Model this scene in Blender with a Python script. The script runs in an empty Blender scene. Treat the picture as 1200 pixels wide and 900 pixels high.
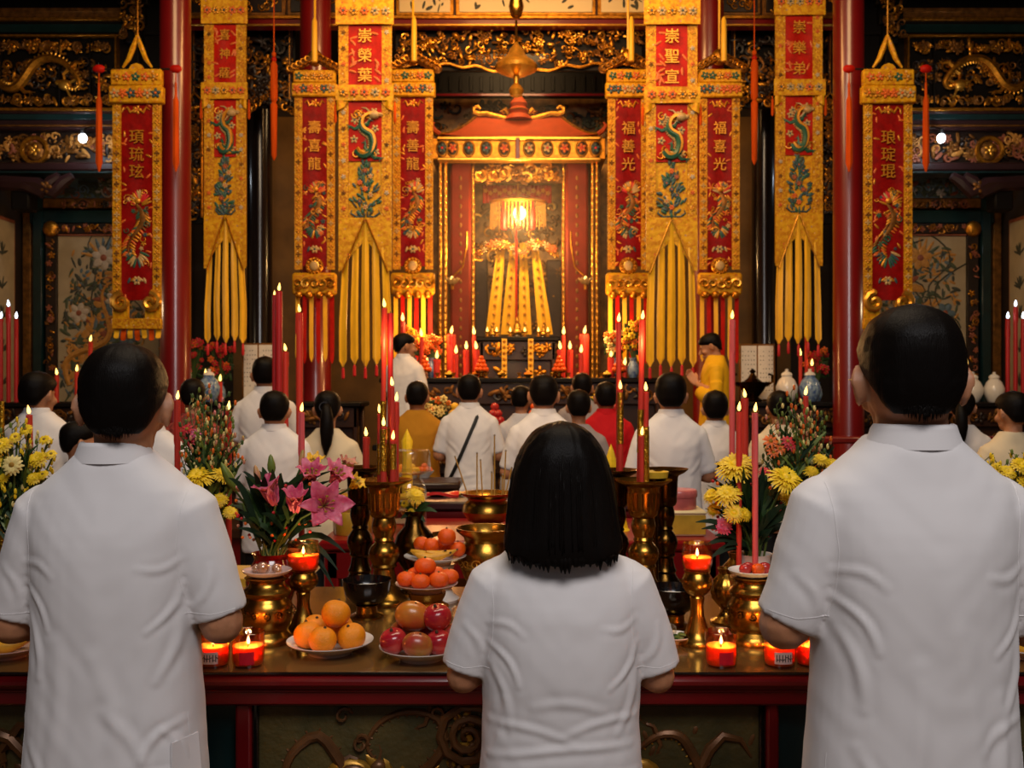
import bpy, bmesh, math, random
from mathutils import Vector, Matrix, Quaternion, noise
from mathutils.bvhtree import BVHTree
SC = bpy.context.scene
COL = SC.collection
PI = math.pi
FPX = 35.0/36.0*1200.0           # focal length in pixels of the 1200 px wide frame
CAMZ = 1.6

# ------------------------------------------------------------------ camera
cam_d = bpy.data.cameras.new('camera'); cam = bpy.data.objects.new('camera', cam_d); COL.objects.link(cam)
cam.location = (0, 0, CAMZ); cam.rotation_euler = (PI/2, 0, 0)
cam_d.lens = 35; cam_d.sensor_width = 36; cam_d.clip_start = .05
cam_d.dof.use_dof = True; cam_d.dof.focus_distance = 2.15; cam_d.dof.aperture_fstop = 9.0
SC.camera = cam
SC.view_settings.view_transform = 'Standard'; SC.view_settings.look = 'None'
SC.view_settings.gamma = 1; SC.view_settings.use_curve_mapping = False
SC.view_settings.exposure = 0.0
SC.cycles.max_bounces = 7; SC.cycles.transparent_max_bounces = 16
SC.cycles.diffuse_bounces = 3; SC.cycles.glossy_bounces = 3; SC.cycles.transmission_bounces = 6
SC.cycles.sample_clamp_indirect = 3.0; SC.cycles.caustics_reflective = False; SC.cycles.caustics_refractive = False

def P(px, py, d):
    return Vector(((px-600)/FPX*d, d, CAMZ+(450-py)/FPX*d))
def X(px, d): return (px-600)/FPX*d
def Z(py, d): return CAMZ+(450-py)/FPX*d

# ------------------------------------------------------------------ light
w = bpy.data.worlds.new('world'); SC.world = w; w.use_nodes = True
bg = w.node_tree.nodes['Background']; bg.inputs[0].default_value = (.62, .68, .8, 1); bg.inputs[1].default_value = .10
def light(name, kind, loc, energy, col, size=.1, aim=None, size_y=None, spread=None):
    l = bpy.data.lights.new(name, kind); l.energy = energy; l.color = col
    if kind == 'AREA':
        l.size = size
        if size_y: l.shape = 'RECTANGLE'; l.size_y = size_y
        if spread: l.spread = spread
    else: l.shadow_soft_size = size
    o = bpy.data.objects.new(name, l); COL.objects.link(o); o.location = loc
    if aim is not None: o.rotation_euler = (Vector(aim)-Vector(loc)).to_track_quat('-Z', 'Y').to_euler()
    return o
WARM = (1, .62, .27); AMBER = (1, .5, .16); NEUT = (1, .95, .94)
light('front_ceiling_light', 'AREA', (.5, -1.0, 4.6), 118, NEUT, 2.6, (.3, 2.3, 1.2), 1.4)
light('hall_ceiling_light', 'AREA', (0, 3.6, 5.9), 150, (1, .79, .56), 3.5, (0, 6.5, 1.2), 1.6)
light('banner_light_left', 'AREA', (-2.2, 5.6, 6.0), 92, WARM, 1.6, (-2.0, 10, 3.2))
light('banner_light_right', 'AREA', (2.2, 5.6, 6.0), 92, WARM, 1.6, (2.0, 10, 3.2))
light('altar_light', 'AREA', (0, 8.3, 5.9), 125, AMBER, 1.2, (0, 12, 3.0))
light('shrine_lamp_light', 'POINT', (0.07, 11.42, 3.5), 80, (1, .58, .22), .07)
light('shrine_roof_fill', 'AREA', (0, 11.35, 5.5), 26, WARM, .8, (0, 12.4, 4.4))  # added unseen fill behind the valance, brightens the shrine roof and upper wall
for sx in (-1, 1):
    light('bracket_bulb_light', 'POINT', (sx*4.95, 11.3, 4.4), 8, (.82, .9, 1), .05)
    light('altar_candle_light', 'POINT', (sx*.75, 9.9, 2.25), 30, (1, .5, .17), .06)
    light('side_altar_light', 'POINT', (sx*4.6, 9.5, 2.5), 14, (1, .72, .42), .08)
light('table_candle_light', 'POINT', (-.36, 2.86, 1.72), .8, (1, .52, .18), .02)
light('table_candle_light', 'POINT', (.37, 2.86, 1.72), .8, (1, .52, .18), .02)
light('offering_table_light', 'POINT', (0, 4.6, 1.9), 10, (1, .6, .25), .1)  # warm point light over the offering tables, no candle stands at this spot

# ------------------------------------------------------------------ materials
def lin(c):
    return tuple((x/255/12.92) if x/255 <= .04045 else ((x/255+.055)/1.055)**2.4 for x in c)
MATS = {}
def mat(name, col, rough=.5, metal=0., vary=None, bump=None, coat=0, sss=0, sheen=0, spec=.5, emit=None, alpha=None, trans=0, ior=1.45, stretch=None, col2=None):
    """col: sRGB 0-255.  vary=(scale, amount) noise on the colour (towards col2 or darker).  bump=(scale, strength)."""
    m = bpy.data.materials.new(name); m.use_nodes = True; MATS[name] = m
    nt = m.node_tree; b = nt.nodes['Principled BSDF']; L = nt.links
    c = lin(col)+(1,)
    b.inputs['Base Color'].default_value = c; b.inputs['Roughness'].default_value = rough; b.inputs['Metallic'].default_value = metal
    b.inputs['Specular IOR Level'].default_value = spec; b.inputs['Coat Weight'].default_value = coat; b.inputs['Coat Roughness'].default_value = .12
    b.inputs['Sheen Weight'].default_value = sheen; b.inputs['Transmission Weight'].default_value = trans; b.inputs['IOR'].default_value = ior
    if sss:
        b.inputs['Subsurface Weight'].default_value = sss; b.inputs['Subsurface Radius'].default_value = (.02, .008, .004); b.inputs['Subsurface Scale'].default_value = .5
    if emit: b.inputs['Emission Color'].default_value = lin(emit[0])+(1,); b.inputs['Emission Strength'].default_value = emit[1]
    if alpha is not None: b.inputs['Alpha'].default_value = alpha
    if vary or bump:
        tc = nt.nodes.new('ShaderNodeTexCoord'); src = tc.outputs['Object']
        if stretch:
            mp = nt.nodes.new('ShaderNodeMapping'); mp.inputs['Scale'].default_value = stretch; L.new(src, mp.inputs[0]); src = mp.outputs[0]
    if vary:
        n = nt.nodes.new('ShaderNodeTexNoise'); n.inputs['Scale'].default_value = vary[0]; n.inputs['Detail'].default_value = 4; L.new(src, n.inputs['Vector'])
        r = nt.nodes.new('ShaderNodeMapRange'); r.inputs[1].default_value = .35; r.inputs[2].default_value = .68; L.new(n.outputs[0], r.inputs[0])
        mx = nt.nodes.new('ShaderNodeMix'); mx.data_type = 'RGBA'; L.new(r.outputs[0], mx.inputs[0])
        c2 = lin(col2)+(1,) if col2 else tuple(v*(1-vary[1]) for v in c[:3])+(1,)
        mx.inputs[6].default_value = c; mx.inputs[7].default_value = c2; L.new(mx.outputs[2], b.inputs['Base Color'])
    if bump:
        n = nt.nodes.new('ShaderNodeTexNoise'); n.inputs['Scale'].default_value = bump[0]; n.inputs['Detail'].default_value = 3; L.new(src, n.inputs['Vector'])
        bp = nt.nodes.new('ShaderNodeBump'); bp.inputs['Strength'].default_value = bump[1]; bp.inputs['Distance'].default_value = .01; L.new(n.outputs[0], bp.inputs['Height']); L.new(bp.outputs[0], b.inputs['Normal'])
    return m
def brocade(name, col, col2, jewels, scale, rough=.5, metal=.12, mk=.28):
    """cloth of woven gold with small sewn coloured motifs"""
    m = mat(name, col, rough, metal, spec=.25); nt = m.node_tree; b = nt.nodes['Principled BSDF']; L = nt.links
    tc = nt.nodes.new('ShaderNodeTexCoord'); src = tc.outputs['Object']
    n = nt.nodes.new('ShaderNodeTexNoise'); n.inputs['Scale'].default_value = scale*1.6; n.inputs['Detail'].default_value = 3; L.new(src, n.inputs['Vector'])
    r = nt.nodes.new('ShaderNodeMapRange'); r.inputs[1].default_value = .4; r.inputs[2].default_value = .62; L.new(n.outputs[0], r.inputs[0])
    m1 = nt.nodes.new('ShaderNodeMix'); m1.data_type = 'RGBA'; L.new(r.outputs[0], m1.inputs[0])
    m1.inputs[6].default_value = lin(col)+(1,); m1.inputs[7].default_value = lin(col2)+(1,)
    v = nt.nodes.new('ShaderNodeTexVoronoi'); v.inputs['Scale'].default_value = scale; L.new(src, v.inputs['Vector'])
    lt = nt.nodes.new('ShaderNodeMath'); lt.operation = 'LESS_THAN'; lt.inputs[1].default_value = mk; L.new(v.outputs['Distance'], lt.inputs[0])
    sep = nt.nodes.new('ShaderNodeSeparateColor'); L.new(v.outputs['Color'], sep.inputs[0])
    cr = nt.nodes.new('ShaderNodeValToRGB'); cr.color_ramp.interpolation = 'CONSTANT'; L.new(sep.outputs[0], cr.inputs[0])
    els = cr.color_ramp.elements
    while len(els) < len(jewels): els.new(.5)
    for i, j in enumerate(jewels): els[i].position = i/len(jewels); els[i].color = lin(j)+(1,)
    m2 = nt.nodes.new('ShaderNodeMix'); m2.data_type = 'RGBA'; L.new(lt.outputs[0], m2.inputs[0]); L.new(m1.outputs[2], m2.inputs[6]); L.new(cr.outputs[0], m2.inputs[7])
    L.new(m2.outputs[2], b.inputs['Base Color'])
    bp = nt.nodes.new('ShaderNodeBump'); bp.inputs['Strength'].default_value = .3; bp.inputs['Distance'].default_value = .01
    ad = nt.nodes.new('ShaderNodeMath'); ad.operation = 'ADD'; L.new(n.outputs[0], ad.inputs[0]); L.new(v.outputs['Distance'], ad.inputs[1]); L.new(ad.outputs[0], bp.inputs['Height']); L.new(bp.outputs[0], b.inputs['Normal'])
    return m
def thin_glass(name, tint, gloss=.12, rough=.03, op=0.0):
    """thin clear sheet: see-through with a mirror-like film"""
    m = bpy.data.materials.new(name); m.use_nodes = True; MATS[name] = m; nt = m.node_tree; L = nt.links
    nt.nodes.remove(nt.nodes['Principled BSDF']); out = nt.nodes['Material Output']
    t = nt.nodes.new('ShaderNodeBsdfTransparent'); t.inputs[0].default_value = lin(tint)+(1,)
    g = nt.nodes.new('ShaderNodeBsdfGlossy'); g.inputs['Roughness'].default_value = rough
    fr = nt.nodes.new('ShaderNodeLayerWeight'); fr.inputs[0].default_value = .25
    ml = nt.nodes.new('ShaderNodeMath'); ml.operation = 'MULTIPLY_ADD'; ml.inputs[1].default_value = .55; ml.inputs[2].default_value = gloss; L.new(fr.outputs['Facing'], ml.inputs[0])
    mx = nt.nodes.new('ShaderNodeMixShader'); L.new(ml.outputs[0], mx.inputs[0]); L.new(t.outputs[0], mx.inputs[1]); L.new(g.outputs[0], mx.inputs[2])
    L.new(mx.outputs[0], out.inputs[0]); return m
def flame_mat(name, col, strength):
    m = bpy.data.materials.new(name); m.use_nodes = True; MATS[name] = m; nt = m.node_tree
    nt.nodes.remove(nt.nodes['Principled BSDF'])
    e = nt.nodes.new('ShaderNodeEmission'); e.inputs[0].default_value = lin(col)+(1,); e.inputs[1].default_value = strength
    nt.links.new(e.outputs[0], nt.nodes['Material Output'].inputs[0]); m.cycles.emission_sampling = 'NONE'; return m

mat('shirt_white', (226, 222, 222), .85, sheen=.15, bump=(900, .05), spec=.2)
mat('shirt_cream', (214, 198, 168), .85, spec=.2, bump=(600, .05)); mat('shirt_mustard', (176, 120, 30), .85, spec=.2, bump=(600, .05))
mat('shirt_red', (190, 22, 30), .8, spec=.2, bump=(600, .05)); mat('shirt_grey', (150, 140, 140), .85, spec=.2, bump=(600, .05))
mat('shirt_paleblue', (196, 196, 205), .85, spec=.2, bump=(600, .05)); mat('shirt_navy', (22, 24, 34), .8, spec=.2); mat('shirt_maroon', (92, 26, 30), .8, vary=(40, .6), col2=(170, 70, 60))
mat('robe_yellow', (222, 168, 22), .7, spec=.25, bump=(40, .1))
mat('trousers_black', (20, 19, 21), .8); mat('trousers_navy', (30, 32, 44), .8); mat('leather_black', (15, 14, 14), .4); mat('strap_black', (14, 13, 14), .6)
mat('skin', (186, 128, 92), .5, sss=.12, vary=(60, .12), bump=(300, .05)); mat('skin_tan', (160, 102, 68), .5, sss=.12, vary=(60, .12))
mat('hair_black', (15, 11, 9), .42, spec=.11, bump=(620, .2), stretch=(1, 1, .06)); mat('hair_fade', (24, 19, 17), .6, bump=(500, .6))
mat('lip', (150, 80, 70), .4); mat('glasses_metal', (60, 50, 46), .25, .9)
mat('eye_white', (225, 220, 214), .2); mat('iris', (28, 16, 12), .15)
mat('brass', (186, 138, 56), .27, 1., vary=(14, .35), bump=(60, .04)); mat('bronze_dark', (96, 68, 28), .25, 1., vary=(18, .4), bump=(70, .08))
mat('gilt', (206, 138, 40), .36, .85, vary=(22, .55), bump=(80, .2)); mat('gilt_dull', (146, 96, 40), .5, .6, vary=(16, .6), bump=(80, .2))
mat('gilt_bright', (232, 170, 64), .32, .8, vary=(22, .3))
mat('carved_wood_dark', (38, 24, 16), .45, vary=(12, .5), bump=(60, .2)); mat('wood_dark', (52, 29, 17), .4, vary=(6, .4), coat=.2, stretch=(1, 1, .2)); mat('wood_black', (11, 7, 6), .55, spec=.25)
mat('wood_plum', (48, 26, 28), .35, coat=.3, vary=(5, .3)); mat('teal_paint', (14, 42, 44), .35, coat=.3, vary=(9, .3)); mat('green_dark', (30, 34, 20), .45, vary=(10, .4), col2=(52, 44, 20), bump=(70, .15))
mat('red_lacquer', (112, 9, 14), .34, coat=.6, vary=(3, .2)); mat('red_dark', (110, 10, 16), .3, coat=.4, vary=(5, .25)); mat('red_paint', (132, 12, 13), .35, coat=.3)
mat('post_dark', (26, 17, 15), .22, coat=.5); mat('ochre_wall', (124, 90, 40), .6, vary=(3, .4), bump=(30, .1))
mat('plaster_cream', (172, 154, 122), .8, vary=(5, .18), bump=(40, .1)); mat('wall_brown', (46, 33, 22), .7, vary=(3, .4)); mat('ceiling_brown', (40, 26, 18), .7, vary=(3, .4))
mat('floor_tile', (120, 88, 52), .3, vary=(2.2, .3), coat=.2)
brocade('gold_cloth', (208, 158, 22), (184, 122, 12), [(222, 176, 110), (176, 96, 40), (170, 130, 90), (226, 160, 40), (200, 130, 30), (190, 100, 40)], 20, mk=.2)
brocade('gold_trim', (204, 152, 26), (166, 104, 14), [(216, 186, 120), (136, 90, 40), (170, 90, 40), (230, 175, 60)], 34, mk=.22)
mat('silk_yellow', (240, 184, 30), .42, sheen=.2, vary=(30, .15), bump=(120, .06), stretch=(1, 1, .25)); mat('silk_red', (178, 22, 8), .5, spec=.15, vary=(14, .3), bump=(30, .25))
mat('silk_crimson', (136, 8, 8), .5, spec=.15, vary=(14, .35), bump=(30, .25)); mat('silk_orange', (200, 76, 12), .7, spec=.1, vary=(60, .3), stretch=(1, 1, .1))
mat('thread_gold', (212, 146, 40), .4, .45, vary=(60, .3)); mat('thread_blue', (52, 82, 92), .45, vary=(50, .3)); mat('thread_green', (38, 92, 74), .45, vary=(50, .3)); mat('thread_pale', (186, 156, 104), .45, vary=(50, .25)); mat('thread_orange', (214, 104, 36), .45, vary=(50, .3))
mat('cloth_yellow', (214, 164, 40), .5, sheen=.3, vary=(8, .2), bump=(14, .3))
mat('paint_blue', (92, 112, 122), .6, vary=(30, .3)); mat('paint_ochre', (196, 138, 62), .6, vary=(30, .3)); mat('paint_green', (78, 88, 62), .6, vary=(30, .3)); mat('paint_dark', (60, 62, 52), .6)
mat('paint_pale', (190, 176, 156), .6, vary=(30, .2)); mat('paint_rust', (150, 84, 58), .6, vary=(30, .3)); mat('paper_white', (226, 220, 210), .7, vary=(40, .1)); mat('ink', (40, 36, 34), .7)
mat('roof_red', (168, 66, 26), .55, spec=.2, vary=(9, .2), bump=(60, .2)); mat('shrine_red', (120, 34, 14), .55, spec=.2, vary=(5, .3)); mat('shrine_back', (190, 142, 74), .55, vary=(9, .5), col2=(120, 86, 52), bump=(30, .3)); mat('drape_dusk', (72, 52, 50), .6, vary=(7, .4))
mat('wax_red', (208, 62, 48), .42, sss=.25, spec=.4); mat('wax_deep', (176, 34, 38), .42, sss=.2); mat('wax_pink', (226, 98, 98), .42, sss=.2); mat('wax_orange', (255, 150, 92), .4, sss=1.)
MATS['wax_orange'].node_tree.nodes['Principled BSDF'].inputs['Subsurface Radius'].default_value = (.06, .022, .010)
mat('foil_gold', (208, 158, 44), .28, .9, vary=(90, .5), bump=(160, .5)); mat('wick', (30, 22, 18), .8)
flame_mat('flame', (255, 196, 96), 5.0); flame_mat('flame_core', (255, 240, 200), 9.0); flame_mat('flame_white', (225, 238, 255), 7.0); flame_mat('bulb_glow', (235, 245, 255), 16.0); flame_mat('lamp_glow', (255, 214, 140), 7.0)
thin_glass('glass_clear', (250, 246, 240), .06); thin_glass('glass_amber', (255, 214, 178), .025); thin_glass('plastic_wrap', (255, 252, 248), .12, .12); thin_glass('lens', (245, 245, 245), .05)
mat('porcelain', (226, 220, 212), .18, coat=.5); mat('porcelain_blue', (150, 176, 196), .2, coat=.5, vary=(30, .4), col2=(60, 90, 150)); mat('ceramic_red', (128, 14, 16), .14, coat=.7); mat('bowl_black', (18, 14, 13), .16, coat=.6); mat('dish_pink', (206, 176, 168), .25, coat=.4)
mat('orange_peel', (244, 146, 18), .38, bump=(420, .35), vary=(30, .12)); mat('mandarin_peel', (236, 92, 12), .34, bump=(300, .35), vary=(30, .15)); mat('apple_red', (150, 10, 34), .22, coat=.3, vary=(18, .5), col2=(190, 60, 50))
mat('mango_skin', (166, 40, 42), .3, coat=.2, vary=(14, .6), col2=(150, 116, 40)); mat('mango_green', (196, 132, 34), .3, coat=.2, vary=(9, .6), col2=(180, 50, 40)); mat('banana_skin', (226, 164, 40), .45, vary=(30, .3)); mat('stem_brown', (70, 50, 28), .7)
mat('leaf_green', (44, 70, 30), .52, spec=.3, vary=(30, .4)); mat('leaf_dark', (24, 44, 24), .6, spec=.2, vary=(30, .35)); mat('leaf_light', (112, 128, 50), .45, vary=(30, .3)); mat('stem_green', (70, 92, 40), .5)
mat('lily_pink', (186, 44, 86), .45, vary=(34, .25), col2=(220, 118, 142), sss=.08); mat('lily_bud', (222, 120, 120), .45, vary=(30, .3), col2=(170, 150, 70)); mat('stamen', (226, 170, 110), .6); mat('lily_yellow', (236, 184, 40), .5)
mat('petal_yellow', (246, 204, 30), .5, vary=(50, .15)); mat('petal_cream', (238, 214, 132), .5, vary=(50, .1)); mat('petal_red', (200, 34, 40), .5, vary=(50, .2)); mat('petal_orange', (234, 110, 30), .5, vary=(50, .2)); mat('flower_eye', (150, 110, 26), .7)
mat('incense', (196, 146, 60), .7); mat('incense_red', (150, 30, 26), .6); mat('ash', (150, 134, 112), .9, bump=(120, .6))
mat('box_pink', (214, 110, 104), .3, coat=.3, vary=(20, .25)); mat('box_cream', (222, 200, 150), .5); mat('box_yellow', (208, 164, 50), .4, vary=(20, .2)); mat('cake_yellow', (232, 184, 52), .45, vary=(25, .2)); mat('packet_red', (196, 34, 30), .3, coat=.3)
mat('label_pale', (232, 200, 190), .5); mat('label_red', (196, 16, 40), .5); mat('candy', (226, 176, 160), .3, coat=.5, vary=(50, .4), col2=(180, 120, 40))

def smooth(pts, k=5):
    """rounded path through the given points"""
    P_ = [Vector(p) for p in pts]; out = []
    for i in range(len(P_)-1):
        a, b, c, d = P_[max(i-1, 0)], P_[i], P_[i+1], P_[min(i+2, len(P_)-1)]
        for j in range(k):
            t = j/k; out.append(.5*((2*b)+(c-a)*t+(2*a-5*b+4*c-d)*t*t+(3*b-a-3*c+d)*t*t*t))
    return out+[P_[-1]]
# ------------------------------------------------------------------ mesh builder
class MB:
    def __init__(s): s.v = []; s.f = []; s.m = []; s.mats = []
    def mi(s, name):
        if name not in s.mats: s.mats.append(name)
        return s.mats.index(name)
    def add(s, vs, fs, m, M=None):
        k = len(s.v); i = s.mi(m)
        s.v += [tuple(M @ Vector(v)) for v in vs] if M is not None else [tuple(v) for v in vs]
        s.f += [tuple(k+j for j in f) for f in fs]; s.m += [i]*len(fs); return s
    def box(s, lo, hi, m, bv=0., M=None):
        lo = Vector(lo); hi = Vector(hi); c = (lo+hi)/2; h = (hi-lo)/2; b = min(bv, h.x*.9, h.y*.9, h.z*.9)
        if b <= 0:
            vs = [(c.x+sx*h.x, c.y+sy*h.y, c.z+sz*h.z) for sx in (-1, 1) for sy in (-1, 1) for sz in (-1, 1)]
            return s.add(vs, [(0, 1, 3, 2), (4, 6, 7, 5), (0, 4, 5, 1), (2, 3, 7, 6), (0, 2, 6, 4), (1, 5, 7, 3)], m, M)
        idx = {}; vs = []
        for sx in (-1, 1):
            for sy in (-1, 1):
                for sz in (-1, 1):
                    for a in range(3):
                        p = [sx*(h.x-b), sy*(h.y-b), sz*(h.z-b)]; p[a] += (sx, sy, sz)[a]*b
                        idx[(sx, sy, sz, a)] = len(vs); vs.append(tuple(c+Vector(p)))
        fs = []
        for a in range(3):
            o = [i for i in range(3) if i != a]
            for g in (-1, 1):
                q = []
                for (u, v) in ((-1, -1), (1, -1), (1, 1), (-1, 1)):
                    k = [0, 0, 0]; k[a] = g; k[o[0]] = u; k[o[1]] = v; q.append(idx[(*k, a)])
                fs.append(tuple(q))
            for u in (-1, 1):
                for v in (-1, 1):
                    k0 = [0, 0, 0]; k0[o[0]] = u; k0[o[1]] = v; k1 = k0[:]; k0[a] = -1; k1[a] = 1
                    fs.append((idx[(*k0, o[0])], idx[(*k1, o[0])], idx[(*k1, o[1])], idx[(*k0, o[1])]))
        for sx in (-1, 1):
            for sy in (-1, 1):
                for sz in (-1, 1): fs.append(tuple(idx[(sx, sy, sz, a)] for a in range(3)))
        return s.add(vs, fs, m, M)
    def lathe(s, prof, m, seg=24, c=(0, 0, 0), M=None, sx=1., sy=1., wob=None):
        vs = []; fs = []; n = len(prof); c = Vector(c)
        for (r, z) in prof:
            for k in range(seg):
                a = 2*PI*k/seg; q = r*(1+(wob(a, z) if wob else 0)); vs.append((c.x+q*math.cos(a)*sx, c.y+q*math.sin(a)*sy, c.z+z))
        for i in range(n-1):
            for k in range(seg): fs.append((i*seg+k, i*seg+(k+1) % seg, (i+1)*seg+(k+1) % seg, (i+1)*seg+k))
        if prof[0][0] > 1e-5: fs.append(tuple(range(seg-1, -1, -1)))
        if prof[-1][0] > 1e-5: fs.append(tuple((n-1)*seg+k for k in range(seg)))
        return s.add(vs, fs, m, M)
    def tube(s, pts, rad, m, seg=6, M=None, flat=None, fr=.4):
        pts = [Vector(p) for p in pts]; n = len(pts)
        if not hasattr(rad, '__len__'): rad = [rad]*n
        vs = []; fs = []; up = None
        for i in range(n):
            t = (pts[min(i+1, n-1)]-pts[max(i-1, 0)])
            t = t.normalized() if t.length > 1e-9 else Vector((0, 0, 1))
            if up is None: up = t.orthogonal().normalized() if flat is None else Vector(flat)
            up = (up-t*up.dot(t)); up = up.normalized() if up.length > 1e-6 else t.orthogonal().normalized()
            sd = t.cross(up)
            for k in range(seg):
                a = 2*PI*k/seg; ku = fr if flat is not None else 1.
                vs.append(pts[i]+(up*math.cos(a)*ku+sd*math.sin(a))*rad[i])
        for i in range(n-1):
            for k in range(seg): fs.append((i*seg+k, i*seg+(k+1) % seg, (i+1)*seg+(k+1) % seg, (i+1)*seg+k))
        fs.append(tuple(range(seg-1, -1, -1))); fs.append(tuple((n-1)*seg+k for k in range(seg)))
        return s.add(vs, fs, m, M)
    def ell(s, c, r, m, seg=12, rings=8, M=None, fn=None):
        if not hasattr(r, '__len__'): r = (r, r, r)
        vs = [(0, 0, -1)]; fs = []
        for i in range(1, rings):
            t = -PI/2+PI*i/rings
            for k in range(seg): a = 2*PI*k/seg; vs.append((math.cos(t)*math.cos(a), math.cos(t)*math.sin(a), math.sin(t)))
        vs.append((0, 0, 1)); T = len(vs)-1
        for k in range(seg):
            fs.append((0, 1+(k+1) % seg, 1+k)); fs.append((T, T-seg+k, T-seg+(k+1) % seg))
        for i in range(rings-2):
            for k in range(seg): a = 1+i*seg; fs.append((a+k, a+(k+1) % seg, a+seg+(k+1) % seg, a+seg+k))
        out = []
        for v in vs:
            q = fn(Vector(v)) if fn else 1.
            out.append((c[0]+v[0]*r[0]*q, c[1]+v[1]*r[1]*q, c[2]+v[2]*r[2]*q))
        return s.add(out, fs, m, M)
    def prism(s, pts, y0, y1, m, M=None):
        """outline in x,z extruded from y0 to y1"""
        n = len(pts); vs = [(x, y0, z) for x, z in pts]+[(x, y1, z) for x, z in pts]
        fs = [tuple(range(n)), tuple(range(2*n-1, n-1, -1))]+[(i, i+n, (i+1) % n+n, (i+1) % n) for i in range(n)]
        return s.add(vs, fs, m, M)
    def loft(s, rings, m, M=None, cap=True):
        n = len(rings[0]); vs = [p for r in rings for p in r]; fs = []
        for i in range(len(rings)-1):
            for k in range(n): fs.append((i*n+k, i*n+(k+1) % n, (i+1)*n+(k+1) % n, (i+1)*n+k))
        if cap: fs.append(tuple(range(n-1, -1, -1))); fs.append(tuple((len(rings)-1)*n+k for k in range(n)))
        return s.add(vs, fs, m, M)
    def sheet(s, fn, nu, nv, m, th=.004, M=None):
        """thin solid sheet over u,v in 0..1; fn -> point; thickness along the local normal"""
        top = [[Vector(fn(i/nu, j/nv)) for j in range(nv+1)] for i in range(nu+1)]
        vs = []; W = nv+1
        nr = [[None]*W for _ in range(nu+1)]
        for i in range(nu+1):
            for j in range(W):
                du = top[min(i+1, nu)][j]-top[max(i-1, 0)][j]; dv = top[i][min(j+1, nv)]-top[i][max(j-1, 0)]
                k = du.cross(dv); nr[i][j] = k.normalized() if k.length > 1e-12 else Vector((0, -1, 0))
        for i in range(nu+1):
            for j in range(W): vs.append(top[i][j]+nr[i][j]*th/2)
        for i in range(nu+1):
            for j in range(W): vs.append(top[i][j]-nr[i][j]*th/2)
        o = (nu+1)*W; fs = []
        for i in range(nu):
            for j in range(nv):
                a = i*W+j; fs.append((a, a+W, a+W+1, a+1)); fs.append((o+a, o+a+1, o+a+W+1, o+a+W))
        for i in range(nu):
            a = i*W; fs.append((a, o+a, o+a+W, a+W)); a = i*W+nv; fs.append((a, a+W, o+a+W, o+a))
        for j in range(nv):
            a = j; fs.append((a, a+1, o+a+1, o+a)); a = nu*W+j; fs.append((a, o+a, o+a+1, a+1))
        return s.add(vs, fs, m, M)
    def merge(s, o, M=None):
        k = len(s.v); mp = [s.mi(n) for n in o.mats]
        s.v += [tuple(M @ Vector(v)) for v in o.v] if M is not None else o.v
        s.f += [tuple(k+j for j in f) for f in o.f]; s.m += [mp[i] for i in o.m]; return s
    def mesh(s, name, angle=40):
        me = bpy.data.meshes.new(name); me.from_pydata(s.v, [], s.f)
        for n in s.mats: me.materials.append(MATS[n])
        me.polygons.foreach_set('material_index', s.m)
        bm = bmesh.new(); bm.from_mesh(me); bmesh.ops.recalc_face_normals(bm, faces=bm.faces); bm.to_mesh(me); bm.free()
        me.polygons.foreach_set('use_smooth', [True]*len(me.polygons))
        if angle < 179: me.set_sharp_from_angle(angle=math.radians(angle))
        me.update(); return me
    def build(s, name, parent=None, loc=None, angle=40, rz=0):
        o = bpy.data.objects.new(name, s.mesh(name, angle)); COL.objects.link(o)
        if parent: o.parent = parent
        if loc is not None: o.location = loc
        if rz: o.rotation_euler.z = rz
        return o
def tag(o, label=None, cat=None, group=None, kind=None):
    if label: o['label'] = label
    if cat: o['category'] = cat
    if group: o['group'] = group
    if kind: o['kind'] = kind
    return o
def thing(name, label, cat, loc=(0, 0, 0), rz=0., group=None, kind=None):
    o = bpy.data.objects.new(name, None); COL.objects.link(o); o.location = loc; o.rotation_euler.z = rz; o.empty_display_size = .1
    return tag(o, label, cat, group, kind)
def struct(name, mb, parent=None, loc=None):
    o = mb.build(name, parent, loc)
    if not parent: o['kind'] = 'structure'
    return o
def remesh(mb, voxel, smooth, fac=.5):
    """merge overlapping closed shapes into one continuous skin, returned as a mesh"""
    me = bpy.data.meshes.new('tmp'); me.from_pydata(mb.v, [], mb.f)
    bm = bmesh.new(); bm.from_mesh(me); bmesh.ops.recalc_face_normals(bm, faces=bm.faces); bm.to_mesh(me); bm.free()
    o = bpy.data.objects.new('tmp', me); COL.objects.link(o)
    r = o.modifiers.new('r', 'REMESH'); r.mode = 'VOXEL'; r.voxel_size = voxel
    if smooth:
        sm = o.modifiers.new('s', 'SMOOTH'); sm.factor = fac; sm.iterations = smooth
    dg = bpy.context.evaluated_depsgraph_get(); out = bpy.data.meshes.new_from_object(o.evaluated_get(dg))
    bpy.data.objects.remove(o); bpy.data.meshes.remove(me)
    out.materials.clear()
    out.polygons.foreach_set('use_smooth', [True]*len(out.polygons)); return out
def linkmesh(name, me, m, parent=None, loc=None):
    me.name = name
    if m: me.materials.clear(); me.materials.append(MATS[m])
    o = bpy.data.objects.new(name, me); COL.objects.link(o); o.parent = parent
    if loc is not None: o.location = loc
    return o
_tc = bpy.data.curves.new('glyph', 'FONT'); _to = bpy.data.objects.new('glyph', _tc); COL.objects.link(_to); _tc.align_x = 'CENTER'; _tc.resolution_u = 2; _gc = {}
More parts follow.
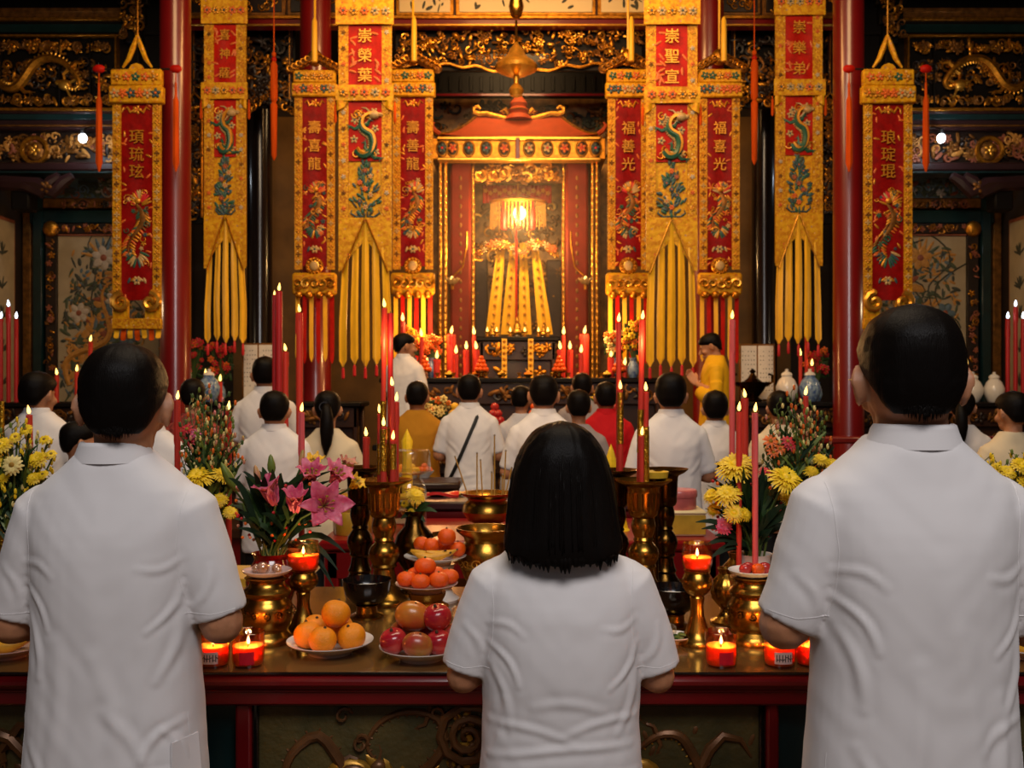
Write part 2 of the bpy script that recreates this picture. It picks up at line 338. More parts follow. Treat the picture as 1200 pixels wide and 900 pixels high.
def glyph(mb, ch, x, y, z, size, m, th=.004, bold=.012, M=None):
    """one written character, centred at x,z on the plane y, facing -Y"""
    key = (ch, bold)
    if key not in _gc:
        _tc.body = ch; _tc.size = 1; _tc.extrude = .5; _tc.offset = bold
        dg = bpy.context.evaluated_depsgraph_get(); dg.update()
        me = bpy.data.meshes.new_from_object(_to.evaluated_get(dg))
        xs = [v.co.x for v in me.vertices]; ys = [v.co.y for v in me.vertices]; cx = (min(xs)+max(xs))/2; cy = (min(ys)+max(ys))/2
        _gc[key] = ([(v.co.x-cx, v.co.z, v.co.y-cy) for v in me.vertices], [tuple(p.vertices) for p in me.polygons]); bpy.data.meshes.remove(me)
    vs, fs = _gc[key]
    mb.add([(x+a*size, y+b*th, z+c*size) for a, b, c in vs], fs, m, M)
# ------------------------------------------------------------------ carving helpers
def orient(c, rot, sc=1.):
    return Matrix.Translation(Vector(c)) @ Matrix.Rotation(rot, 4, 'Y') @ Matrix.Scale(sc, 4)
def scroll(mb, c, r, m, turns=1.3, th=.012, rot=0, flip=1, seg=5):
    pts = []; rad = []; n = int(9*turns)+3
    for i in range(n):
        t = i/(n-1); a = t*turns*2*PI*flip+rot; q = r*(1-.82*t); pts.append((c[0]+q*math.cos(a), c[1]-.012*math.sin(t*PI), c[2]+q*math.sin(a))); rad.append(th*(1-.45*t))
    mb.tube(pts, rad, m, seg)
def leaf_flat(mb, c, l, w, rot, m, th=.01):
    mb.ell((0, 0, 0), (l, th, w), m, 6, 4, orient(c, rot))
def rosette(mb, c, r, m, mc=None, n=5, rot=0, th=.012):
    for k in range(n):
        a = rot+2*PI*k/n; leaf_flat(mb, (c[0]+.6*r*math.cos(a), c[1], c[2]+.6*r*math.sin(a)), r*.5, r*.34, -a, m, th)
    mb.ell((c[0], c[1]-th*.6, c[2]), (r*.3, th, r*.3), mc or m, 6, 4)
def carve(mb, x0, x1, z0, z1, y, n, rnd, ms, size=(.04, .09), th=.012):
    for _ in range(n):
        s = rnd.uniform(*size); c = (rnd.uniform(x0+s*.7, x1-s*.7) if x1-x0 > 1.4*s else (x0+x1)/2, y-rnd.uniform(0, .03), rnd.uniform(z0+s*.7, z1-s*.7) if z1-z0 > 1.4*s else (z0+z1)/2)
        m = rnd.choice(ms); k = rnd.random()
        if k < .34: scroll(mb, c, s*.8, m, rnd.uniform(.8, 1.5), th, rnd.uniform(0, 6.3), rnd.choice((-1, 1)), 4)
        elif k < .78: leaf_flat(mb, c, s*.8, s*.3, rnd.uniform(0, 6.3), m, th)
        else: rosette(mb, c, s*.75, m, None, 5, rnd.uniform(0, 6), th)
def dragon(mb, pts, r, m, mh=None, seg=7, fins=True, th=1.):
    """a long scaled body along x,z points with a horned head and four clawed legs"""
    pts = smooth(pts, 3) if len(pts) < 20 else [Vector(p) for p in pts]; n = len(pts); rad = [r*(.35+.65*math.sin(PI*min(1, .12+.95*(i/(n-1))**.8))) for i in range(n)]
    mb.tube(pts, rad, m, seg)
    h = pts[-1]; d = (pts[-1]-pts[-2]).normalized(); mh = mh or m
    mb.ell(h+d*r*.8, (r*1.5, r*1.2, r*1.15), mh, 8, 6); mb.ell(h+d*r*2.2, (r*.9, r*.7, r*.6), mh, 6, 4)
    for s in (-1, 1):
        q = Vector((-d.z, 0, d.x))*s
        mb.tube([h+q*r*.7, h+q*r*1.8-d*r*1.0, h+q*r*2.1-d*r*2.2], [r*.35, r*.25, r*.08], mh, 4)
    for f in (.25, .7):
        i = int(f*(n-1)); p = pts[i]; t = (pts[i+1]-pts[i-1]).normalized(); q = Vector((-t.z, 0, t.x))
        for s in (-1, 1):
            e = p+q*s*r*2.6+t*r; mb.tube([p, p+q*s*r*1.8, e], [r*.6, r*.45, r*.3], m, 5)
            for k in (-1, 0, 1): mb.tube([e, e+q*s*r*.8+t*k*r*.8], [r*.2, r*.05], m, 4)
    if fins:
        for i in range(2, n-1, 1):
            t = (pts[i+1]-pts[i-1]).normalized(); q = Vector((-t.z, 0, t.x)); leaf_flat(mb, pts[i]+q*rad[i]*1.1, r*.4, r*.22, math.atan2(-q.z, q.x), mh, r*.3)
def wave(x0, z0, x1, z1, amp, n=18, cyc=1.5, y=0., ph=0.):
    out = []
    for i in range(n):
        t = i/(n-1); dx, dz = x1-x0, z1-z0; L = math.hypot(dx, dz); a = amp*math.sin(ph+t*cyc*2*PI); out.append((x0+dx*t-dz/L*a, y-.012, z0+dz*t+dx/L*a))
    return out
R0 = random.Random(5)

# ------------------------------------------------------------------ room shell
struct('floor', MB().box((-6.3, -4, -.1), (6.3, 13.2, 0), 'floor_tile'))
struct('ceiling', MB().box((-6.3, -4, 7.0), (6.3, 13.2, 7.15), 'ceiling_brown'))
struct('wall_back', MB().box((-6.3, 12.9, 0), (6.3, 13.1, 7.0), 'wall_brown').box((-3.6, 12.86, 0), (3.6, 12.9, 5.05), 'ochre_wall'))
struct('wall_left', MB().box((-6.3, -4, 0), (-6.1, 12.9, 7.0), 'wall_brown'))
struct('wall_right', MB().box((6.1, -4, 0), (6.3, 12.9, 7.0), 'wall_brown'))
# dais in front of the shrine
struct('floor_dais', MB().box((-3.0, 8.0, 0), (3.0, 12.86, .42), 'red_dark', .02).box((-3.04, 7.95, .36), (3.04, 12.8, .44), 'wood_dark', .01))
def column(name, x, y, r, m, z1=7.0, z0=0.):
    mb = MB(); mb.lathe([(r*1.5, z0), (r*1.55, z0+.1), (r*1.3, z0+.16), (r*1.45, z0+.26), (r*1.05, z0+.34), (r, z0+.36), (r, (z0+z1)/2), (r, z1)], m, 32)
    o = mb.build(name, None, (x, y, 0), 30); o['kind'] = 'structure'; return o
for sx in (-1, 1):
    column('column', sx*3.245, 9.6, .145, 'red_lacquer'); column('column', sx*2.12, 10.75, .165, 'red_lacquer', 7.0, .44)
    column('column', sx*3.04, 12.0, .15, 'post_dark')
# beam the banners hang from, the gilded frieze and the long cross beams
def beam(name, x0, x1, y0, y1, z0, z1, m, lines=()):
    mb = MB().box((x0, y0, z0), (x1, y1, z1), m, .012)
    for (a, b, mm) in lines: mb.box((x0, y0-.02, a), (x1, y0+.01, b), mm, .004)
    return struct(name, mb)
beam('trim_1', -6.1, 6.1, 8.82, 8.98, 5.95, 6.2, 'wood_plum')
beam('trim_2', -6.1, 6.1, 10.2, 10.4, 5.95, 6.25, 'wood_plum')
D = 10.9
mb = MB().box((-3.7, D, Z(30, D)), (3.7, D+.16, Z(22, D)), 'red_dark', .01).box((-3.7, D+.02, Z(22, D)), (3.7, D+.2, Z(-50, D)), 'wood_plum')
mb.box((-3.7, D-.03, Z(31, D)), (3.7, D+.0, Z(29, D)), 'gilt_bright', .004).box((-3.7, D-.03, Z(22.5, D)), (3.7, D+.03, Z(19, D)), 'gilt', .004)
rr = random.Random(11)
xs = [205, 245, 300, 345, 400, 462, 528, 600, 690+0, 756, 815, 860, 905, 955, 1000]; xs = [200, 268, 336, 402, 463, 533, 606, 699, 760, 826, 892, 960, 1005]
for a, b in zip(xs, xs[1:]):
    x0, x1 = X(a+4, D), X(b-4, D); inner = 440 < a < 780
    mb.box((x0-.03, D-.02, Z(19, D)), (x1+.03, D+.03, Z(-40, D)), 'gilt' if inner else 'gilt_dull', .01)
    mb.box((x0+.01, D-.035, Z(15.5, D)), (x1-.01, D-.01, Z(-34, D)), 'box_cream' if inner else 'carved_wood_dark', .006)
    for _ in range(9 if inner else 14):
        c = (rr.uniform(x0+.06, x1-.06), D-.04, rr.uniform(Z(13, D), Z(-12, D)))
        if inner: leaf_flat(mb, c, rr.uniform(.02, .06), rr.uniform(.008, .02), rr.uniform(0, 3), 'paint_dark', .006)
        else: scroll(mb, c, .05, 'gilt', 1.2, .01, rr.uniform(0, 6))
struct('trim_3', mb)
# openwork valance under the frieze
D = 11.1; mb = MB(); rr = random.Random(3)
for i in range(340):
    px = rr.uniform(464, 752); u = abs(px-608)/145; zb = 92-10*u*u-8*math.sin(u*PI)-3; py = rr.uniform(36, zb-4)
    c = (X(px, D), D-rr.uniform(0, .06), Z(py, D)); k = rr.random(); m = rr.choice(['gilt', 'gilt', 'gilt_bright', 'gilt_dull'])
    if k < .3: scroll(mb, c, rr.uniform(.026, .05), m, 1.2, .011, rr.uniform(0, 6), rr.choice((-1, 1)), 5)
    elif k < .8: leaf_flat(mb, c, rr.uniform(.03, .055), rr.uniform(.010, .02), rr.uniform(0, 6), m, .012)
    else: rosette(mb, c, rr.uniform(.03, .048), m, 'gilt_bright', 5, rr.uniform(0, 6), .014)
edge = [(X(463+i*7.2, D), D-.03, Z(88-10*(abs(463+i*7.2-608)/145)**2-8*math.sin(abs(463+i*7.2-608)/145*PI)+2*math.sin(i*1.3), D)) for i in range(41)]
mb.tube(edge, .016, 'gilt', 6); mb.box((X(460, D), D-.01, Z(34, D)), (X(756, D), D+.05, Z(29, D)), 'wood_plum', .006)
mb.box((X(463, D), D+.03, Z(82, D)), (X(753, D), D+.06, Z(32, D)), 'wood_black', .005)
struct('trim_4', mb)
D = 12.2
mb = MB().box((X(470, D), D, Z(112, D)), (X(745, D), D+.12, Z(84, D)), 'wood_black', .01).box((X(470, D), D-.02, Z(113, D)), (X(745, D), D, Z(110, D)), 'red_dark', .004)
for i in range(22): mb.box((X(478+i*12, D), D-.015, Z(107, D)), (X(482+i*12, D), D+.0, Z(90, D)), 'wood_black', .004)
struct('trim_5', mb)
D = 12.82; mb = MB().box((X(475, D), D-.02, Z(182, D)), (X(740, D), D+.04, Z(116, D)), 'shrine_back', .01)
carve(mb, X(480, D), X(735, D), Z(178, D), Z(118, D), D-.04, 110, random.Random(8), ['paint_green', 'gilt_dull', 'paint_dark', 'gilt_dull'], (.07, .14), .02)
struct('trim_6', mb)
for sx, nm in ((-1, 'left'), (1, 'right')):
    rr = random.Random(20+sx); q = lambda px, d: sx*abs(X(px, d))
    def bx(mb, a, b, y0, y1, d0, d1, m, bv=.008):
        x0, x1 = sorted((q(a, d0), q(b, d0))); return mb.box((x0, d0, Z(y1, d0)), (x1, d1, Z(y0, d0)), m, bv)
    # hanging openwork lattice beside the inner columns
    D = 11.2; mb = MB(); x0, x1 = sorted((q(224, D), q(345, D)))
    mb.box((x0, D+.06, Z(125, D)), (x1, D+.1, Z(30, D)), 'wood_black', .005)
    carve(mb, x0, x1, Z(128, D), Z(40, D), D, 170, rr, ['gilt_dull', 'carved_wood_dark', 'gilt', 'carved_wood_dark'], (.06, .11), .016)
    for k in range(26):
        u = k/25; a = x0+(x1-x0)*u; scroll(mb, (a, D-.02, Z(122+9*math.cos(u*4*PI), D)), .05, 'gilt', 1.2, .013, rr.uniform(0, 6))
    for a in (228, 340): xx = q(a, D); mb.box((xx-.02, D-.03, Z(120, D)), (xx+.02, D+.05, Z(30, D)), 'wood_plum', .006); mb.box((xx-.006, D-.036, Z(118, D)), (xx+.006, D-.02, Z(36, D)), 'gilt', .002)
    struct('trim_%d' % (8+sx), mb)
    # upright carved bracket strip inside the red column
    D = 10.6; mb = MB(); x0, x1 = sorted((q(219, D), q(237, D)))
    mb.box((x0, D+.02, Z(262, D)), (x1, D+.06, Z(108, D)), 'wood_black', .006)
    carve(mb, x0, x1, Z(258, D), Z(112, D), D, 90, rr, ['gilt', 'gilt_dull', 'carved_wood_dark'], (.05, .09), .014)
    mb.tube([(x0, D-.01, Z(262, D)), (x0, D-.01, Z(120, D)), ((x0+x1)/2, D-.01, Z(109, D)), (x1, D-.01, Z(118, D)), (x1, D-.01, Z(255, D))], .016, 'gilt', 6)
    struct('trim_%d' % (11+sx), mb)
    # ---- outer bay: carved panel, beams, brackets
    D = 11.7; mb = MB()
    bx(mb, -60, 190, -60, 40, D+.02, D+.3, 'wood_black'); bx(mb, -60, 190, 40, 127, D+.08, D+.3, 'wood_black')
    for (a, b, m) in ((9, 14, 'gilt_dull'), (20, 23.5, 'gilt'), (40, 42.2, 'gilt'), (126, 129.5, 'gilt')): bx(mb, -60, 150, a, b, D-.03, D+.06, m, .004)
    bx(mb, -60, 150, 14, 20, D-.02, D+.05, 'gilt_dull', .004); bx(mb, -60, 150, 28, 38, D, D+.05, 'teal_paint', .004)
    bx(mb, 134, 136.2, 40, 128, D-.03, D+.08, 'gilt', .003)
    x0, x1 = sorted((q(-50, D), q(133, D)))
    carve(mb, x0, x1, Z(64, D), Z(44, D), D+.03, 85, rr, ['gilt', 'gilt', 'gilt_dull'], (.05, .09), .016)
    carve(mb, x0, x1, Z(124, D), Z(110, D), D+.03, 75, rr, ['gilt', 'gilt_dull'], (.04, .08), .016)
    carve(mb, x0, x1, Z(108, D), Z(66, D), D+.05, 115, rr, ['gilt_dull', 'carved_wood_dark', 'gilt'], (.05, .1), .014)
    for a in (0, 68, 104): bx(mb, a, a+1.6, 44, 125, D-.01, D+.05, 'wood_black', .002)
    dragon(mb, [(q(a, D), D, Z(b, D)) for a, b in ((-6, 92), (2, 100), (12, 104), (22, 100), (30, 90), (38, 78), (48, 70), (60, 68), (72, 72), (82, 80), (90, 90), (93, 98), (88, 103), (80, 101))], .055, 'gilt', 'gilt_bright')
    bx(mb, -60, 150, 128, 133, D, D+.1, 'wood_plum'); bx(mb, -60, 150, 133, 140, D+.02, D+.12, 'teal_paint')
    # corbel under the beam next to the red column
    xx = q(158, D)
    for k, (hw, a, b) in enumerate(((.18, -40, 8), (.14, 8, 30), (.09, 30, 52), (.06, 52, 78))): mb.box((xx-hw, D-.1+k*.02, Z(b, D)), (xx+hw, D+.1, Z(a, D)), 'wood_black', .015)
    carve(mb, xx-.16, xx+.16, Z(50, D), Z(-5, D), D-.12, 26, rr, ['gilt_dull', 'gilt'], (.05, .09), .014)
    struct('trim_%d' % (14+sx), mb)
    D = 11.75; mb = MB()
    bx(mb, -60, 165, 139, 152, D, D+.2, 'wood_plum', .02); bx(mb, -60, 165, 146, 148, D-.02, D+.02, 'gilt_dull', .004)
    bx(mb, -60, 165, 152, 192, D+.12, D+.3, 'carved_wood_dark', .01)
    x0, x1 = sorted((q(-50, D), q(160, D))); carve(mb, x0, x1, Z(190, D), Z(153, D), D+.1, 150, rr, ['gilt_dull', 'paint_ochre', 'gilt_dull', 'paint_rust', 'carved_wood_dark'], (.06, .11), .018)
    xx = q(38, D); mb.tube([(xx+.15*math.cos(t), D+.05, Z(175, D)+.15*math.sin(t)) for t in [i*PI/10 for i in range(21)]], .028, 'gilt', 6); mb.ell((xx, D+.08, Z(175, D)), (.12, .04, .12), 'gilt_dull', 12, 8); rosette(mb, (xx, D+.03, Z(175, D)), .07, 'gilt_bright')
    bx(mb, -60, 165, 190, 200, D-.04, D+.25, 'wood_plum', .02); bx(mb, -60, 165, 200, 203, D-.02, D+.25, 'teal_paint', .006)
    struct('trim_%d' % (17+sx), mb)
    # curved bracket arm
    D = 11.6; mb = MB()
    for (a, b, c0) in ((60, 16, 0), (75, 22, 10)):
        pts = [(q(a+10, D), D, Z(206, D)), (q(a, D), D, Z(212, D)), (q(a-12, D), D, Z(226, D)), (q(a-30, D), D, Z(216, D)), (q(a-70, D), D, Z(214, D)), (q(a-120, D), D, Z(214, D))]
        mb.tube(pts, [.05, .07, .07, .085, .085, .085], 'wood_plum', 8)
    bx(mb, 12, 34, 218, 246, D+.02, D+.25, 'wood_black', .02); rosette(mb, (q(56, D), D-.06, Z(220, D)), .07, 'gilt_dull')
    struct('trim_%d' % (20+sx), mb)
    D = 12.3; mb = MB(); bx(mb, 34, 200, 198, 250, D+.2, D+.3, 'teal_paint', .01); bx(mb, 52, 190, 203, 232, D+.12, D+.2, 'paint_blue', .006)
    x0, x1 = sorted((q(56, D), q(188, D))); carve(mb, x0, x1, Z(231, D), Z(206, D), D+.12, 90, rr, ['paint_blue', 'paint_pale', 'paint_rust', 'paint_dark', 'paint_green'], (.06, .12), .012)
    bx(mb, 50, 190, 232, 244, D+.1, D+.2, 'gilt_dull', .01); carve(mb, x0, x1, Z(243, D), Z(233, D), D+.09, 60, rr, ['carved_wood_dark', 'paint_rust', 'gilt_dull'], (.05, .08), .01)
    bx(mb, 34, 205, 246, 262, D+.02, D+.2, 'teal_paint', .015); bx(mb, 37, 50, 246, 500, D, D+.14, 'teal_paint', .02)
    bx(mb, 26, 36, 240, 500, D+.05, D+.2, 'gilt_dull', .01); bx(mb, 20, 26, 240, 500, D+.1, D+.25, 'wood_black', .006)
    struct('trim_%d' % (23+sx), mb)
    # painted mural panel in a carved frame
    D = 12.25; t = thing('mural_panel', 'cream mural of orange and blue blossoms in a carved frame, %s of the shrine' % nm, 'painting', (q(126, D), D, Z(480, D)))
    zz = Z(480, D); x0, x1 = sorted((q(54, D)-q(126, D), q(200, D)-q(126, D))); zt = Z(262, D)-zz
    f = MB()
    for lo, hi in (((x0, -.02, 0), (x0+.14, .06, zt)), ((x1-.14, -.02, 0), (x1, .06, zt)), ((x0+.14, -.02, zt-.13), (x1-.14, .06, zt)), ((x0+.14, -.02, 0), (x1-.14, .06, .1))):
        f.box(lo, hi, 'carved_wood_dark', .008); carve(f, lo[0], hi[0], lo[2], hi[2], -.02, 46, rr, ['gilt_dull', 'gilt', 'paint_rust'], (.04, .06), .01)
    for a, b in (((x0+.14, zt-.13), (x1-.14, zt-.15)), ): f.box((a[0], -.01, b[1]), (b[0], .05, a[1]), 'paint_rust', .004)
    xf = x0 if sx < 0 else x1-.14; f.ell((xf+.07, -.03, zt-.07), (.1, .05, .1), 'gilt', 8, 6)
    f.build('frame', t)
    p = MB().box((x0+.13, .02, .09), (x1-.13, .05, zt-.12), 'plaster_cream', .004)
    p.build('plaster_board', t)
    p = MB(); xa, xb = x0+.16, x1-.16; W = xb-xa; px = lambda u: (xa+W*u) if sx < 0 else (xb-W*u)
    dragon(p, wave(px(.1), .3, px(.62), zt-.75, .16, 26, 1.4, .02), .042, 'paint_ochre', 'paint_rust', 6)
    for k in range(60): v = rr.random(); leaf_flat(p, (px(.12+.5*v+rr.uniform(-.12, .12)), .008, .3+(zt-1.05)*v+rr.uniform(-.15, .15)), rr.uniform(.08, .15), rr.uniform(.03, .05), rr.uniform(0, 3), rr.choice(['paint_ochre', 'paint_ochre', 'paint_rust', 'paint_blue', 'paint_green']), .006)
    for k in range(5):
        c = [px(rr.uniform(.05, .9)), 0, rr.uniform(.2, 1.0)]; pts = [(c[0]+.1*j*rr.uniform(-1, 1), .012, c[2]+j*.28) for j in range(6)]; pts = smooth(pts, 4); p.tube(pts, [.009]*len(pts), 'paint_dark', 4)
    for _ in range(620):
        u, v = rr.random(), rr.random(); hw = .48*(1-.25*v)
        if abs(u-.45) > hw: continue
        c = (px(.02+.96*u), .012, .12+(zt-.42)*v)
        leaf_flat(p, c, rr.uniform(.03, .09), rr.uniform(.01, .026), rr.uniform(0, 6), rr.choice(['paint_green', 'paint_blue', 'paint_ochre', 'paint_dark', 'paint_dark', 'paint_green', 'paint_ochre']), .006)
    for c in ((.45, zt-.42, .14), (.8, zt-.75, .11), (.2, zt-1.1, .12), (.7, .9, .13), (.3, .45, .13), (.55, 1.35, .1)):
        rosette(p, (px(c[0]), .005, c[1]), c[2], rr.choice(['paint_ochre', 'paint_blue', 'paint_pale']), 'paint_rust', 6, rr.random(), .008)
    for k in range(9):
        a = .3+2.6*k/8; c = (px(.45)+.2*math.cos(a), .012, zt-.42+.16*math.sin(a)); leaf_flat(p, c, .1, .02, -a, rr.choice(['paint_green', 'paint_ochre', 'paint_blue']), .006)
    p.build('flower_painting', t)
    # pale bamboo scroll on the side wall
    t = thing('wall_scroll', 'pale panel with grey plant sprays on the %s side wall' % nm, 'painting', (sx*6.08, 11.3, 1.25)); M = Matrix.Rotation(-sx*PI/2, 4, 'Z')
    MB().box((-.85, -.02, 0), (.85, .02, 2.35), 'paint_rust', .01, M).build('frame', t)
    p = MB().box((-.8, -.035, .05), (.8, -.01, 2.3), 'plaster_cream', .005, M)
    for zc in (.35, .75, 1.15, 1.5, 1.9):
        for xc in (-.55, .0, .5):
            for k in range(7): a = PI/2+rr.uniform(-1.4, 1.4); p.ell((0, 0, 0), (.09, .004, .016), 'paint_dark', 6, 4, M @ orient((xc+.06*math.cos(a), -.037, zc+.06*math.sin(a)), -a))
    p.build('painted_paper', t)
    # small cold bulb hanging from the beam
    t = thing('hanging_bulb', 'small cold white bulb glowing under the carved band, %s side' % nm, 'light bulb', (sx*abs(X(97, 11.5)), 11.5, Z(162, 11.5)))
    MB().ell((0, 0, 0), (.045, .045, .055), 'bulb_glow', 12, 8).build('bulb', t); MB().lathe([(.02, .04), (.028, .05), (.026, .1), (.01, .11)], 'wood_black', 12).tube([(0, 0, .1), (0, .14, .16), (0, .28, .2)], .008, 'wood_black', 5).build('socket', t)

# ------------------------------------------------------------------ the shrine
D = 11.6
def S(px, py, d=D): return (X(px, d), d, Z(py, d))
sh = thing('shrine', 'gilded shrine with red roofed canopy at the back centre', 'shrine', (X(608, D), D, .44)); o = Vector(sh.location); inv = Matrix.Translation(-o)
cxs = X(608, D)
mb = MB()
# roof: curved hips rising to a short ridge
def roofpt(u, v):          # u around (4 sides), v up
    w_ = (X(700, D)-X(516, D))/2; wt = (X(660, D)-X(557, D))/2; k = v**.8; hw = w_+(wt-w_)*k; hd = .72+(.32-.72)*k
    d_ = D+.62-hd; zz = Z(163, D)+(Z(137, D+.3)-Z(163, D))*(v**1.12)
    return hw, hd, zz
rings = []
for j in range(9):
    v = j/8; hw, hd, zz = roofpt(0, v); r = []
    for k in range(4):
        sgn = ((-1, -1), (1, -1), (1, 1), (-1, 1)); a, b = sgn[k], sgn[(k+1) % 4]
        for i in range(8):
            t = i/8; lift = .035*(1-v)**2*(abs(2*t-1))**4; r.append((cxs+hw*(a[0]+(b[0]-a[0])*t), D+.62+hd*(a[1]+(b[1]-a[1])*t), zz+lift))
    rings.append(r)
mb.loft(rings, 'roof_red')
mb.merge(MB()); mb.v = [tuple(inv @ Vector(v)) for v in mb.v]; mb.build('roof', sh)
mb = MB()
for k in (0, 8, 16, 24): mb.tube([r[k] for r in rings], .018, 'gilt', 6)
for k in (0, 8): p = Vector(rings[0][k]); s = -1 if k == 0 else 1; mb.tube([p, p+Vector((s*.05, -.02, .03)), p+Vector((s*.09, -.03, .09)), p+Vector((s*.06, -.03, .13))], [.03, .028, .022, .01], 'roof_red', 6)
for s in (-1, 1):      # ridge scrolls
    base = [(608+s*5, 140), (608+s*17, 139), (608+s*28, 136), (608+s*38, 133), (608+s*46, 134), (608+s*52, 132), (608+s*53, 127), (608+s*48, 125), (608+s*45, 128)]
    mb.tube([S(a, b, D+.3) for a, b in base], [.04, .036, .034, .03, .036, .036, .034, .026, .018], 'gilt', 8)
    mb.tube([Vector(S(a, b+1, D+.28)) for a, b in base[:6]], .018, 'gilt', 6)
    mb.tube([S(608+s*a, b, D+.28) for a, b in ((12, 134), (16, 128), (20, 131), (17, 134))], [.03, .03, .025, .012], 'gilt', 6)
mb.lathe([(.17, Z(141, D+.3)), (.15, Z(137, D+.3)), (.11, Z(134, D+.3)), (.13, Z(130, D+.3)), (.09, Z(126, D+.3)), (.11, Z(122, D+.3)), (.07, Z(117, D+.3)), (.05, Z(114, D+.3))], 'roof_red', 20, (cxs, D+.3, 0))
mb.lathe([(.055, Z(114, D+.3)), (.05, Z(112, D+.3)), (.03, Z(108, D+.3)), (.0, Z(104, D+.3))], 'gilt_bright', 16, (cxs, D+.3, 0)); mb.lathe([(.135, Z(131, D+.3)), (.14, Z(130, D+.3)), (.12, Z(129, D+.3))], 'gilt', 20, (cxs, D+.3, 0))
mb.v = [tuple(inv @ Vector(v)) for v in mb.v]; mb.build('roof_ridge', sh)
mb = MB(); x0, x1 = X(513, D), X(703, D); z0, z1 = Z(189, D), Z(164, D)
mb.box((x0, D-.1, z0), (x1, D, z1), 'gilt', .01); mb.box((x0, D-.14, z1-.03), (x1, D+.02, z1+.01), 'gilt_bright', .01); mb.box((x0, D-.13, z0-.02), (x1, D+.02, z0+.02), 'gilt_bright', .01)
for s in (x0, x1): mb.box((s-.06, D-.1, z0), (s+.06, D+1.2, z1), 'gilt', .01)
mb.box((X(604, D), D-.14, z0), (X(609, D), D-.08, z1), 'red_dark', .006)
for a in (519, 531, 550, 570, 591, 620, 641, 661, 681, 697):
    c = (X(a, D), D-.11, (z0+z1)/2); mb.ell(c, (.075, .02, .1), 'gilt_bright', 14, 8); mb.ell((c[0], c[1]-.012, c[2]), (.055, .018, .078), 'carved_wood_dark', 14, 8)
    rosette(mb, (c[0], c[1]-.03, c[2]), .05, R0.choice(['thread_pale', 'thread_orange', 'thread_blue']), 'petal_red', 5, R0.random(), .008)
mb.v = [tuple(inv @ Vector(v)) for v in mb.v]; mb.build('eave_band', sh)
for a, b, m, y, nm in ((527, 552, 'shrine_red', D+.05, 'pillar'), (663, 690, 'shrine_red', D+.05, 'pillar'), (514, 518, 'gilt', D-.02, 'post'), (520, 524, 'gilt_bright', D, 'post'), (693, 696, 'gilt_bright', D, 'post'), (698, 701, 'gilt', D-.02, 'post'), (552, 556, 'gilt', D+.1, 'post'), (659, 663, 'gilt', D+.1, 'post')):
    mb = MB(); zt = Z(188, D)
    if nm == 'pillar':
        mb.box((X(a, D), y, .44), (X(b, D), y+.22, zt), m, .03)
        for k in range(22): mb.ell((X((a+b)/2, D), y-.001, 1.7+k*.11), (.018, .004, .03), 'gilt_dull', 6, 4)
    else:
        mb.box((X(a, D), y, .44), (X(b, D), y+.08, zt), m, .01)
        for k in range(40): mb.ell(((X(a, D)+X(b, D))/2, y, 1.0+k*.085), (.016, .012, .03), 'gilt_bright', 6, 4)
    mb.v = [tuple(inv @ Vector(v)) for v in mb.v]; mb.build(nm, sh)
# inside back, carved head, side panels
d2 = 12.72; mb = MB().box((X(500, d2), d2, .44), (X(716, d2), d2+.08, Z(192, d2)), 'shrine_back', .01)
carve(mb, X(553, d2), X(662, d2), Z(420, d2), Z(225, d2), d2-.02, 190, random.Random(4), ['gilt', 'gilt_dull', 'gilt_bright', 'gilt_dull'], (.06, .12), .02)
mb.box((X(556, d2), d2-.06, Z(400, d2)), (X(572, d2), d2, Z(305, d2)), 'drape_dusk', .02); mb.box((X(640, d2), d2-.06, Z(400, d2)), (X(658, d2), d2, Z(305, d2)), 'drape_dusk', .02)
mb.v = [tuple(inv @ Vector(v)) for v in mb.v]; mb.build('back_panel', sh)
d3 = D+.12; mb = MB(); carve(mb, X(554, d3), X(661, d3), Z(217, d3), Z(190, d3), d3, 95, random.Random(9), ['gilt', 'gilt_bright', 'gilt_dull'], (.06, .1), .02)
mb.box((X(554, d3), d3+.02, Z(214, d3)), (X(661, d3), d3+.05, Z(189, d3)), 'gilt_dull', .005)
mb.v = [tuple(inv @ Vector(v)) for v in mb.v]; mb.build('carved_lintel', sh)
mb = MB(); d4 = D+.25
mb.sheet(lambda u, v: (X(566, d4)+(X(646, d4)-X(566, d4))*u, d4+.012*math.sin(u*60), Z(217, d4)+(Z(238, d4)-Z(217, d4))*v), 60, 3, 'silk_red', .01)
for k in range(14): rosette(mb, (X(569+k*5.6, d4), d4-.03, Z(224+3*(k % 2), d4)), .03, 'thread_gold')
mb.v = [tuple(inv @ Vector(v)) for v in mb.v]; mb.build('silk_valance', sh)
for sx in (-1, 1):   # gilt side screens
    mb = MB(); a = X(608+sx*87, D); mb.box((min(a, a+sx*.1), D+.15, .44), (max(a, a+sx*.1), d2, Z(190, D)), 'gilt_dull', .01)
    mb.v = [tuple(inv @ Vector(v)) for v in mb.v]; mb.build('side_screen', sh)
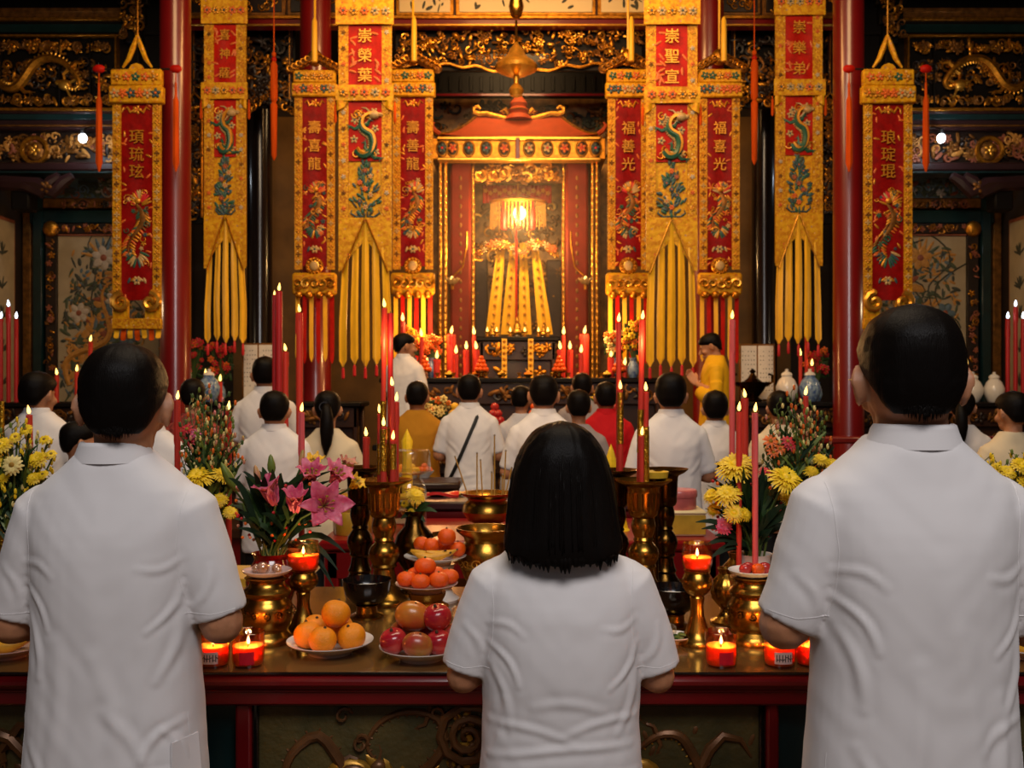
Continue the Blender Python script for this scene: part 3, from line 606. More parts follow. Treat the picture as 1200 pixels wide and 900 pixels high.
# crown lamp inside the shrine
lp = thing('shrine_lamp', 'glowing tasselled lamp hanging inside the shrine', 'lamp', (X(607, 11.75), 11.75, Z(262, 11.75)))
zb = Z(262, 11.75); zt = Z(239, 11.75)-zb
MB().lathe([(.33, zt), (.34, zt+.03), (.28, zt+.05), (.05, zt+.09)], 'gilt_bright', 28, sy=.6).tube([(0, 0, zt+.08), (0, 0, Z(189, 11.75)-zb)], .008, 'gilt', 6).build('crown', lp)
mb = MB()
for k in range(46): a = 2*PI*k/46; mb.tube([(.32*math.cos(a), .19*math.sin(a), zt+.01), (.33*math.cos(a), .2*math.sin(a), -.02-.03*(k % 2))], [.008, .006], 'thread_gold', 4)
mb.build('fringe', lp)
MB().ell((.02, -.02, .12), (.075, .06, .085), 'lamp_glow', 14, 10).build('bulb', lp)
for a in (-.17, 0, .17): MB().tube([(a, -.17, zt), (a, -.18, .08), (a, -.18, -.08), (a, -.18, -.1)], [.012, .03, .034, .03], 'silk_red', 8).build('tassel', lp)
# yellow ribbons fanning down from the lamp
for (a0, a1, b0, b1, y, nm, wh) in ((583, 592, 569, 585, 11.95, 'leftmost', 1), (598, 606, 587, 603, 12.0, 'second from the left', 1), (609, 617, 608, 623, 12.0, 'third from the left', 1), (622, 630, 631, 648, 11.95, 'rightmost', 1)):
    zt_, zb_ = Z(285, y), Z(392, y)
    f = lambda u, v: (X(a0+(a1-a0)*u, y)*(1-v)+X(b0+(b1-b0)*u, y)*v, y+.012*math.sin(u*9+v*2), zt_+(zb_-zt_)*v)
    mb = MB().sheet(f, 6, 14, 'silk_yellow', .008)
    for k in range(9): q_ = f(.5, .08+k*.1); rosette(mb, (q_[0], q_[1]-.02, q_[2]), .022, 'thread_gold')
    tag(mb.build('silk_ribbon'), 'long yellow silk ribbon fanning inside the shrine, %s of the four' % nm, 'ribbon', 'ribbons inside the shrine')
MB().tube([(-.02, -.05, .03), (-.02, -.05, Z(390, 11.7)-zb)], [.012, .016], 'silk_red', 6).build('red_cord', lp)
mb = MB(); rr = random.Random(2)   # flower swags
for k in range(44):
    u = k/43; mb_x = 556+100*u; zz = 300-14*abs(math.sin(u*2*PI)); rosette(mb, (X(mb_x, 11.85), 11.85-rr.random()*.05, Z(zz+rr.uniform(-4, 4), 11.85)), rr.uniform(.03, .05), rr.choice(['gilt_bright', 'thread_pale', 'gilt', 'thread_orange']), None, 5, rr.random(), .015)
tag(mb.build('flower_garland'), 'gold flower garland swagged across the shrine behind the lamp', 'garland')
for sx, nm in ((-1, 'left'), (1, 'right')):     # small glass lotus lamps
    d5 = 11.4; t = thing('lotus_lamp', 'small pale lotus lamp hung before the %s red shrine pillar' % nm, 'lamp', (X(608+sx*78, d5), d5, Z(333, d5)))
    mb = MB()
    for k in range(9): a = 2*PI*k/9; mb.ell((0, 0, 0), (.012, .024, .05), 'thread_pale', 8, 5, Matrix.Rotation(a, 4, 'Z') @ Matrix.Translation((.055, 0, .035)) @ Matrix.Rotation(.7, 4, 'Y'))
    mb.build('petals', t); MB().ell((0, 0, .06), (.02, .02, .035), 'flame', 8, 6).build('bulb', t)
    MB().tube([(0, 0, .0), (0, 0, -.05), (-sx*.0, 0, -.06)], .02, 'gilt', 6).tube([(0, 0, .08), (-sx*.12, .02, .2), (-sx*.16, .06, .45), (-sx*.16, .12, .62)], .012, 'gilt', 6).build('bracket', t)
# brass oil lamp hanging in front of the shrine
D = 10.0; zb = Z(115, D); bl = thing('brass_hanging_lamp', 'brass bell-shaped lamp hanging on a rod above the shrine roof', 'lamp', (X(605, D), D, zb)); h = lambda y: Z(y, D)-zb; k = D/FPX
MB().lathe([(0, h(115)), (7*k, h(112)), (9*k, h(106)), (6*k, h(101)), (3*k, h(98)), (3.5*k, h(92)), (4*k, h(90)), (12*k, h(88)), (24*k, h(82)), (25*k, h(78)), (22*k, h(74)), (20*k, h(72)), (14*k, h(68)), (10*k, h(63)), (8*k, h(58)), (4*k, h(54)), (2*k, h(50)), (0, h(48))], 'gilt_bright', 32).build('body', bl)
mb = MB().tube([(0, 0, h(50)), (0, 0, h(24))], .012, 'bronze_dark', 8).lathe([(2*k, h(22)), (6*k, h(19)), (9*k, h(8)), (7*k, h(-2)), (9*k, h(-10)), (3*k, h(-16))], 'brass', 24).tube([(0, 0, h(-14)), (0, 0, 7.0-zb)], .012, 'bronze_dark', 8); mb.build('hanging_rod', bl)
# ------------------------------------------------------------------ hanging banners
def wavy(mb, x0, x1, z0, z1, y, m, th=.014, amp=.008, nx=10, nz=12, ph=0., px=0.):
    mb.sheet(lambda u, v: (x0+(x1-x0)*u, y+amp*math.sin(u*7+ph)*math.cos(v*5+ph), z0+(z1-z0)*v), nx, nz, m, th)
def bouquet(mb, cx, cz, w, h, y, rnd):
    """embroidered kite-shaped spray of leaves and flowers over a curled base"""
    for k in range(84):
        v = rnd.random(); hw = w*.66*(1.12-v)*min(1, .35+v*2.2); x = rnd.uniform(-1, 1)*hw; z = cz+h*(v-.44)
        a = math.atan2(.9, x/(w*.3) if abs(x) > 1e-4 else .01); leaf_flat(mb, (cx+x, y-.003-rnd.random()*.004, z), h*rnd.uniform(.045, .07), h*rnd.uniform(.018, .028), -a+rnd.uniform(-.5, .5), rnd.choice(['thread_green', 'thread_blue', 'thread_green', 'thread_blue', 'paint_dark']), .005)
    for k in range(7): s_ = (0, -1, 1, 0, -1, 1, 0)[k]; rosette(mb, (cx+s_*w*.17, y-.010, cz-h*.3+h*.11*k), h*.05, rnd.choice(['thread_blue', 'thread_orange', 'thread_pale', 'paint_rust']), 'thread_orange', 6, rnd.random(), .006)
    for s in (-1, 1): mb.tube([(cx+s*w*.05, y, cz-h*.46), (cx+s*w*.28, y-.003, cz-h*.47), (cx+s*w*.46, y, cz-h*.4), (cx+s*w*.42, y, cz-h*.34)], [.008, .010, .008, .004], 'thread_blue', 5)
def phoenix(mb, cx, cz, w, h, y, rnd):
    """embroidered long-tailed bird among blossoms"""
    pts = [(cx+w*(-.05+.26*math.sin(t*5.6)), y-.004, cz+h*(.28-.66*t)) for t in [i/19 for i in range(20)]]
    mb.tube(pts, [.009+.02*math.sin(PI*min(1, i/12)) if i < 12 else .009 for i in range(20)], 'gilt_dull', 6, flat=(0, 1, 0))
    for i in range(3, 19):
        for s in (-1, 1): leaf_flat(mb, (pts[i][0]+s*.04, y-.004, pts[i][2]), .035, .01, s*.7+rnd.uniform(-.2, .2), rnd.choice(['thread_gold', 'thread_green', 'gilt_dull', 'thread_orange']), .005)
    mb.ell((pts[0][0]+.02, y-.008, pts[0][2]+.02), (.03, .01, .028), 'thread_gold', 8, 5)
    for k in range(13): a = PI*.12+PI*.76*k/12; leaf_flat(mb, (cx+w*.1+w*.26*math.cos(a), y-.003, cz+h*.22+h*.16*math.sin(a)), w*.2, .012, -a, rnd.choice(['thread_orange', 'petal_red', 'thread_gold', 'thread_pale']), .005)
    for s in (-1, 1):
        for k in range(5): a = -PI/2+s*(.25+.22*k); leaf_flat(mb, (cx+w*.3*math.cos(a), y-.003, cz-h*.26+h*.2*math.sin(a)), w*.2, .013, -a, rnd.choice(['thread_gold', 'thread_pale', 'thread_blue', 'thread_green']), .005)
    for _ in range(12): rosette(mb, (cx+rnd.uniform(-.42, .42)*w, y-.004, cz+rnd.uniform(-.46, .46)*h), rnd.uniform(.014, .028), rnd.choice(['thread_gold', 'thread_pale', 'thread_blue', 'thread_orange', 'thread_green']), None, 5, rnd.random(), .005)
    for _ in range(10): scroll(mb, (cx+rnd.uniform(-.42, .42)*w, y-.002, cz+rnd.uniform(-.46, .46)*h), rnd.uniform(.02, .04), rnd.choice(['thread_gold', 'thread_green', 'thread_gold']), 1.1, .005, rnd.uniform(0, 6))
def tassel(mb, x, y, zt, L, m, r=.012):
    mb.tube([(x, y, zt), (x, y, zt-L*.15), (x, y, zt-L*.2), (x, y, zt-L*.9), (x, y, zt-L)], [r*.4, r*.5, r*1.0, r*1.2, r*.3], m, 7)

def yellow_banner(cxp, wp, D, ys, chars, label, seed):
    """ys: px rows of: red panel top, band top, band bottom, dragon panel bottom, split start, tail end"""
    y1, y2, y3, y4, y5, y6 = ys; rnd = random.Random(seed); u = D/FPX; cx = X(cxp, D); hw = wp/2*u; zb = Z(y6+14, D)
    t = thing('hanging_banner', label, 'banner', (cx, D, zb), group='yellow temple banners'); z = lambda y: Z(y, D)-zb
    mb = MB(); wavy(mb, -hw, hw, z(y5+24), 6.0-zb, .012, 'gold_cloth', .012, .004, 8, 30)
    mb.sheet(lambda a, v: (-hw+a*2*hw, .012, z(y5+24)-(.5-abs(a-.5))*0-(.28*abs(2*a-1)**1.2)*v), 12, 4, 'gold_cloth', .012); mb.build('backing_cloth', t)
    for s in (-1, 1):
        mb = MB(); a, b = sorted((s*hw, s*(hw-11.5*u))); wavy(mb, a, b, z(y5), 6.0-zb, -.004, 'gold_trim', .012, .002, 2, 30)
        for k in range(18): zz = z(y5)+.1+k*.145; rosette(mb, ((a+b)/2, -.014, zz), .022, rnd.choice(['gilt_dull', 'thread_orange', 'thread_gold', 'paint_pale', 'thread_gold']), None, 5, rnd.random(), .006)
        mb.build('side_trim', t)
    iw = hw-11.5*u
    mb = MB(); wavy(mb, -iw, iw, z(y2), z(y1), -.004, 'silk_red', .01, .006, 8, 12)
    for _ in range(14): leaf_flat(mb, (rnd.choice((-1, 1))*iw*rnd.uniform(.55, .9), -.014, rnd.uniform(z(y2)+.05, z(y1)-.05)), .04, .012, rnd.uniform(0, 3), 'thread_orange', .004)
    mb.build('upper_red_panel', t)
    mb = MB(); n = len(chars); sz = min(iw*1.25, (y2-y1)*u/n*.9)
    for k, ch in enumerate(chars): glyph(mb, ch, 0, -.02, z(y1+(y2-y1)*(k+.55)/(n+.1)), sz*.82, 'thread_gold', .012, .004)
    mb.build('lettering', t, angle=30)
    for nm, a, b in (('top_band', -400, y1), ('middle_band', y2, y3)):
        mb = MB()
        if nm == 'top_band': a = y1-40
        wavy(mb, -hw-.022, hw+.022, z(b), z(a), -.035, 'gold_cloth', .014, .006, 10, 4)
        for k in range(5): rosette(mb, (-hw*.8+hw*.4*k, -.05, z((a+b)/2 if nm != 'top_band' else b-15)), .04, rnd.choice(['thread_pale', 'thread_orange', 'thread_gold']), 'thread_blue', 6, rnd.random(), .01)
        mb.build(nm, t)
        if nm == 'top_band':
            MB().box((-hw-.01, -.03, z(y1-48)), (hw+.01, .0, 6.0-zb), 'gold_cloth', .006).build('upper_cloth', t)
    for s in (-1, 1):
        MB().sheet(lambda a, v: (s*(hw+.01-(iw*.62)*a), -.03-.01*math.sin(a*6), z(y3)-(z(y3)-z(y3+12))*v*(1-.75*a**1.5)), 8, 4, 'gold_cloth', .01).build('corner_flap', t)
        mb = MB(); tassel(mb, s*(hw+.03), -.01, z(y3), .2, 'silk_orange', .012); mb.build('side_tassel', t)
    mb = MB(); wavy(mb, -iw, iw, z(y4), z(y3), -.004, 'silk_red', .01, .004, 8, 8)
    for _ in range(10): scroll(mb, (iw*rnd.uniform(-.8, .8), -.014, rnd.choice((z(y4)+.06, z(y4)+.1, z(y3)-.12))), .04, 'thread_gold', 1.2, .008, rnd.uniform(0, 6))
    mb.build('lower_red_panel', t)
    mb = MB(); hh = (y4-y3)*u; zc = (z(y3)+z(y4))/2-.02; sg = 1 if cxp > 600 else -1; sg = 1
    pts = [(sg*iw*a, -.018, zc+hh*b) for a, b in ((-.55, -.28), (-.3, -.36), (.05, -.37), (.38, -.3), (.5, -.16), (.36, -.03), (.1, .02), (-.12, .06), (-.25, .14), (-.15, .24), (.1, .29), (.35, .3))]
    pts = smooth(pts, 3); dragon(mb, pts, .036, 'thread_green', 'thread_pale', 7); mb.tube([(p[0]+.016, p[1]-.018, p[2]+.014) for p in pts], .017, 'thread_gold', 5)
    for c in ((-.62, .22), (.6, .08), (-.66, -.1), (.65, -.32), (-.45, .3), (.55, .36)): rosette(mb, (iw*c[0], -.014, zc+hh*c[1]), .035, 'thread_pale', 'thread_blue', 5, rnd.random(), .006)
    mb.build('dragon_embroidery', t)
    mb = MB(); bouquet(mb, 0, (z(y4)+z(y5))/2, iw*1.9, (y5-y4)*u*.95, -.002, rnd); mb.build('flower_embroidery', t)
    for s in (-1, 1):        # lapels that part into tails
        mb = MB(); mb.sheet(lambda a, v: (s*(hw-(hw*.96)*a*(1-v)-hw*.3*a*v*.4), -.012, z(y5)+.02+(z(y5+62)-z(y5))*v), 6, 12, 'gold_cloth', .01)
        mb.tube([(s*.01, -.022, z(y5)), (s*hw*.45, -.022, z(y5+30)), (s*hw*.86, -.02, z(y5+62))], .008, 'gilt', 5); mb.build('lapel', t)
    for k in range(5):
        c0 = -hw*.74+hw*.37*k; c1 = -hw*.84+hw*.42*k; w0 = hw*.11; w1 = hw*.145; ze = z(y6-(3 if k % 2 else 0)); zs = z(y5+4+14*abs(k-2)); yy = .004+.012*(k % 2)
        def f(a, v, c0=c0, c1=c1, w0=w0, w1=w1, ze=ze, zs=zs, yy=yy, k=k):
            e = min(1, v*1.6); c = c0+(c1-c0)*e; w = w0+(w1-w0)*e; taper = 1 if v < .95 else max(.12, (1-v)/.05)
            return (c+w*(2*a-1)*taper, yy+.012*math.sin(a*5+k)+.01*math.sin(v*6+k), zs+(ze-zs)*v)
        mb = MB().sheet(f, 4, 40, 'silk_yellow', .008)
        o_ = mb.build('tail', t)
        mb = MB(); tassel(mb, c1, yy, ze+.01, 16*u, 'petal_red', .013); mb.build('tail_tassel', o_)
    return t
yellow_banner(428, 62, 9.0, (30, 101, 119, 189, 258, 430), '崇榮葉', 'large yellow dragon banner with long silk tails, between the two left red banners', 1)
yellow_banner(787, 60, 9.0, (30, 103, 122, 190, 258, 430), '崇聖宣', 'large yellow dragon banner with long silk tails, between the two right red banners', 2)
yellow_banner(264, 49, 10.0, (29, 98, 117, 184, 255, 402), '喜神薩', 'yellow dragon banner with silk tails hanging next to the left red column', 3)
yellow_banner(936, 55, 10.0, (19, 94, 113, 182, 252, 403), '崇樂弟', 'yellow dragon banner with silk tails hanging next to the right red column', 4)

def red_banner(cxp, wp, D, ys, chars, label, seed, outer, bw=10):
    """ys: crown top, panel top, panel bottom, base bottom, tail end"""
    y0, y1, y2, y3, y4 = ys; rnd = random.Random(seed); u = D/FPX; cx = X(cxp, D); hw = wp/2*u; zb = Z(y4+8, D); b = bw*u
    t = thing('hanging_banner', label, 'banner', (cx, D, zb), group='red temple banners'); z = lambda y: Z(y, D)-zb; iw = hw-b
    mb = MB(); wavy(mb, -iw-.01, iw+.01, z(y2), z(y1), 0, 'silk_crimson', .012, .006, 8, 20)
    for s in (-1, 1):
        for k in range(12): leaf_flat(mb, (s*iw*rnd.uniform(.7, .92), -.01, rnd.uniform(z(y2), z(y1))), .03, .01, rnd.uniform(0, 3), 'thread_orange' if rnd.random() < .5 else 'thread_gold', .004)
    for s in (-1, 1): mb.tube([(s*.02, -.012, z(y1+8)), (s*iw*.4, -.012, z(y1+11)), (s*iw*.6, -.012, z(y1+5)), (s*iw*.8, -.012, z(y1+8))], [.012, .014, .01, .005], 'thread_gold', 5)
    rosette(mb, (0, -.012, z(y1+8)), .04, 'thread_gold', 'thread_orange', 5, 0, .006)
    mb.build('red_panel', t)
    for s in (-1, 1):
        mb = MB(); p, q = sorted((s*hw, s*iw)); wavy(mb, p, q, z(y2+4), z(y1-4), -.006, 'gold_trim', .016, .002, 2, 24)
        for k in range(int((y2-y1)/9)): rosette(mb, ((p+q)/2, -.018, z(y1+5+k*9)), .026, rnd.choice(['thread_gold', 'thread_pale', 'thread_gold', 'gilt_dull']), None, 4, 0, .005)
        mb.build('side_trim', t)
    mb = MB(); L = y2-y1; n = len(chars); top = y1+L*.13
    hgt = L*.26 if outer else L*.32; sz = min(iw*1.2, hgt/n*u*.98)
    for k, ch in enumerate(chars): glyph(mb, ch, 0, -.02, z(top+hgt*(k+.5)/n), sz*.92, 'thread_gold', .01, .0)
    mb.build('lettering', t, angle=30)
    mb = MB(); zc0 = top+hgt+6; phoenix(mb, 0, (z(zc0)+z(y2-L*.17))/2, iw*1.8, z(zc0)-z(y2-L*.17), -.008, rnd)
    for k in range(5): leaf_flat(mb, (iw*.5*(k-2)/2, -.012, z(y2-L*.1)+.01*(k % 2)), .03, .012, .6*(k-2), rnd.choice(['thread_pale', 'thread_blue', 'thread_gold']), .005)
    rosette(mb, (0, -.012, z(y2-L*.1)), .04, 'thread_pale', 'thread_blue', 6, 0, .006); mb.build('phoenix_embroidery', t)
    # crown
    mb = MB(); zc, zt = z(y1), z(y0); zm = (zc+zt)/2
    mb.box((-hw-.025, -.05, zc-.01), (hw+.025, .03, zm), 'gold_cloth', .012); mb.box((-hw-.012, -.04, zm), (hw+.012, .025, zt), 'gold_cloth', .012)
    for k in range(6): rosette(mb, (-hw*.84+hw*.336*k, -.058, (zc+zm)/2), .045, rnd.choice(['thread_gold', 'thread_blue', 'thread_orange', 'thread_pale']), 'thread_orange', 5, rnd.random(), .012)
    for k in range(5): rosette(mb, (-hw*.76+hw*.38*k, -.048, (zt+zm)/2), .04, rnd.choice(['thread_gold', 'thread_green', 'thread_orange']), 'thread_pale', 5, rnd.random(), .012)
    if outer: mb.prism([(-hw*.35, zt-.01), (hw*.35, zt-.01), (hw*.2, zt+.04), (0, zt+.055), (-hw*.2, zt+.04)], -.03, .02, 'gold_cloth')
    mb.build('crown_band', t)
    mb = MB()
    if outer:
        for s in (-1, 1): mb.tube([(0, 0, zt+.32), (s*.04, 0, zt+.2), (s*hw*.35, 0, zt+.1), (s*hw*.6, 0, zt+.02)], [.014, .026, .022, .01], 'gold_cloth', 6)
        mb.tube([(0, 0, zt+.3), (0, 0, 6.0-zb)], .01, 'bronze_dark', 6); mb.box((-hw-.16, -.008, zt-.0), (hw+.16, .008, zt+.016), 'wood_black', .004)
        for s in (-1, 1): mb.ell((s*(hw+.13), 0, zt+.01), (.06, .03, .04), 'silk_red', 8, 6)
    else:
        for s in (-1, 1):
            for k in range(5): mb.ell((s*hw*(.3+.22*k), -.01, zt+.11-.025*k), (.06, .035, .05), 'gilt_dull', 10, 6); scroll(mb, (s*hw*(.3+.22*k), -.05, zt+.11-.025*k), .04, 'gilt', 1.2, .01, 0, s)
        mb.ell((0, 0, zt+.13), (.08, .04, .09), 'gilt', 10, 6); mb.tube([(0, 0, zt+.1), (0, 0, 6.0-zb)], .012, 'silk_yellow', 6)
        mb.lathe([(.012, zt+.5), (.026, zt+.46), (.03, zt+.2), (.03, zt+.05)], 'silk_yellow', 10, (hw*.1, -.12, 0))
    mb.build('hanging_tie', t)
    if outer:
        for s in (-1, 1):
            mb = MB(); x = s*(hw+.13); mb.tube([(x, 0, zt+.0), (x, 0, zt-.15)], .006, 'silk_orange', 5); tassel(mb, x, 0, zt-.12, .82, 'silk_orange', .026); mb.build('long_tassel', t)
    # base ornament
    mb = MB(); za, ze = z(y2), z(y3)
    if outer:
        for s in (-1, 1): scroll(mb, (s*hw*.6, -.03, za-.02), .09, 'gilt_bright', 1.3, .035, PI/2, -s, 7)
        mb.box((-hw-.005, -.03, ze), (hw+.005, .02, ze+.1), 'gold_trim', .008)
        for s in (-1, 1): mb.box((min(s*hw, s*iw*.5), -.025, ze+.08), (max(s*hw, s*iw*.5), .01, za), 'gold_cloth', .008)
    else:
        mb.ell((0, -.02, za), (iw*.72, .03, .09), 'gilt_bright', 18, 10); mb.ell((0, -.045, za), (iw*.34, .015, .05), 'thread_pale', 12, 6)
        for k in range(12): a = 2*PI*k/12; mb.ell((iw*.55*math.cos(a), -.045, za+.07*math.sin(a)), (.02, .012, .02), 'gilt', 6, 4)
        zt_ = za-.07; mb.box((-hw-.02, -.05, ze), (hw+.02, .03, zt_), 'gold_cloth', .02)
        for k in range(5): scroll(mb, (-hw*.8+hw*.4*k, -.06, (ze+zt_)/2), .055, rnd.choice(['gilt_bright', 'gilt']), 1.2, .018, rnd.random()*6, rnd.choice((-1, 1)), 6)
        for k in range(4): mb.ell((-hw*.75+hw*.5*k, -.05, ze), (hw*.2, .03, .04), 'gilt', 10, 6)
    mb.build('base_ornament', t)
    n = 7 if outer else 6
    for k in range(n):
        c = -hw*.86+hw*1.72*k/(n-1); w_ = hw*.1; e = z(y4)-.02*(k % 2); m = 'silk_yellow' if k % 2 == 0 else ('silk_red' if not outer else 'silk_orange')
        MB().sheet(lambda a, v: (c+w_*(2*a-1)*(1 if v < .93 else max(.15, (1-v)/.07)), .008*math.sin(v*5+k), ze+.01+(e-ze)*v), 2, 16, m, .008).build('tail', t)
    return t
red_banner(161, 57, 9.2, (82, 121, 352, 386, 398), '頊琉玹', 'dark red phoenix banner with orange side tassels, at the left of the left red column', 11, True)
red_banner(1040, 57, 9.2, (82, 121, 352, 386, 398), '琅琔琨', 'dark red phoenix banner with orange side tassels, at the right of the right red column', 12, True)
red_banner(369, 47, 10.2, (83, 113, 312, 346, 425), '壽喜龍', 'narrow red phoenix banner just left of the left large yellow banner', 13, False, 9)
red_banner(484, 47, 10.2, (82, 113, 312, 346, 425), '壽善龍', 'narrow red phoenix banner between the left large yellow banner and the shrine', 14, False, 9)
red_banner(736, 48, 10.2, (82, 114, 312, 346, 425), '福善光', 'narrow red phoenix banner between the shrine and the right large yellow banner', 15, False, 9)
red_banner(843, 47, 10.2, (82, 114, 312, 346, 425), '福喜光', 'narrow red phoenix banner just right of the right large yellow banner', 16, False, 9)
for (px, yt, yb, D, lab) in ((321, 70, 188, 9.6, 'long orange tassel hanging between the two yellow banners on the left'), (884, 68, 193, 9.6, 'long orange tassel hanging between the two yellow banners on the right')):
    zb = Z(yb, D); t = thing('hanging_tassel', lab, 'tassel', (X(px, D), D, zb)); z = lambda y: Z(y, D)-zb
    MB().tube([(0, 0, 7.0-zb), (0, 0, z(yt))], .006, 'silk_orange', 5).build('cord', t); MB().ell((0, 0, z(yt-6)), (.022, .022, .03), 'silk_orange', 8, 6).ell((0, 0, z(yt)), (.026, .026, .03), 'silk_red', 8, 6).build('bead', t)
    MB().tube([(0, 0, z(yt)), (0, 0, z(yt+6)), (0, 0, z(yt+45)), (0, 0, z(yt+50)), (0, 0, z(yt+53)), (0, 0, z(yb-6)), (0, 0, 0)], [.012, .034, .036, .02, .034, .026, .006], 'silk_orange', 9).build('fringe', t)

# ------------------------------------------------------------------ altar furniture at the back
def altar_table(name, label, x0, x1, y0, y1, zt, z0=0., m='wood_dark', seed=1, carved=True, legs=4, top='wood_black', gm='gilt_dull'):
    t = thing(name, label, 'altar table', ((x0+x1)/2, (y0+y1)/2, z0)); hx = (x1-x0)/2; hy = (y1-y0)/2; h = zt-z0; r = random.Random(seed)
    MB().box((-hx-.04, -hy-.04, h-.05), (hx+.04, hy+.04, h), top, .01).build('table_top', t)
    a = MB().box((-hx, -hy, h-.26), (hx, -hy+.04, h-.05), m, .008).box((-hx, hy-.04, h-.26), (hx, hy, h-.05), m, .008)
    if carved: carve(a, -hx+.03, hx-.03, h-.24, h-.06, -hy-.004, int(60*hx), r, [gm, gm, 'carved_wood_dark'], (.05, .09), .014)
    a.build('carved_apron', t)
    p = MB().box((-hx+.05, -hy+.06, .02), (hx-.05, -hy+.1, h-.2), m, .006)
    if carved: carve(p, -hx+.1, hx-.1, .1, h-.3, -hy+.055, int(50*hx), r, ['carved_wood_dark', gm], (.06, .12), .012)
    p.build('front_panel', t)
    for sx in (-1, 1):
        for sy in (-1, 1): MB().box((sx*hx-.05 if sx > 0 else -hx, sy*hy-.07 if sy > 0 else -hy, 0), (hx if sx > 0 else -hx+.05, hy if sy > 0 else -hy+.07, h-.05), m, .012).build('leg', t)
    return t
altar_table('altar_table', 'long dark altar table carrying the big red candles before the shrine', -1.25, 1.45, 9.7, 10.1, 1.66, .44, 'wood_dark', 31)
altar_table('altar_table', 'lower dark altar table on the dais in front of the candle altar', -1.2, 1.3, 8.85, 9.35, 1.06, .44, 'wood_dark', 32)
altar_table('shrine_altar', 'small dark carved altar standing inside the shrine under the ribbons', X(563, 11.3), X(650, 11.3), 11.0, 11.5, Z(396, 11.3), .44, 'wood_dark', 33, gm='gilt')
altar_table('side_altar', 'dark carved side altar at the left between the red columns', -3.45, -1.55, 10.0, 10.5, 1.42, .0, 'wood_dark', 34)
altar_table('side_altar', 'dark carved side altar at the right between the red columns', 2.35, 3.45, 10.0, 10.5, 1.42, .0, 'wood_dark', 35)
altar_table('side_altar', 'dark carved side altar under the left flower mural', -5.6, -3.5, 10.7, 11.2, 1.4, .0, 'wood_dark', 36)
altar_table('side_altar', 'dark carved side altar under the right flower mural', 3.5, 5.8, 10.7, 11.2, 1.4, .0, 'wood_dark', 37)
def railing(label, x0, x1, y, zt):
    t = thing('red_railing', label, 'railing', ((x0+x1)/2, y, 0)); hx = (x1-x0)/2
    MB().box((-hx, -.05, zt-.06), (hx, .05, zt), 'red_dark', .015).build('top_rail', t); MB().box((-hx, -.03, zt-.3), (hx, .03, zt-.24), 'red_dark', .01).build('lower_rail', t)
    n = max(2, int(hx*2/.55)+1)
    for k in range(n): x = -hx+.04+(2*hx-.08)*k/(n-1); MB().box((x-.035, -.035, 0), (x+.035, .035, zt-.05), 'red_dark', .01).build('post', t)
railing('low red wooden railing at the left behind the worshippers', -4.3, -2.0, 8.2, 1.12)
railing('low red wooden railing at the right in front of the red column', 2.4, 4.6, 8.2, 1.17)

def notice(px, py0, py1, w, D, label, zb=None):
    zb = zb if zb is not None else Z(py1, D); t = thing('notice_board', label, 'notice board', (X(px, D), D, zb)); h = Z(py0, D)-zb; hw = w*D/FPX/2
    MB().box((-hw, -.015, 0), (hw, .015, h), 'gilt_dull', .006).build('frame', t)
    p = MB().box((-hw+.02, -.02, .02), (-.008, -.012, h-.02), 'paper_white', .002).box((.008, -.02, .02), (hw-.02, -.012, h-.02), 'paper_white', .002)
    r = random.Random(px)
    for s in (-1, 1):
        for k in range(5):
            for j in range(10):
                if r.random() < .75: x = s*hw*.5+(k-2)*hw*.16; z_ = h-.08-j*h*.075; p.box((x-.004, -.0215, z_-.006), (x+.004, -.0195, z_+.005), 'paint_dark')
    p.build('paper_sheet', t)
notice(303, 402, 462, 38, 10.42, 'white notice sheets in a gilt frame on the left side altar', 1.42)
notice(887, 403, 462, 42, 10.42, 'white notice sheets in a gilt frame on the right side altar', 1.42)
# bronze incense pot before the right notice
D = 10.16; t = thing('incense_pot', 'dark bronze incense pot in front of the right notice sheets', 'incense burner', (X(882, D), D, 1.42))
MB().lathe([(.09, 0), (.1, .02), (.06, .05), (.1, .1), (.15, .18), (.17, .2), (.15, .2), (.12, .18)], 'bronze_dark', 24).build('bowl', t); MB().lathe([(.1, .2), (.05, .24), (.02, .29), (.035, .31), (0, .34)], 'bronze_dark', 20).build('lid', t)
for s in (-1, 1): MB().tube([(s*.14, 0, .16), (s*.2, 0, .2), (s*.2, 0, .27), (s*.16, 0, .28)], .014, 'bronze_dark', 6).build('handle', t)
# ------------------------------------------------------------------ people
import numpy as np
def oval(cx, cy, z, hx, hyf, hyb, n=32, e=2.0, dz=0.):
    out = []
    for k in range(n):
        a = 2*PI*k/n; c, s = math.cos(a), math.sin(a)
        x = math.copysign(abs(c)**(2/e), c)*hx; y = math.copysign(abs(s)**(2/e), s); y *= hyf if y > 0 else hyb
        out.append((cx+x, cy+y, z+dz*(y/(hyf if y > 0 else hyb) if hyf else 0)))
    return out
def interp(rows, n):
    """smooth rows of numbers keyed by their first column"""
    rows = sorted(rows); out = []
    for i in range(n):
        t = rows[0][0]+(rows[-1][0]-rows[0][0])*i/(n-1); j = 0
        while j < len(rows)-2 and rows[j+1][0] < t: j += 1
        a, b = rows[j], rows[j+1]; p = rows[max(j-1, 0)]; q = rows[min(j+2, len(rows)-1)]
        h = b[0]-a[0]; s = (t-a[0])/h; r = [t]
        for k in range(1, len(a)):
            m0 = (b[k]-p[k])/(b[0]-p[0])*h; m1 = (q[k]-a[k])/(q[0]-a[0])*h
            r.append((2*s**3-3*s*s+1)*a[k]+(s**3-2*s*s+s)*m0+(-2*s**3+3*s*s)*b[k]+(s**3-s*s)*m1)
        out.append(r)
    return out
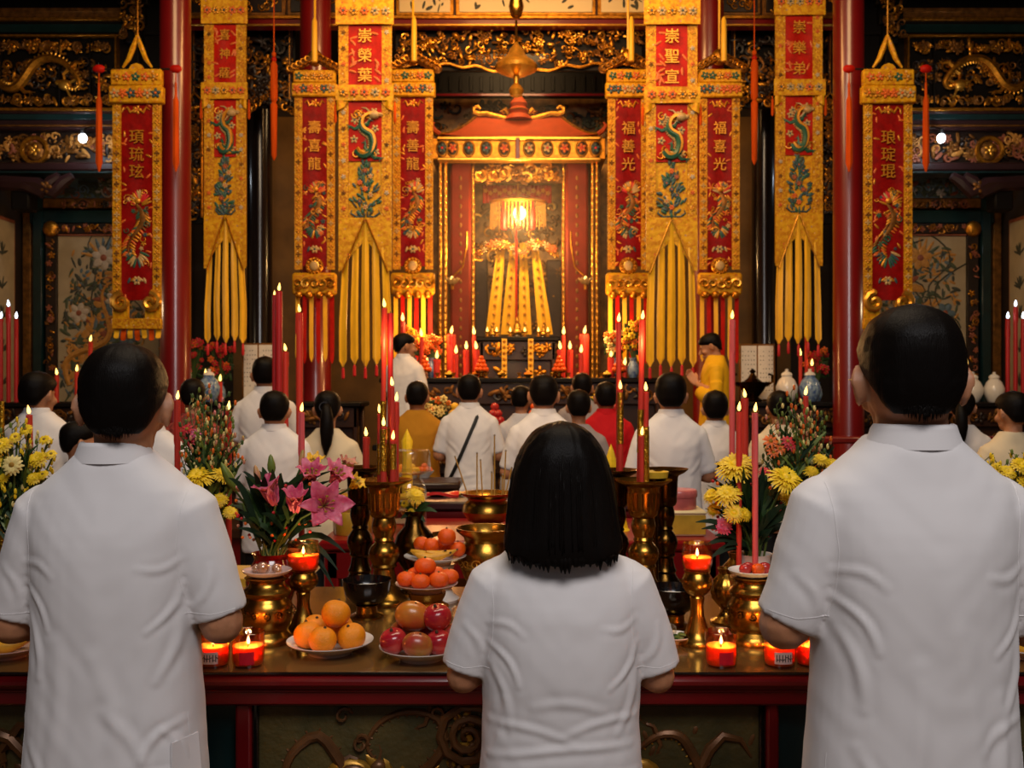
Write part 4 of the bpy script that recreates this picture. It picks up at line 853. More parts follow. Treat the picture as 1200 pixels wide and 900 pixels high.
MALE = [(.78, .178, .13), (.87, .175, .128), (1.0, .167, .122), (1.12, .160, .120), (1.25, .160, .122), (1.33, .167, .117), (1.39, .170, .102), (1.43, .150, .090), (1.46, .112, .083), (1.485, .084, .077), (1.50, .070, .068)]
FEMALE = [(.74, .188, .14), (.85, .184, .138), (.98, .172, .125), (1.08, .166, .120), (1.2, .170, .125), (1.30, .172, .118), (1.36, .168, .102), (1.40, .140, .086), (1.435, .104, .076), (1.46, .08, .07), (1.475, .07, .064)]
def limb(mb, pts, rad, m='skin', seg=10):
    mb.tube(pts, rad, m, seg)
    for p, r in zip(pts, rad): mb.ell(p, r*.98, m, seg, 6)
def hand_at(mb, w, d, up, side, s=1.):
    """palm and five bent fingers from the wrist w along d; up = back-of-hand direction, side = towards the thumb"""
    w, d, up, side = Vector(w), Vector(d).normalized(), Vector(up).normalized(), Vector(side).normalized()
    for k in range(4): mb.tube([w+side*(-.024+.016*k)*.6, w+d*.045+side*(-.027+.018*k), w+d*.085+side*(-.030+.020*k)], [.016, .015, .0115], 'skin', 8)
    for k, L in enumerate((.058, .072, .078, .070)):
        b = w+d*.082+side*(-.030+.020*k); p1 = b+d*L*.45-up*.004; p2 = b+d*L*.8-up*.014; p3 = b+d*L-up*.026
        mb.tube([b-d*.01, b, p1, p2, p3], [.0105, .0105, .0095, .0085, .006], 'skin', 8)
        for q, r in ((b, .0105), (p1, .0095), (p2, .0085), (p3, .0062)): mb.ell(q, r, 'skin', 8, 5)
    b = w+d*.025+side*.024; p1 = b+d*.03+side*.024-up*.008; p2 = p1+d*.032+side*.004-up*.008
    mb.tube([b, p1, p2], [.014, .0115, .008], 'skin', 8); mb.ell(p1, .0115, 'skin', 8, 5); mb.ell(p2, .0082, 'skin', 8, 5)
def head_shapes(mb, M, ear=.9):
    mb.ell((0, -.008, 1.598), (.0735, .093, .096), 'skin', 20, 14, M); mb.ell((0, .036, 1.565), (.06, .06, .078), 'skin', 16, 10, M)
    mb.ell((0, .04, 1.518), (.05, .052, .042), 'skin', 14, 8, M); mb.ell((0, .078, 1.492), (.02, .017, .017), 'skin', 8, 6, M); mb.ell((0, -.044, 1.562), (.058, .042, .05), 'skin', 14, 8, M)
    mb.tube([(0, .094, 1.59), (0, .108, 1.565), (0, .117, 1.548)], [.008, .011, .013], 'skin', 8, M); mb.ell((0, .112, 1.546), (.016, .011, .009), 'skin', 8, 6, M)
    mb.ell((0, .088, 1.605), (.045, .013, .009), 'skin', 10, 6, M)
    for s in (-1, 1):
        mb.ell((s*.043, .068, 1.552), (.022, .024, .02), 'skin', 8, 6, M)
        E = M @ Matrix.Translation((s*.0805, -.008, 1.582)) @ Matrix.Rotation(s*.62, 4, 'Z') @ Matrix.Rotation(-.16, 4, 'X')
        mb.ell((0, 0, 0), (.009*ear, .0185*ear, .033*ear), 'skin', 10, 8, E)
        mb.tube([E @ Vector((s*.004, .019*math.cos(a)*ear, .033*math.sin(a)*ear)) for a in [-.9+.42*k for k in range(11)]], .0052, 'skin', 6)
        mb.ell((0, .004, -.03*ear), (.007, .009, .01), 'skin', 8, 6, E); mb.ell((-s*.003, .0, -.004), (.012, .017, .028), 'skin', 10, 8, E)
    mb.ell((0, .094, 1.515), (.024, .009, .007), 'skin', 10, 6, M)
def body_mb(sex, M, elz=0., ew=0., reach=1.):
    mb = MB(); f = sex == 'f'; rows = FEMALE if f else MALE
    head_shapes(mb, M)
    nr = .05 if f else .056
    mb.tube([(0, -.012, 1.40), (0, -.014, 1.47), M @ Vector((0, -.012, 1.50)), M @ Vector((0, -.01, 1.56))], [nr*1.12, nr, nr*.98, nr], 'skin', 16)
    mb.loft([oval(0, 0, z-.02, hx*.84, hy*.8, hy*.8, 20, 2.3) for z, hx, hy in interp(rows[:-2], 12)], 'skin')
    mb.ell((0, 0, .9), (.15, .1, .12), 'skin', 14, 8)
    for s in (-1, 1):
        limb(mb, [(s*.13, -.005, 1.33 if f else 1.36), (s*(.178+ew), -.003, 1.24), (s*(.206+ew), -.002, 1.16+elz)], [.036, .038, .037] if f else [.042, .043, .043])
        limb(mb, [(s*(.206+ew), -.002, 1.16+elz), (s*.14, .13*reach, 1.17+elz), (s*.05, .25*reach, 1.215+elz)], [.038, .035, .025] if f else [.044, .040, .027])
        hand_at(mb, (s*.044, .25*reach+.012, 1.222+elz), (-s*.3, .55, .75), (s, .15, 0), (0, -.75, .6))
        limb(mb, [(s*.085, 0, .9), (s*.09, .01, .5), (s*.09, -.02, .1)], [.078, .05, .035]); mb.ell((s*.092, .045, .045), (.038, .1, .035), 'skin', 10, 6)
    return mb
def shirt_mb(sex, k=1., hem=None, sleeve=0., elz=0., ew=0.):
    mb = MB(); f = sex == 'f'; rows = FEMALE if f else MALE
    if hem: rows = [(hem, rows[0][1], rows[0][2])]+[r for r in rows if r[0] > hem+.03]
    mb.loft([oval(0, -.002, z, hx*k, hy*k, hy*k, 40, 2.35) for z, hx, hy in interp(rows, 30)], 'shirt_white')
    ds = -.028 if f else 0
    for s in (-1, 1):
        pts = [(s*.10, -.003, 1.395+ds), (s*.132, -.003, 1.372+ds), (s*(.157+ew*.5), -.002, 1.30+ds*.5), (s*(.180+ew), 0, 1.235), (s*(.199+ew), .004, 1.175+elz*.6-sleeve)]
        mb.tube(pts, [.058, .070, .066, .06, .056], 'shirt_white', 20)
        mb.ell(pts[1], (.070, .068, .064), 'shirt_white', 14, 8)
    return mb
def trousers_mb():
    mb = MB(); mb.loft([oval(0, 0, z, hx, hy, hy, 28, 2.2) for z, hx, hy in ((.8, .165, .125), (.9, .17, .125), (1.0, .155, .115), (1.05, .15, .11))], 'trousers_black')
    for s in (-1, 1): limb(mb, [(s*.085, 0, .86), (s*.09, .01, .5), (s*.09, -.015, .07)], [.09, .072, .062], 'trousers_black', 14)
    return mb
def shoe_mb(s):
    mb = MB(); mb.ell((s*.092, .05, .04), (.046, .13, .045), 'leather_black', 14, 8); mb.box((s*.092-.042, -.07, 0), (s*.092+.042, .165, .018), 'leather_black', .01); mb.ell((s*.092, -.02, .065), (.045, .06, .045), 'leather_black', 12, 8); return mb
def strands(mb, amt, seed, zk=4., ak=16.):
    """comb the outer shell into fine locks"""
    out = []
    for v in mb.v:
        a = math.atan2(v[1], v[0]); n = noise.noise(Vector((math.cos(a)*ak, math.sin(a)*ak, v[2]*zk+seed)))+.5*noise.noise(Vector((math.cos(a)*ak*2.3, math.sin(a)*ak*2.3, v[2]*zk*1.5+seed)))
        r = math.hypot(v[0], v[1]); q = 1+amt*n/max(r, .03); out.append((v[0]*q, v[1]*q, v[2]+amt*.25*n))
    mb.v = out; return mb
SHORT = [(1.536, .040, -.084, -.052), (1.548, .0535, -.092, -.040), (1.575, .0685, -.101, -.012), (1.60, .0780, -.105, .046), (1.628, .0815, -.107, .086), (1.645, .080, -.106, .099), (1.665, .0735, -.101, .092), (1.685, .062, -.086, .072), (1.70, .044, -.065, .045), (1.711, .016, -.035, .01), (1.713, .004, -.02, 0)]
BOB = [(1.432, .122, -.128, -.02), (1.45, .1215, -.132, .0), (1.47, .119, -.132, .02), (1.512, .115, -.128, .04), (1.555, .110, -.124, .05), (1.597, .102, -.120, .062), (1.638, .087, -.112, .085), (1.673, .063, -.092, .07), (1.69, .040, -.066, .04), (1.698, .014, -.035, .01), (1.70, .004, -.02, 0)]
def hair_mb(kind, hi=False, M=None, seed=1.):
    mb = MB(); n = 72 if hi else 28; rings = 44 if hi else 18
    base = BOB if kind == 'bob' else SHORT
    for z, hx, yb, yf in [tuple(r) for r in interp(base, rings)][:1]: pass
    R = []
    k = 1.05 if kind == 'full' else (1.0 if kind != 'pony' else 1.02)
    for z, hx, yb, yf in interp(base, rings):
        cy = (yb+yf)/2; hy = max((yf-yb)/2, .004); ring = oval(0, cy*k, z if kind != 'full' else 1.6+(z-1.6)*1.06, max(hx, .003)*k, hy*k, hy*k, n, 2.15)
        if kind == 'bob' and z < 1.5:
            t = (1.5-z)/.068; ring = [(x, y, zz-t*(.018*max(0, -math.sin(2*PI*i/n))-.012*abs(math.cos(2*PI*i/n))+.010*noise.noise(Vector((i*.9, 3.3, seed)))+.006*noise.noise(Vector((i*2.7, 1.3, seed))))) for i, (x, y, zz) in enumerate(ring)]
        R.append(ring)
    mb.loft(R, 'hair_black')
    strands(mb, (.0034 if kind == 'bob' else .0016) if hi else .0015, seed, 2.2 if kind == 'bob' else 12., 24 if kind == 'bob' else 30)
    if kind == 'bob':     # loose lock ends along the bottom edge
        r = random.Random(4)
        for i in range(54 if hi else 24):
            a = PI+PI*(i+.5)/(54 if hi else 24)+r.uniform(-.06, .06); x, y = .117*math.cos(a)*.98, -.055+.073*math.sin(a); L = r.uniform(.008, .026)
            zz = 1.44-.016*max(0, -math.sin(a)); mb.tube([(x*.93, y*.93, zz+.03), (x*.965, y*.975, zz), (x*r.uniform(.93, 1.0), y+.002, zz-L)], [.003, .0085, .001], 'hair_black', 7)
        if hi:
            for i in range(90):     # long strands lying over the back
                a = PI+PI*(.04+.92*r.random()); z0 = r.uniform(1.55, 1.67); pts = []
                for j in range(7):
                    z = z0+(1.43-z0)*j/6; rw = interp_at(BOB, z); cy = (rw[1]+rw[2])/2; hy = (rw[2]-rw[1])/2; pts.append((rw[0]*1.006*math.cos(a), cy+hy*1.012*math.sin(a), z-.016*max(0, -math.sin(a))*(j/6)))
                mb.tube(pts, [.0006, .0016, .002, .002, .0018, .0014, .0005], 'hair_black', 4)
    if hi and kind == 'short':      # short hairs tapering down the nape and behind the ears
        r = random.Random(int(seed*10))
        for i in range(520):
            a = -PI/2+r.uniform(-1.15, 1.15)*1.0; rel = abs(a+PI/2); z = 1.548-.012+.028*rel**1.5+r.uniform(-.006, .02)
            rx, cy, ry = .058, -.034, .056; x, y = rx*math.cos(a), cy+ry*math.sin(a)
            mb.tube([(x*.99, y*.99, z+.014), (x*1.045, y*1.035, z+.004), (x*1.02, y*1.0, z-.009)], [.0009, .0011, .0003], 'hair_black', 4)
    if kind == 'pony':
        mb.tube([(0, -.10, 1.615), (0, -.135, 1.60), (.004, -.15, 1.54), (.004, -.152, 1.46), (0, -.15, 1.38), (-.004, -.147, 1.31)], [.026, .03, .04, .043, .032, .005], 'hair_black', 12)
    if M is not None: mb.v = [tuple(M @ Vector(v)) for v in mb.v]
    return mb
def interp_at(rows, z):
    rows = sorted(rows)
    for a, b in zip(rows, rows[1:]):
        if a[0] <= z <= b[0]: t = (z-a[0])/(b[0]-a[0]); return [a[k]+(b[k]-a[k])*t for k in range(1, len(a))]
    return rows[-1][1:]
def collar_mb(m, sex='m', hi=True):
    mb = MB(); n = 40 if hi else 20
    def f(u, v):
        a = 2*PI*u+PI/2; t = v; dz = -.035*max(0, math.sin(a))
        if t < .35: q = t/.35; rx, ry, z = .064-.004*q, .062-.003*q, 1.485+.030*q
        elif t < .5: q = (t-.35)/.15; rx, ry, z = .060+.005*q, .059+.005*q, 1.515+.002*math.sin(q*PI)
        else: q = (t-.5)/.5; rx, ry, z = .065+.014*q**1.1, .064+.006*q**1.1, 1.515-.036*q
        return (rx*math.cos(a), -.012+ry*math.sin(a), z+dz)
    mb.sheet(f, n, 14, m, .0035); return mb
def glasses(parent, M):
    mb = MB()
    for s in (-1, 1):
        mb.tube([M @ Vector((s*.033+.024*math.cos(a), .108-.004*abs(math.cos(a)), 1.585+.018*math.sin(a))) for a in [i*PI/10 for i in range(21)]], .0014, 'glasses_metal', 6)
        mb.tube([M @ Vector(p) for p in ((s*.057, .106, 1.59), (s*.078, .092, 1.59), (s*.083, .03, 1.59), (s*.083, -.005, 1.588), (s*.081, -.022, 1.57))], .0016, 'glasses_metal', 6)
    mb.tube([M @ Vector(p) for p in ((-.009, .11, 1.588), (0, .113, 1.59), (.009, .11, 1.588))], .0013, 'glasses_metal', 6)
    o = mb.build('glasses', parent); mb = MB()
    for s in (-1, 1): mb.ell((s*.033, .108, 1.585), (.0235, .001, .0175), 'lens', 16, 6, M)
    mb.build('lens', o)
def fold_displace(me, folds, namp, seed, s=1.):
    n = len(me.vertices); co = np.empty(n*3, 'f'); me.vertices.foreach_get('co', co); co = co.reshape(-1, 3); no = np.empty(n*3, 'f'); me.vertex_normals.foreach_get('vector', no); no = no.reshape(-1, 3)
    d = np.zeros(n, 'f'); back = np.clip(.35-no[:, 1]*1.2, 0, 1)
    for x0, z0, x1, z1, w, a in folds:
        ax, az = x1-x0, z1-z0; L2 = ax*ax+az*az; t = np.clip(((co[:, 0]-x0)*ax+(co[:, 2]-z0)*az)/L2, 0, 1)
        bow = .012*np.sin(t*PI); px = x0+ax*t-az/math.sqrt(L2)*bow; pz = z0+az*t+ax/math.sqrt(L2)*bow
        dist = np.hypot(co[:, 0]-px, co[:, 2]-pz); e = np.sin(np.clip(t*1.0, .05, .95)*PI)**.5
        w = w*.8; d += a*.5*(np.exp(-(dist/w)**2)-.55*np.exp(-((dist-w*1.6)/w)**2))*e*back
    for i in range(n):
        p = co[i]; d[i] += namp*noise.noise(Vector((p[0]*9, p[1]*9, p[2]*4+seed)))+namp*.55*noise.noise(Vector((p[0]*14+p[2]*16, p[1]*10, p[2]*20-abs(p[0])*26+seed)))+namp*.5*noise.noise(Vector((p[0]*22, p[1]*22, p[2]*11+seed)))
    co += no*d[:, None]; me.vertices.foreach_set('co', co.ravel()); me.update()
def seam_lines(me, paths, m):
    """stitched seams laid on the cloth: each path is x,z points seen from the back"""
    bt = BVHTree.FromPolygons([v.co.copy() for v in me.vertices], [tuple(p.vertices) for p in me.polygons]); mb = MB()
    for path in paths:
        pts = []
        for (a, b), (c, d_) in zip(path, path[1:]):
            for i in range(10):
                h = bt.ray_cast(Vector((a+(c-a)*i/10, -1, b+(d_-b)*i/10)), Vector((0, 1, 0)))
                if h[0] is not None and h[0].y < .06: pts.append(h[0]-h[1]*.0002)
        if len(pts) > 2: mb.tube(pts, .0009, m, 5)
    return mb
CACHE = {}
def cached(key, fn, m):
    if key not in CACHE: CACHE[key] = fn()
    if (key, m) not in CACHE:
        me = CACHE[key].copy(); me.materials.clear(); me.materials.append(MATS[m]); CACHE[(key, m)] = me
    return CACHE[(key, m)]
def addm(name, me, parent):
    o = bpy.data.objects.new(name, me); COL.objects.link(o); o.parent = parent; return o
def person(label, px, top, d, sex, shirt, hair='short', trousers='trousers_black', skin='skin', rz=0., yaw=0., z0=0., pitch=0., group=None, extra=None, width=1., collar=True, H=None):
    h = (Z(top, d)-z0) if H is None else H; s = h/1.713; yaw = round((yaw-X(px, d)/d*.6)*8)/8
    r = thing('person', label, 'person', (X(px, d), d, z0), rz); r.scale = (s*width, s*width, s)
    key = (sex, round(yaw, 2), round(pitch, 2)); M = Matrix.Translation((0, 0, 1.45)) @ Matrix.Rotation(yaw, 4, 'Z') @ Matrix.Rotation(pitch, 4, 'X') @ Matrix.Translation((0, 0, -1.45))
    addm('body', cached(('body',)+key, lambda: remesh(body_mb(sex, M), .009, 3), skin), r)
    addm('shirt', cached(('shirt', sex), lambda: fine_shirt(sex), shirt), r)
    addm('trousers', cached(('tr',), lambda: remesh(trousers_mb(), .014, 3), trousers), r)
    for q in (-1, 1): addm('shoe', cached(('shoe', q), lambda: shoe_mb(q).mesh('shoe'), 'leather_black'), r)
    addm('hair', cached(('hair', hair)+key, lambda: hair_mb(hair, False, M).mesh('hair', 180), 'hair_black'), r)
    if collar and sex == 'm': addm('collar', cached(('collar',), lambda: collar_mb('shirt_white', 'm', False).mesh('collar', 60), shirt), r)
    if extra: extra(r, M)
    return r
def fine_shirt(sex):
    me = remesh(shirt_mb(sex, 1.02), .011, 4)
    fold_displace(me, [(-.15, 1.26, -.06, 1.16, .012, .006), (.15, 1.26, .07, 1.17, .012, .006), (-.1, 1.0, .1, 1.04, .014, .005), (-.12, .92, .13, .95, .014, .005), (-.05, 1.12, -.1, .9, .02, .006), (.08, 1.15, .1, .88, .02, .006)], .004, 2.); return me

# ---- the three people at the front table, seen from behind
def front_person(label, px, d, s, sex, shirt, hair, yaw, folds, seams, rows_k=1., elz=0., ew=0., pitch=0., gl=False, hs=0., vent=0, hem=None, trousers='trousers_black', tilt=0., sleeve=0.):
    r = thing('person', label, 'person', (X(px, d), d, 0)); r.scale = (s, s, s)
    M = Matrix.Translation((hs, 0, 1.45)) @ Matrix.Rotation(yaw, 4, 'Z') @ Matrix.Rotation(tilt, 4, 'Y') @ Matrix.Rotation(pitch, 4, 'X') @ Matrix.Translation((0, 0, -1.45))
    linkmesh('body', remesh(body_mb(sex, M, elz, ew), .0048, 5), 'skin', r)
    me = remesh(shirt_mb(sex, rows_k, hem, sleeve, elz, ew), .0052, 6); fold_displace(me, folds, .0022, px*.01)
    sm = seam_lines(me, seams, shirt); o = linkmesh('shirt', me, shirt, r)
    if sm.v: sm.build('seam', o)
    linkmesh('trousers', remesh(trousers_mb(), .01, 3), trousers, r)
    for q in (-1, 1): shoe_mb(q).build('shoe', r)
    hair_mb(hair, True, M, px*.37).build('hair', r, angle=180)
    if sex == 'm': collar_mb(shirt).build('collar', r, angle=60)
    else:
        mb = MB(); mb.tube([(.083*math.cos(a), -.006+.077*math.sin(a), 1.452-.02*max(0, math.sin(a))) for a in [i*PI/24 for i in range(49)]], .006, shirt, 8); mb.build('neckband', r)
    for q in (-1, 1):
        e = MB().ell((q*.032, .083, 1.584), (.0125, .0125, .0115), 'eye_white', 12, 8, M).ell((q*.032, .0935, 1.584), (.0055, .003, .0055), 'iris', 10, 6, M); e.build('eye', r)
        MB().tube([M @ Vector((q*.016, .1, 1.606)), M @ Vector((q*.034, .1, 1.611)), M @ Vector((q*.052, .09, 1.605))], [.002, .003, .0015], 'hair_black', 6).build('eyebrow', r)
    MB().ell((0, .1025, 1.5175), (.021, .004, .004), 'lip', 10, 6, M).ell((0, .1015, 1.511), (.019, .005, .005), 'lip', 10, 6, M).build('lips', r)
    if gl: glasses(r, M)
    if vent:
        q = vent; mb = MB().sheet(lambda u, v: (q*(.138+.030*u+(.012*u+.006)*v), -.094+.062*u-.010*v, .955-.175*v), 8, 10, shirt, .004); mb.build('side_vent', o)
    return r
arm = [[(s*.150, 1.425), (s*.146, 1.38), (s*.140, 1.32), (s*.143, 1.26), (s*.153, 1.21)] for s in (-1, 1)]
hems = [[(s*.150, 1.19), (s*.2, 1.187), (s*.245, 1.195)] for s in (-1, 1)]
side = [[(s*.156, 1.0), (s*.162, .92), (s*.166, .80)] for s in (-1, 1)]
armf = [(-.15, 1.25, -.09, 1.17, .008, .006), (.15, 1.25, .095, 1.165, .008, .006), (-.148, 1.21, -.11, 1.08, .010, .006), (.148, 1.21, .112, 1.07, .010, .006), (-.15, 1.29, -.08, 1.27, .009, .004), (.15, 1.3, .08, 1.285, .009, .004), (-.2, 1.28, -.165, 1.2, .010, .004), (.2, 1.28, .165, 1.2, .010, .004)]
front_person('man in a white shirt standing left of the bobbed woman, before the lilies', 138, 1.93, .981, 'm', 'shirt_white', 'short', .17,
    armf+[(.02, 1.02, .1, .9, .014, .006), (.0, 1.12, .05, .92, .02, .005), (-.07, 1.15, -.09, .88, .018, .005), (.09, .93, .15, .99, .010, .006), (.03, .87, .14, .9, .010, .005), (-.13, .95, -.1, .84, .012, .005), (-.02, 1.3, .0, 1.05, .03, .004), (.12, .98, .16, .9, .008, .005)], arm+hems+side, gl=True, trousers='trousers_navy', hs=.014, vent=1)
front_person('woman in a white T-shirt with a straight black bob, standing at the table', 657, 1.9, .9, 'f', 'shirt_white', 'bob', 0.02,
    armf+[(-.15, 1.02, .14, 1.045, .010, .006), (-.13, .97, .15, .985, .010, .006), (-.15, 1.09, .02, 1.055, .010, .005), (.0, 1.07, .15, 1.10, .010, .005), (-.1, .92, .14, .925, .011, .005), (-.06, 1.13, .08, 1.12, .012, .004), (-.16, .9, -.05, .94, .009, .005), (.16, .9, .04, .945, .009, .005), (-.05, 1.3, .05, 1.3, .03, .003), (-.12, 1.14, -.16, 1.0, .01, .004)], arm+[[(s*.150, 1.195), (s*.2, 1.19), (s*.245, 1.2)] for s in (-1, 1)], trousers='trousers_navy')
front_person('tall man with glasses in a white shirt, standing right of the bobbed woman', 1066, 1.65, 1.011, 'm', 'shirt_white', 'short', -.14,
    armf+[(-.03, 1.15, -.06, .9, .018, .006), (.03, 1.2, .05, .88, .02, .005), (.1, 1.1, .08, .9, .014, .005), (-.12, 1.02, -.07, .85, .012, .006), (.02, .95, .12, .9, .010, .005), (-.1, .9, .0, .93, .010, .004), (.0, 1.3, .02, 1.1, .03, .004), (.07, 1.02, .14, 1.06, .010, .005)], arm+[[(s*.150, 1.215), (s*.2, 1.21), (s*.245, 1.22)] for s in (-1, 1)]+side, elz=.03, gl=True, vent=-1)

# ---- worshippers further back
def strap(r, M):
    mb = MB(); mb.tube([(.062, .06, 1.44), (.075, .0, 1.47), (.07, -.066, 1.46), (.04, -.112, 1.38), (-.02, -.132, 1.24), (-.09, -.128, 1.08), (-.155, -.09, .95), (-.17, -.02, .9)], .014, 'strap_black', 6, flat=(0, -1, 0)); mb.build('bag_strap', r)
    MB().box((-.27, -.1, .72), (-.18, .1, .92), 'strap_black', .02).build('shoulder_bag', r)
def pony_tie(r, M): MB().tube([(.028*math.cos(a), -.125+.012*math.sin(a), 1.61+.028*math.sin(a)) for a in [i*PI/6 for i in range(13)]], .004, 'trousers_navy', 6).build('hair_tie', r)
person('man in a white shirt at the far left behind the pale daisy', 45, 436, 5.3, 'm', 'shirt_white', 'full', yaw=-.5)
person('short dark haired woman in navy by the left shoulder of the front left man', 93, 494, 4.9, 'f', 'shirt_navy', 'full', yaw=-.9, rz=-.35, extra=lambda r, M: MB().tube([(-.05, -.07, 1.43), (.06, -.125, 1.32), (.15, -.11, 1.2)], .016, 'dish_pink', 6, flat=(0, -1, 0)).build('sash', r))
person('man in a white shirt half hidden behind the front left man', 178, 452, 4.5, 'm', 'shirt_white', yaw=-.2)
person('dark haired worshipper in patterned maroon beside the left red column', 226, 444, 6.6, 'f', 'shirt_maroon', 'full')
person('tall man in a white shirt in front of the left notice sheets', 311, 417, 6.6, 'm', 'shirt_white', 'short')
person('man with thinning hair in a white shirt behind the pink lilies', 322, 457, 5.3, 'm', 'shirt_white', 'short', width=1.04)
person('woman in a cream blouse with a long black ponytail, behind the lilies', 384, 457, 5.7, 'f', 'shirt_cream', 'pony', extra=pony_tie)
person('man in a white shirt on the dais left of the shrine, facing right', 474, 390, 8.5, 'm', 'shirt_white', yaw=-.7, rz=-.5, z0=.44)
person('man in a mustard yellow shirt behind the left candles', 489, 446, 6.9, 'm', 'shirt_mustard', 'short', skin='skin_tan', collar=False)
person('man in a white shirt with a black bag strap across the back', 550, 438, 6.6, 'm', 'shirt_white', 'short', extra=strap)
person('person in a pale blue shirt standing just left behind the man above the bobbed woman', 611, 450, 8.0, 'f', 'shirt_paleblue', 'full', yaw=-.2, H=1.585)
person('man in a white shirt directly behind the bobbed woman', 637, 438, 5.4, 'm', 'shirt_white', 'short')
person('small dark haired child in grey in front of the man in red', 678, 457, 6.4, 'f', 'shirt_grey', 'full')
person('man in a grey shirt standing nearest the shrine, left of the man in red', 682, 430, 7.8, 'm', 'shirt_grey', 'short', H=1.69)
person('man in a bright red shirt', 710, 447, 6.8, 'm', 'shirt_red', 'short', skin='skin_tan')
person('man in a white shirt beside the right tall candles', 786, 437, 5.2, 'm', 'shirt_white', 'full')
person('man in a white shirt with a low dark head, standing below the yellow robed monk', 838, 458, 6.0, 'm', 'shirt_white', 'full')
person('dark haired woman in cream behind the right budding branches', 913, 458, 6.4, 'f', 'shirt_cream', 'full')
person('woman in white with a black ponytail and dark bag, right of the tall man', 1128, 457, 6.3, 'f', 'shirt_white', 'pony', extra=lambda r, M: MB().ell((-.14, -.17, 1.27), (.085, .07, .13), 'trousers_black', 14, 10).build('shoulder_bag', r), yaw=-.25)
person('short haired woman in a beige top at the far right, turned left', 1186, 459, 5.4, 'f', 'shirt_cream', 'full', yaw=.6)
person('worshipper in white half hidden behind the ear of the front right man', 1104, 466, 7.2, 'f', 'shirt_white', 'full')
# yellow robed monk on the dais, in profile
def monk():
    d = 8.5; z0 = .44; s = (Z(391, d)-z0)/1.70
    r = thing('person', 'monk in a long yellow robe facing left with joined hands', 'person', (X(838, d), d, z0), PI/2-.15); r.scale = (s, s, s); M = Matrix.Translation((0, 0, 1.45)) @ Matrix.Rotation(-.3, 4, 'X') @ Matrix.Translation((0, 0, -1.45))
    linkmesh('body', remesh(body_mb('m', M, .02, 0, .62), .007, 3), 'skin', r)
    mb = shirt_mb('m', 1.08); mb.loft([oval(0, 0, z, hx, hy, hy, 36, 2.2) for z, hx, hy in ((.04, .26, .2), (.3, .235, .185), (.7, .205, .16), (1.0, .185, .14), (1.2, .172, .13))], 'robe_yellow')
    for q in (-1, 1): mb.tube([(q*.19, 0, 1.25), (q*.215, .0, 1.14), (q*.16, .08, 1.13), (q*.09, .13, 1.17)], [.062, .07, .078, .062], 'robe_yellow', 16)
    me = remesh(mb, .009, 4); fold_displace(me, [(-.1+.05*k, 1.05, -.14+.07*k, .1, .02, .012) for k in range(5)], .006, 3.); linkmesh('robe', me, 'robe_yellow', r)
    hair_mb('short', True, M, 3).build('hair', r, angle=180)
    mb = MB(); mb.tube([(.07*math.cos(a), -.01+.066*math.sin(a), 1.475-.05*max(0, math.sin(a))) for a in [i*PI/16 for i in range(33)]], .014, 'robe_yellow', 8); mb.build('collar', r)
    for q in (-1, 1): addm('shoe', cached(('shoe', q), lambda: shoe_mb(q).mesh('shoe'), 'leather_black'), r)
monk()
# ------------------------------------------------------------------ tables in the hall
TZ = .963
mat('table_top', (112, 78, 40), .16, vary=(3, .35), coat=.5, bump=(20, .05)); mat('relief_brown', (118, 78, 44), .35, .35, vary=(14, .5)); mat('relief_gold', (200, 146, 48), .35, .5, vary=(14, .5)); mat('panel_green', (58, 54, 28), .5, vary=(9, .5), col2=(86, 72, 36), bump=(60, .3))
ft = thing('altar_table', 'long red front altar table with glass top and carved dragon panels', 'altar table', (0, 2.2, 0))
MB().box((-1.8, .012, TZ-.03), (1.8, .93, TZ-.006), 'table_top', .004).build('table_top', ft)
MB().box((-1.8, .004, TZ-.006), (1.8, .93, TZ), 'table_top', .002).box((-1.8, 0, TZ-.006), (1.8, .005, TZ-.0005), 'bowl_black', .001).build('glass_sheet', ft)
mb = MB().box((-1.8, -.004, TZ-.042), (1.8, .05, TZ-.006), 'red_dark', .014).box((-1.8, .02, TZ-.082), (1.8, .06, TZ-.042), 'red_dark', .006).box((-1.8, .014, TZ-.05), (1.8, .05, TZ-.042), 'red_dark', .003); mb.build('front_moulding', ft)
MB().box((-1.8, .88, TZ-.08), (1.8, .93, TZ-.03), 'red_dark', .01).build('back_rail', ft)
for a, b in ((-1.8, -1.74), (-.734, -.706), (-.622, -.586), (.572, .60), (.69, .72), (1.74, 1.8)): MB().box((a, .035, 0), (b, .09, TZ-.08), 'red_dark', .006).build('stile', ft)
for a, b in ((-.706, -.622), (.60, .69)): MB().box((a, .07, .05), (b, .085, TZ-.08), 'teal_paint', .003).build('teal_panel', ft)
rr = random.Random(77)
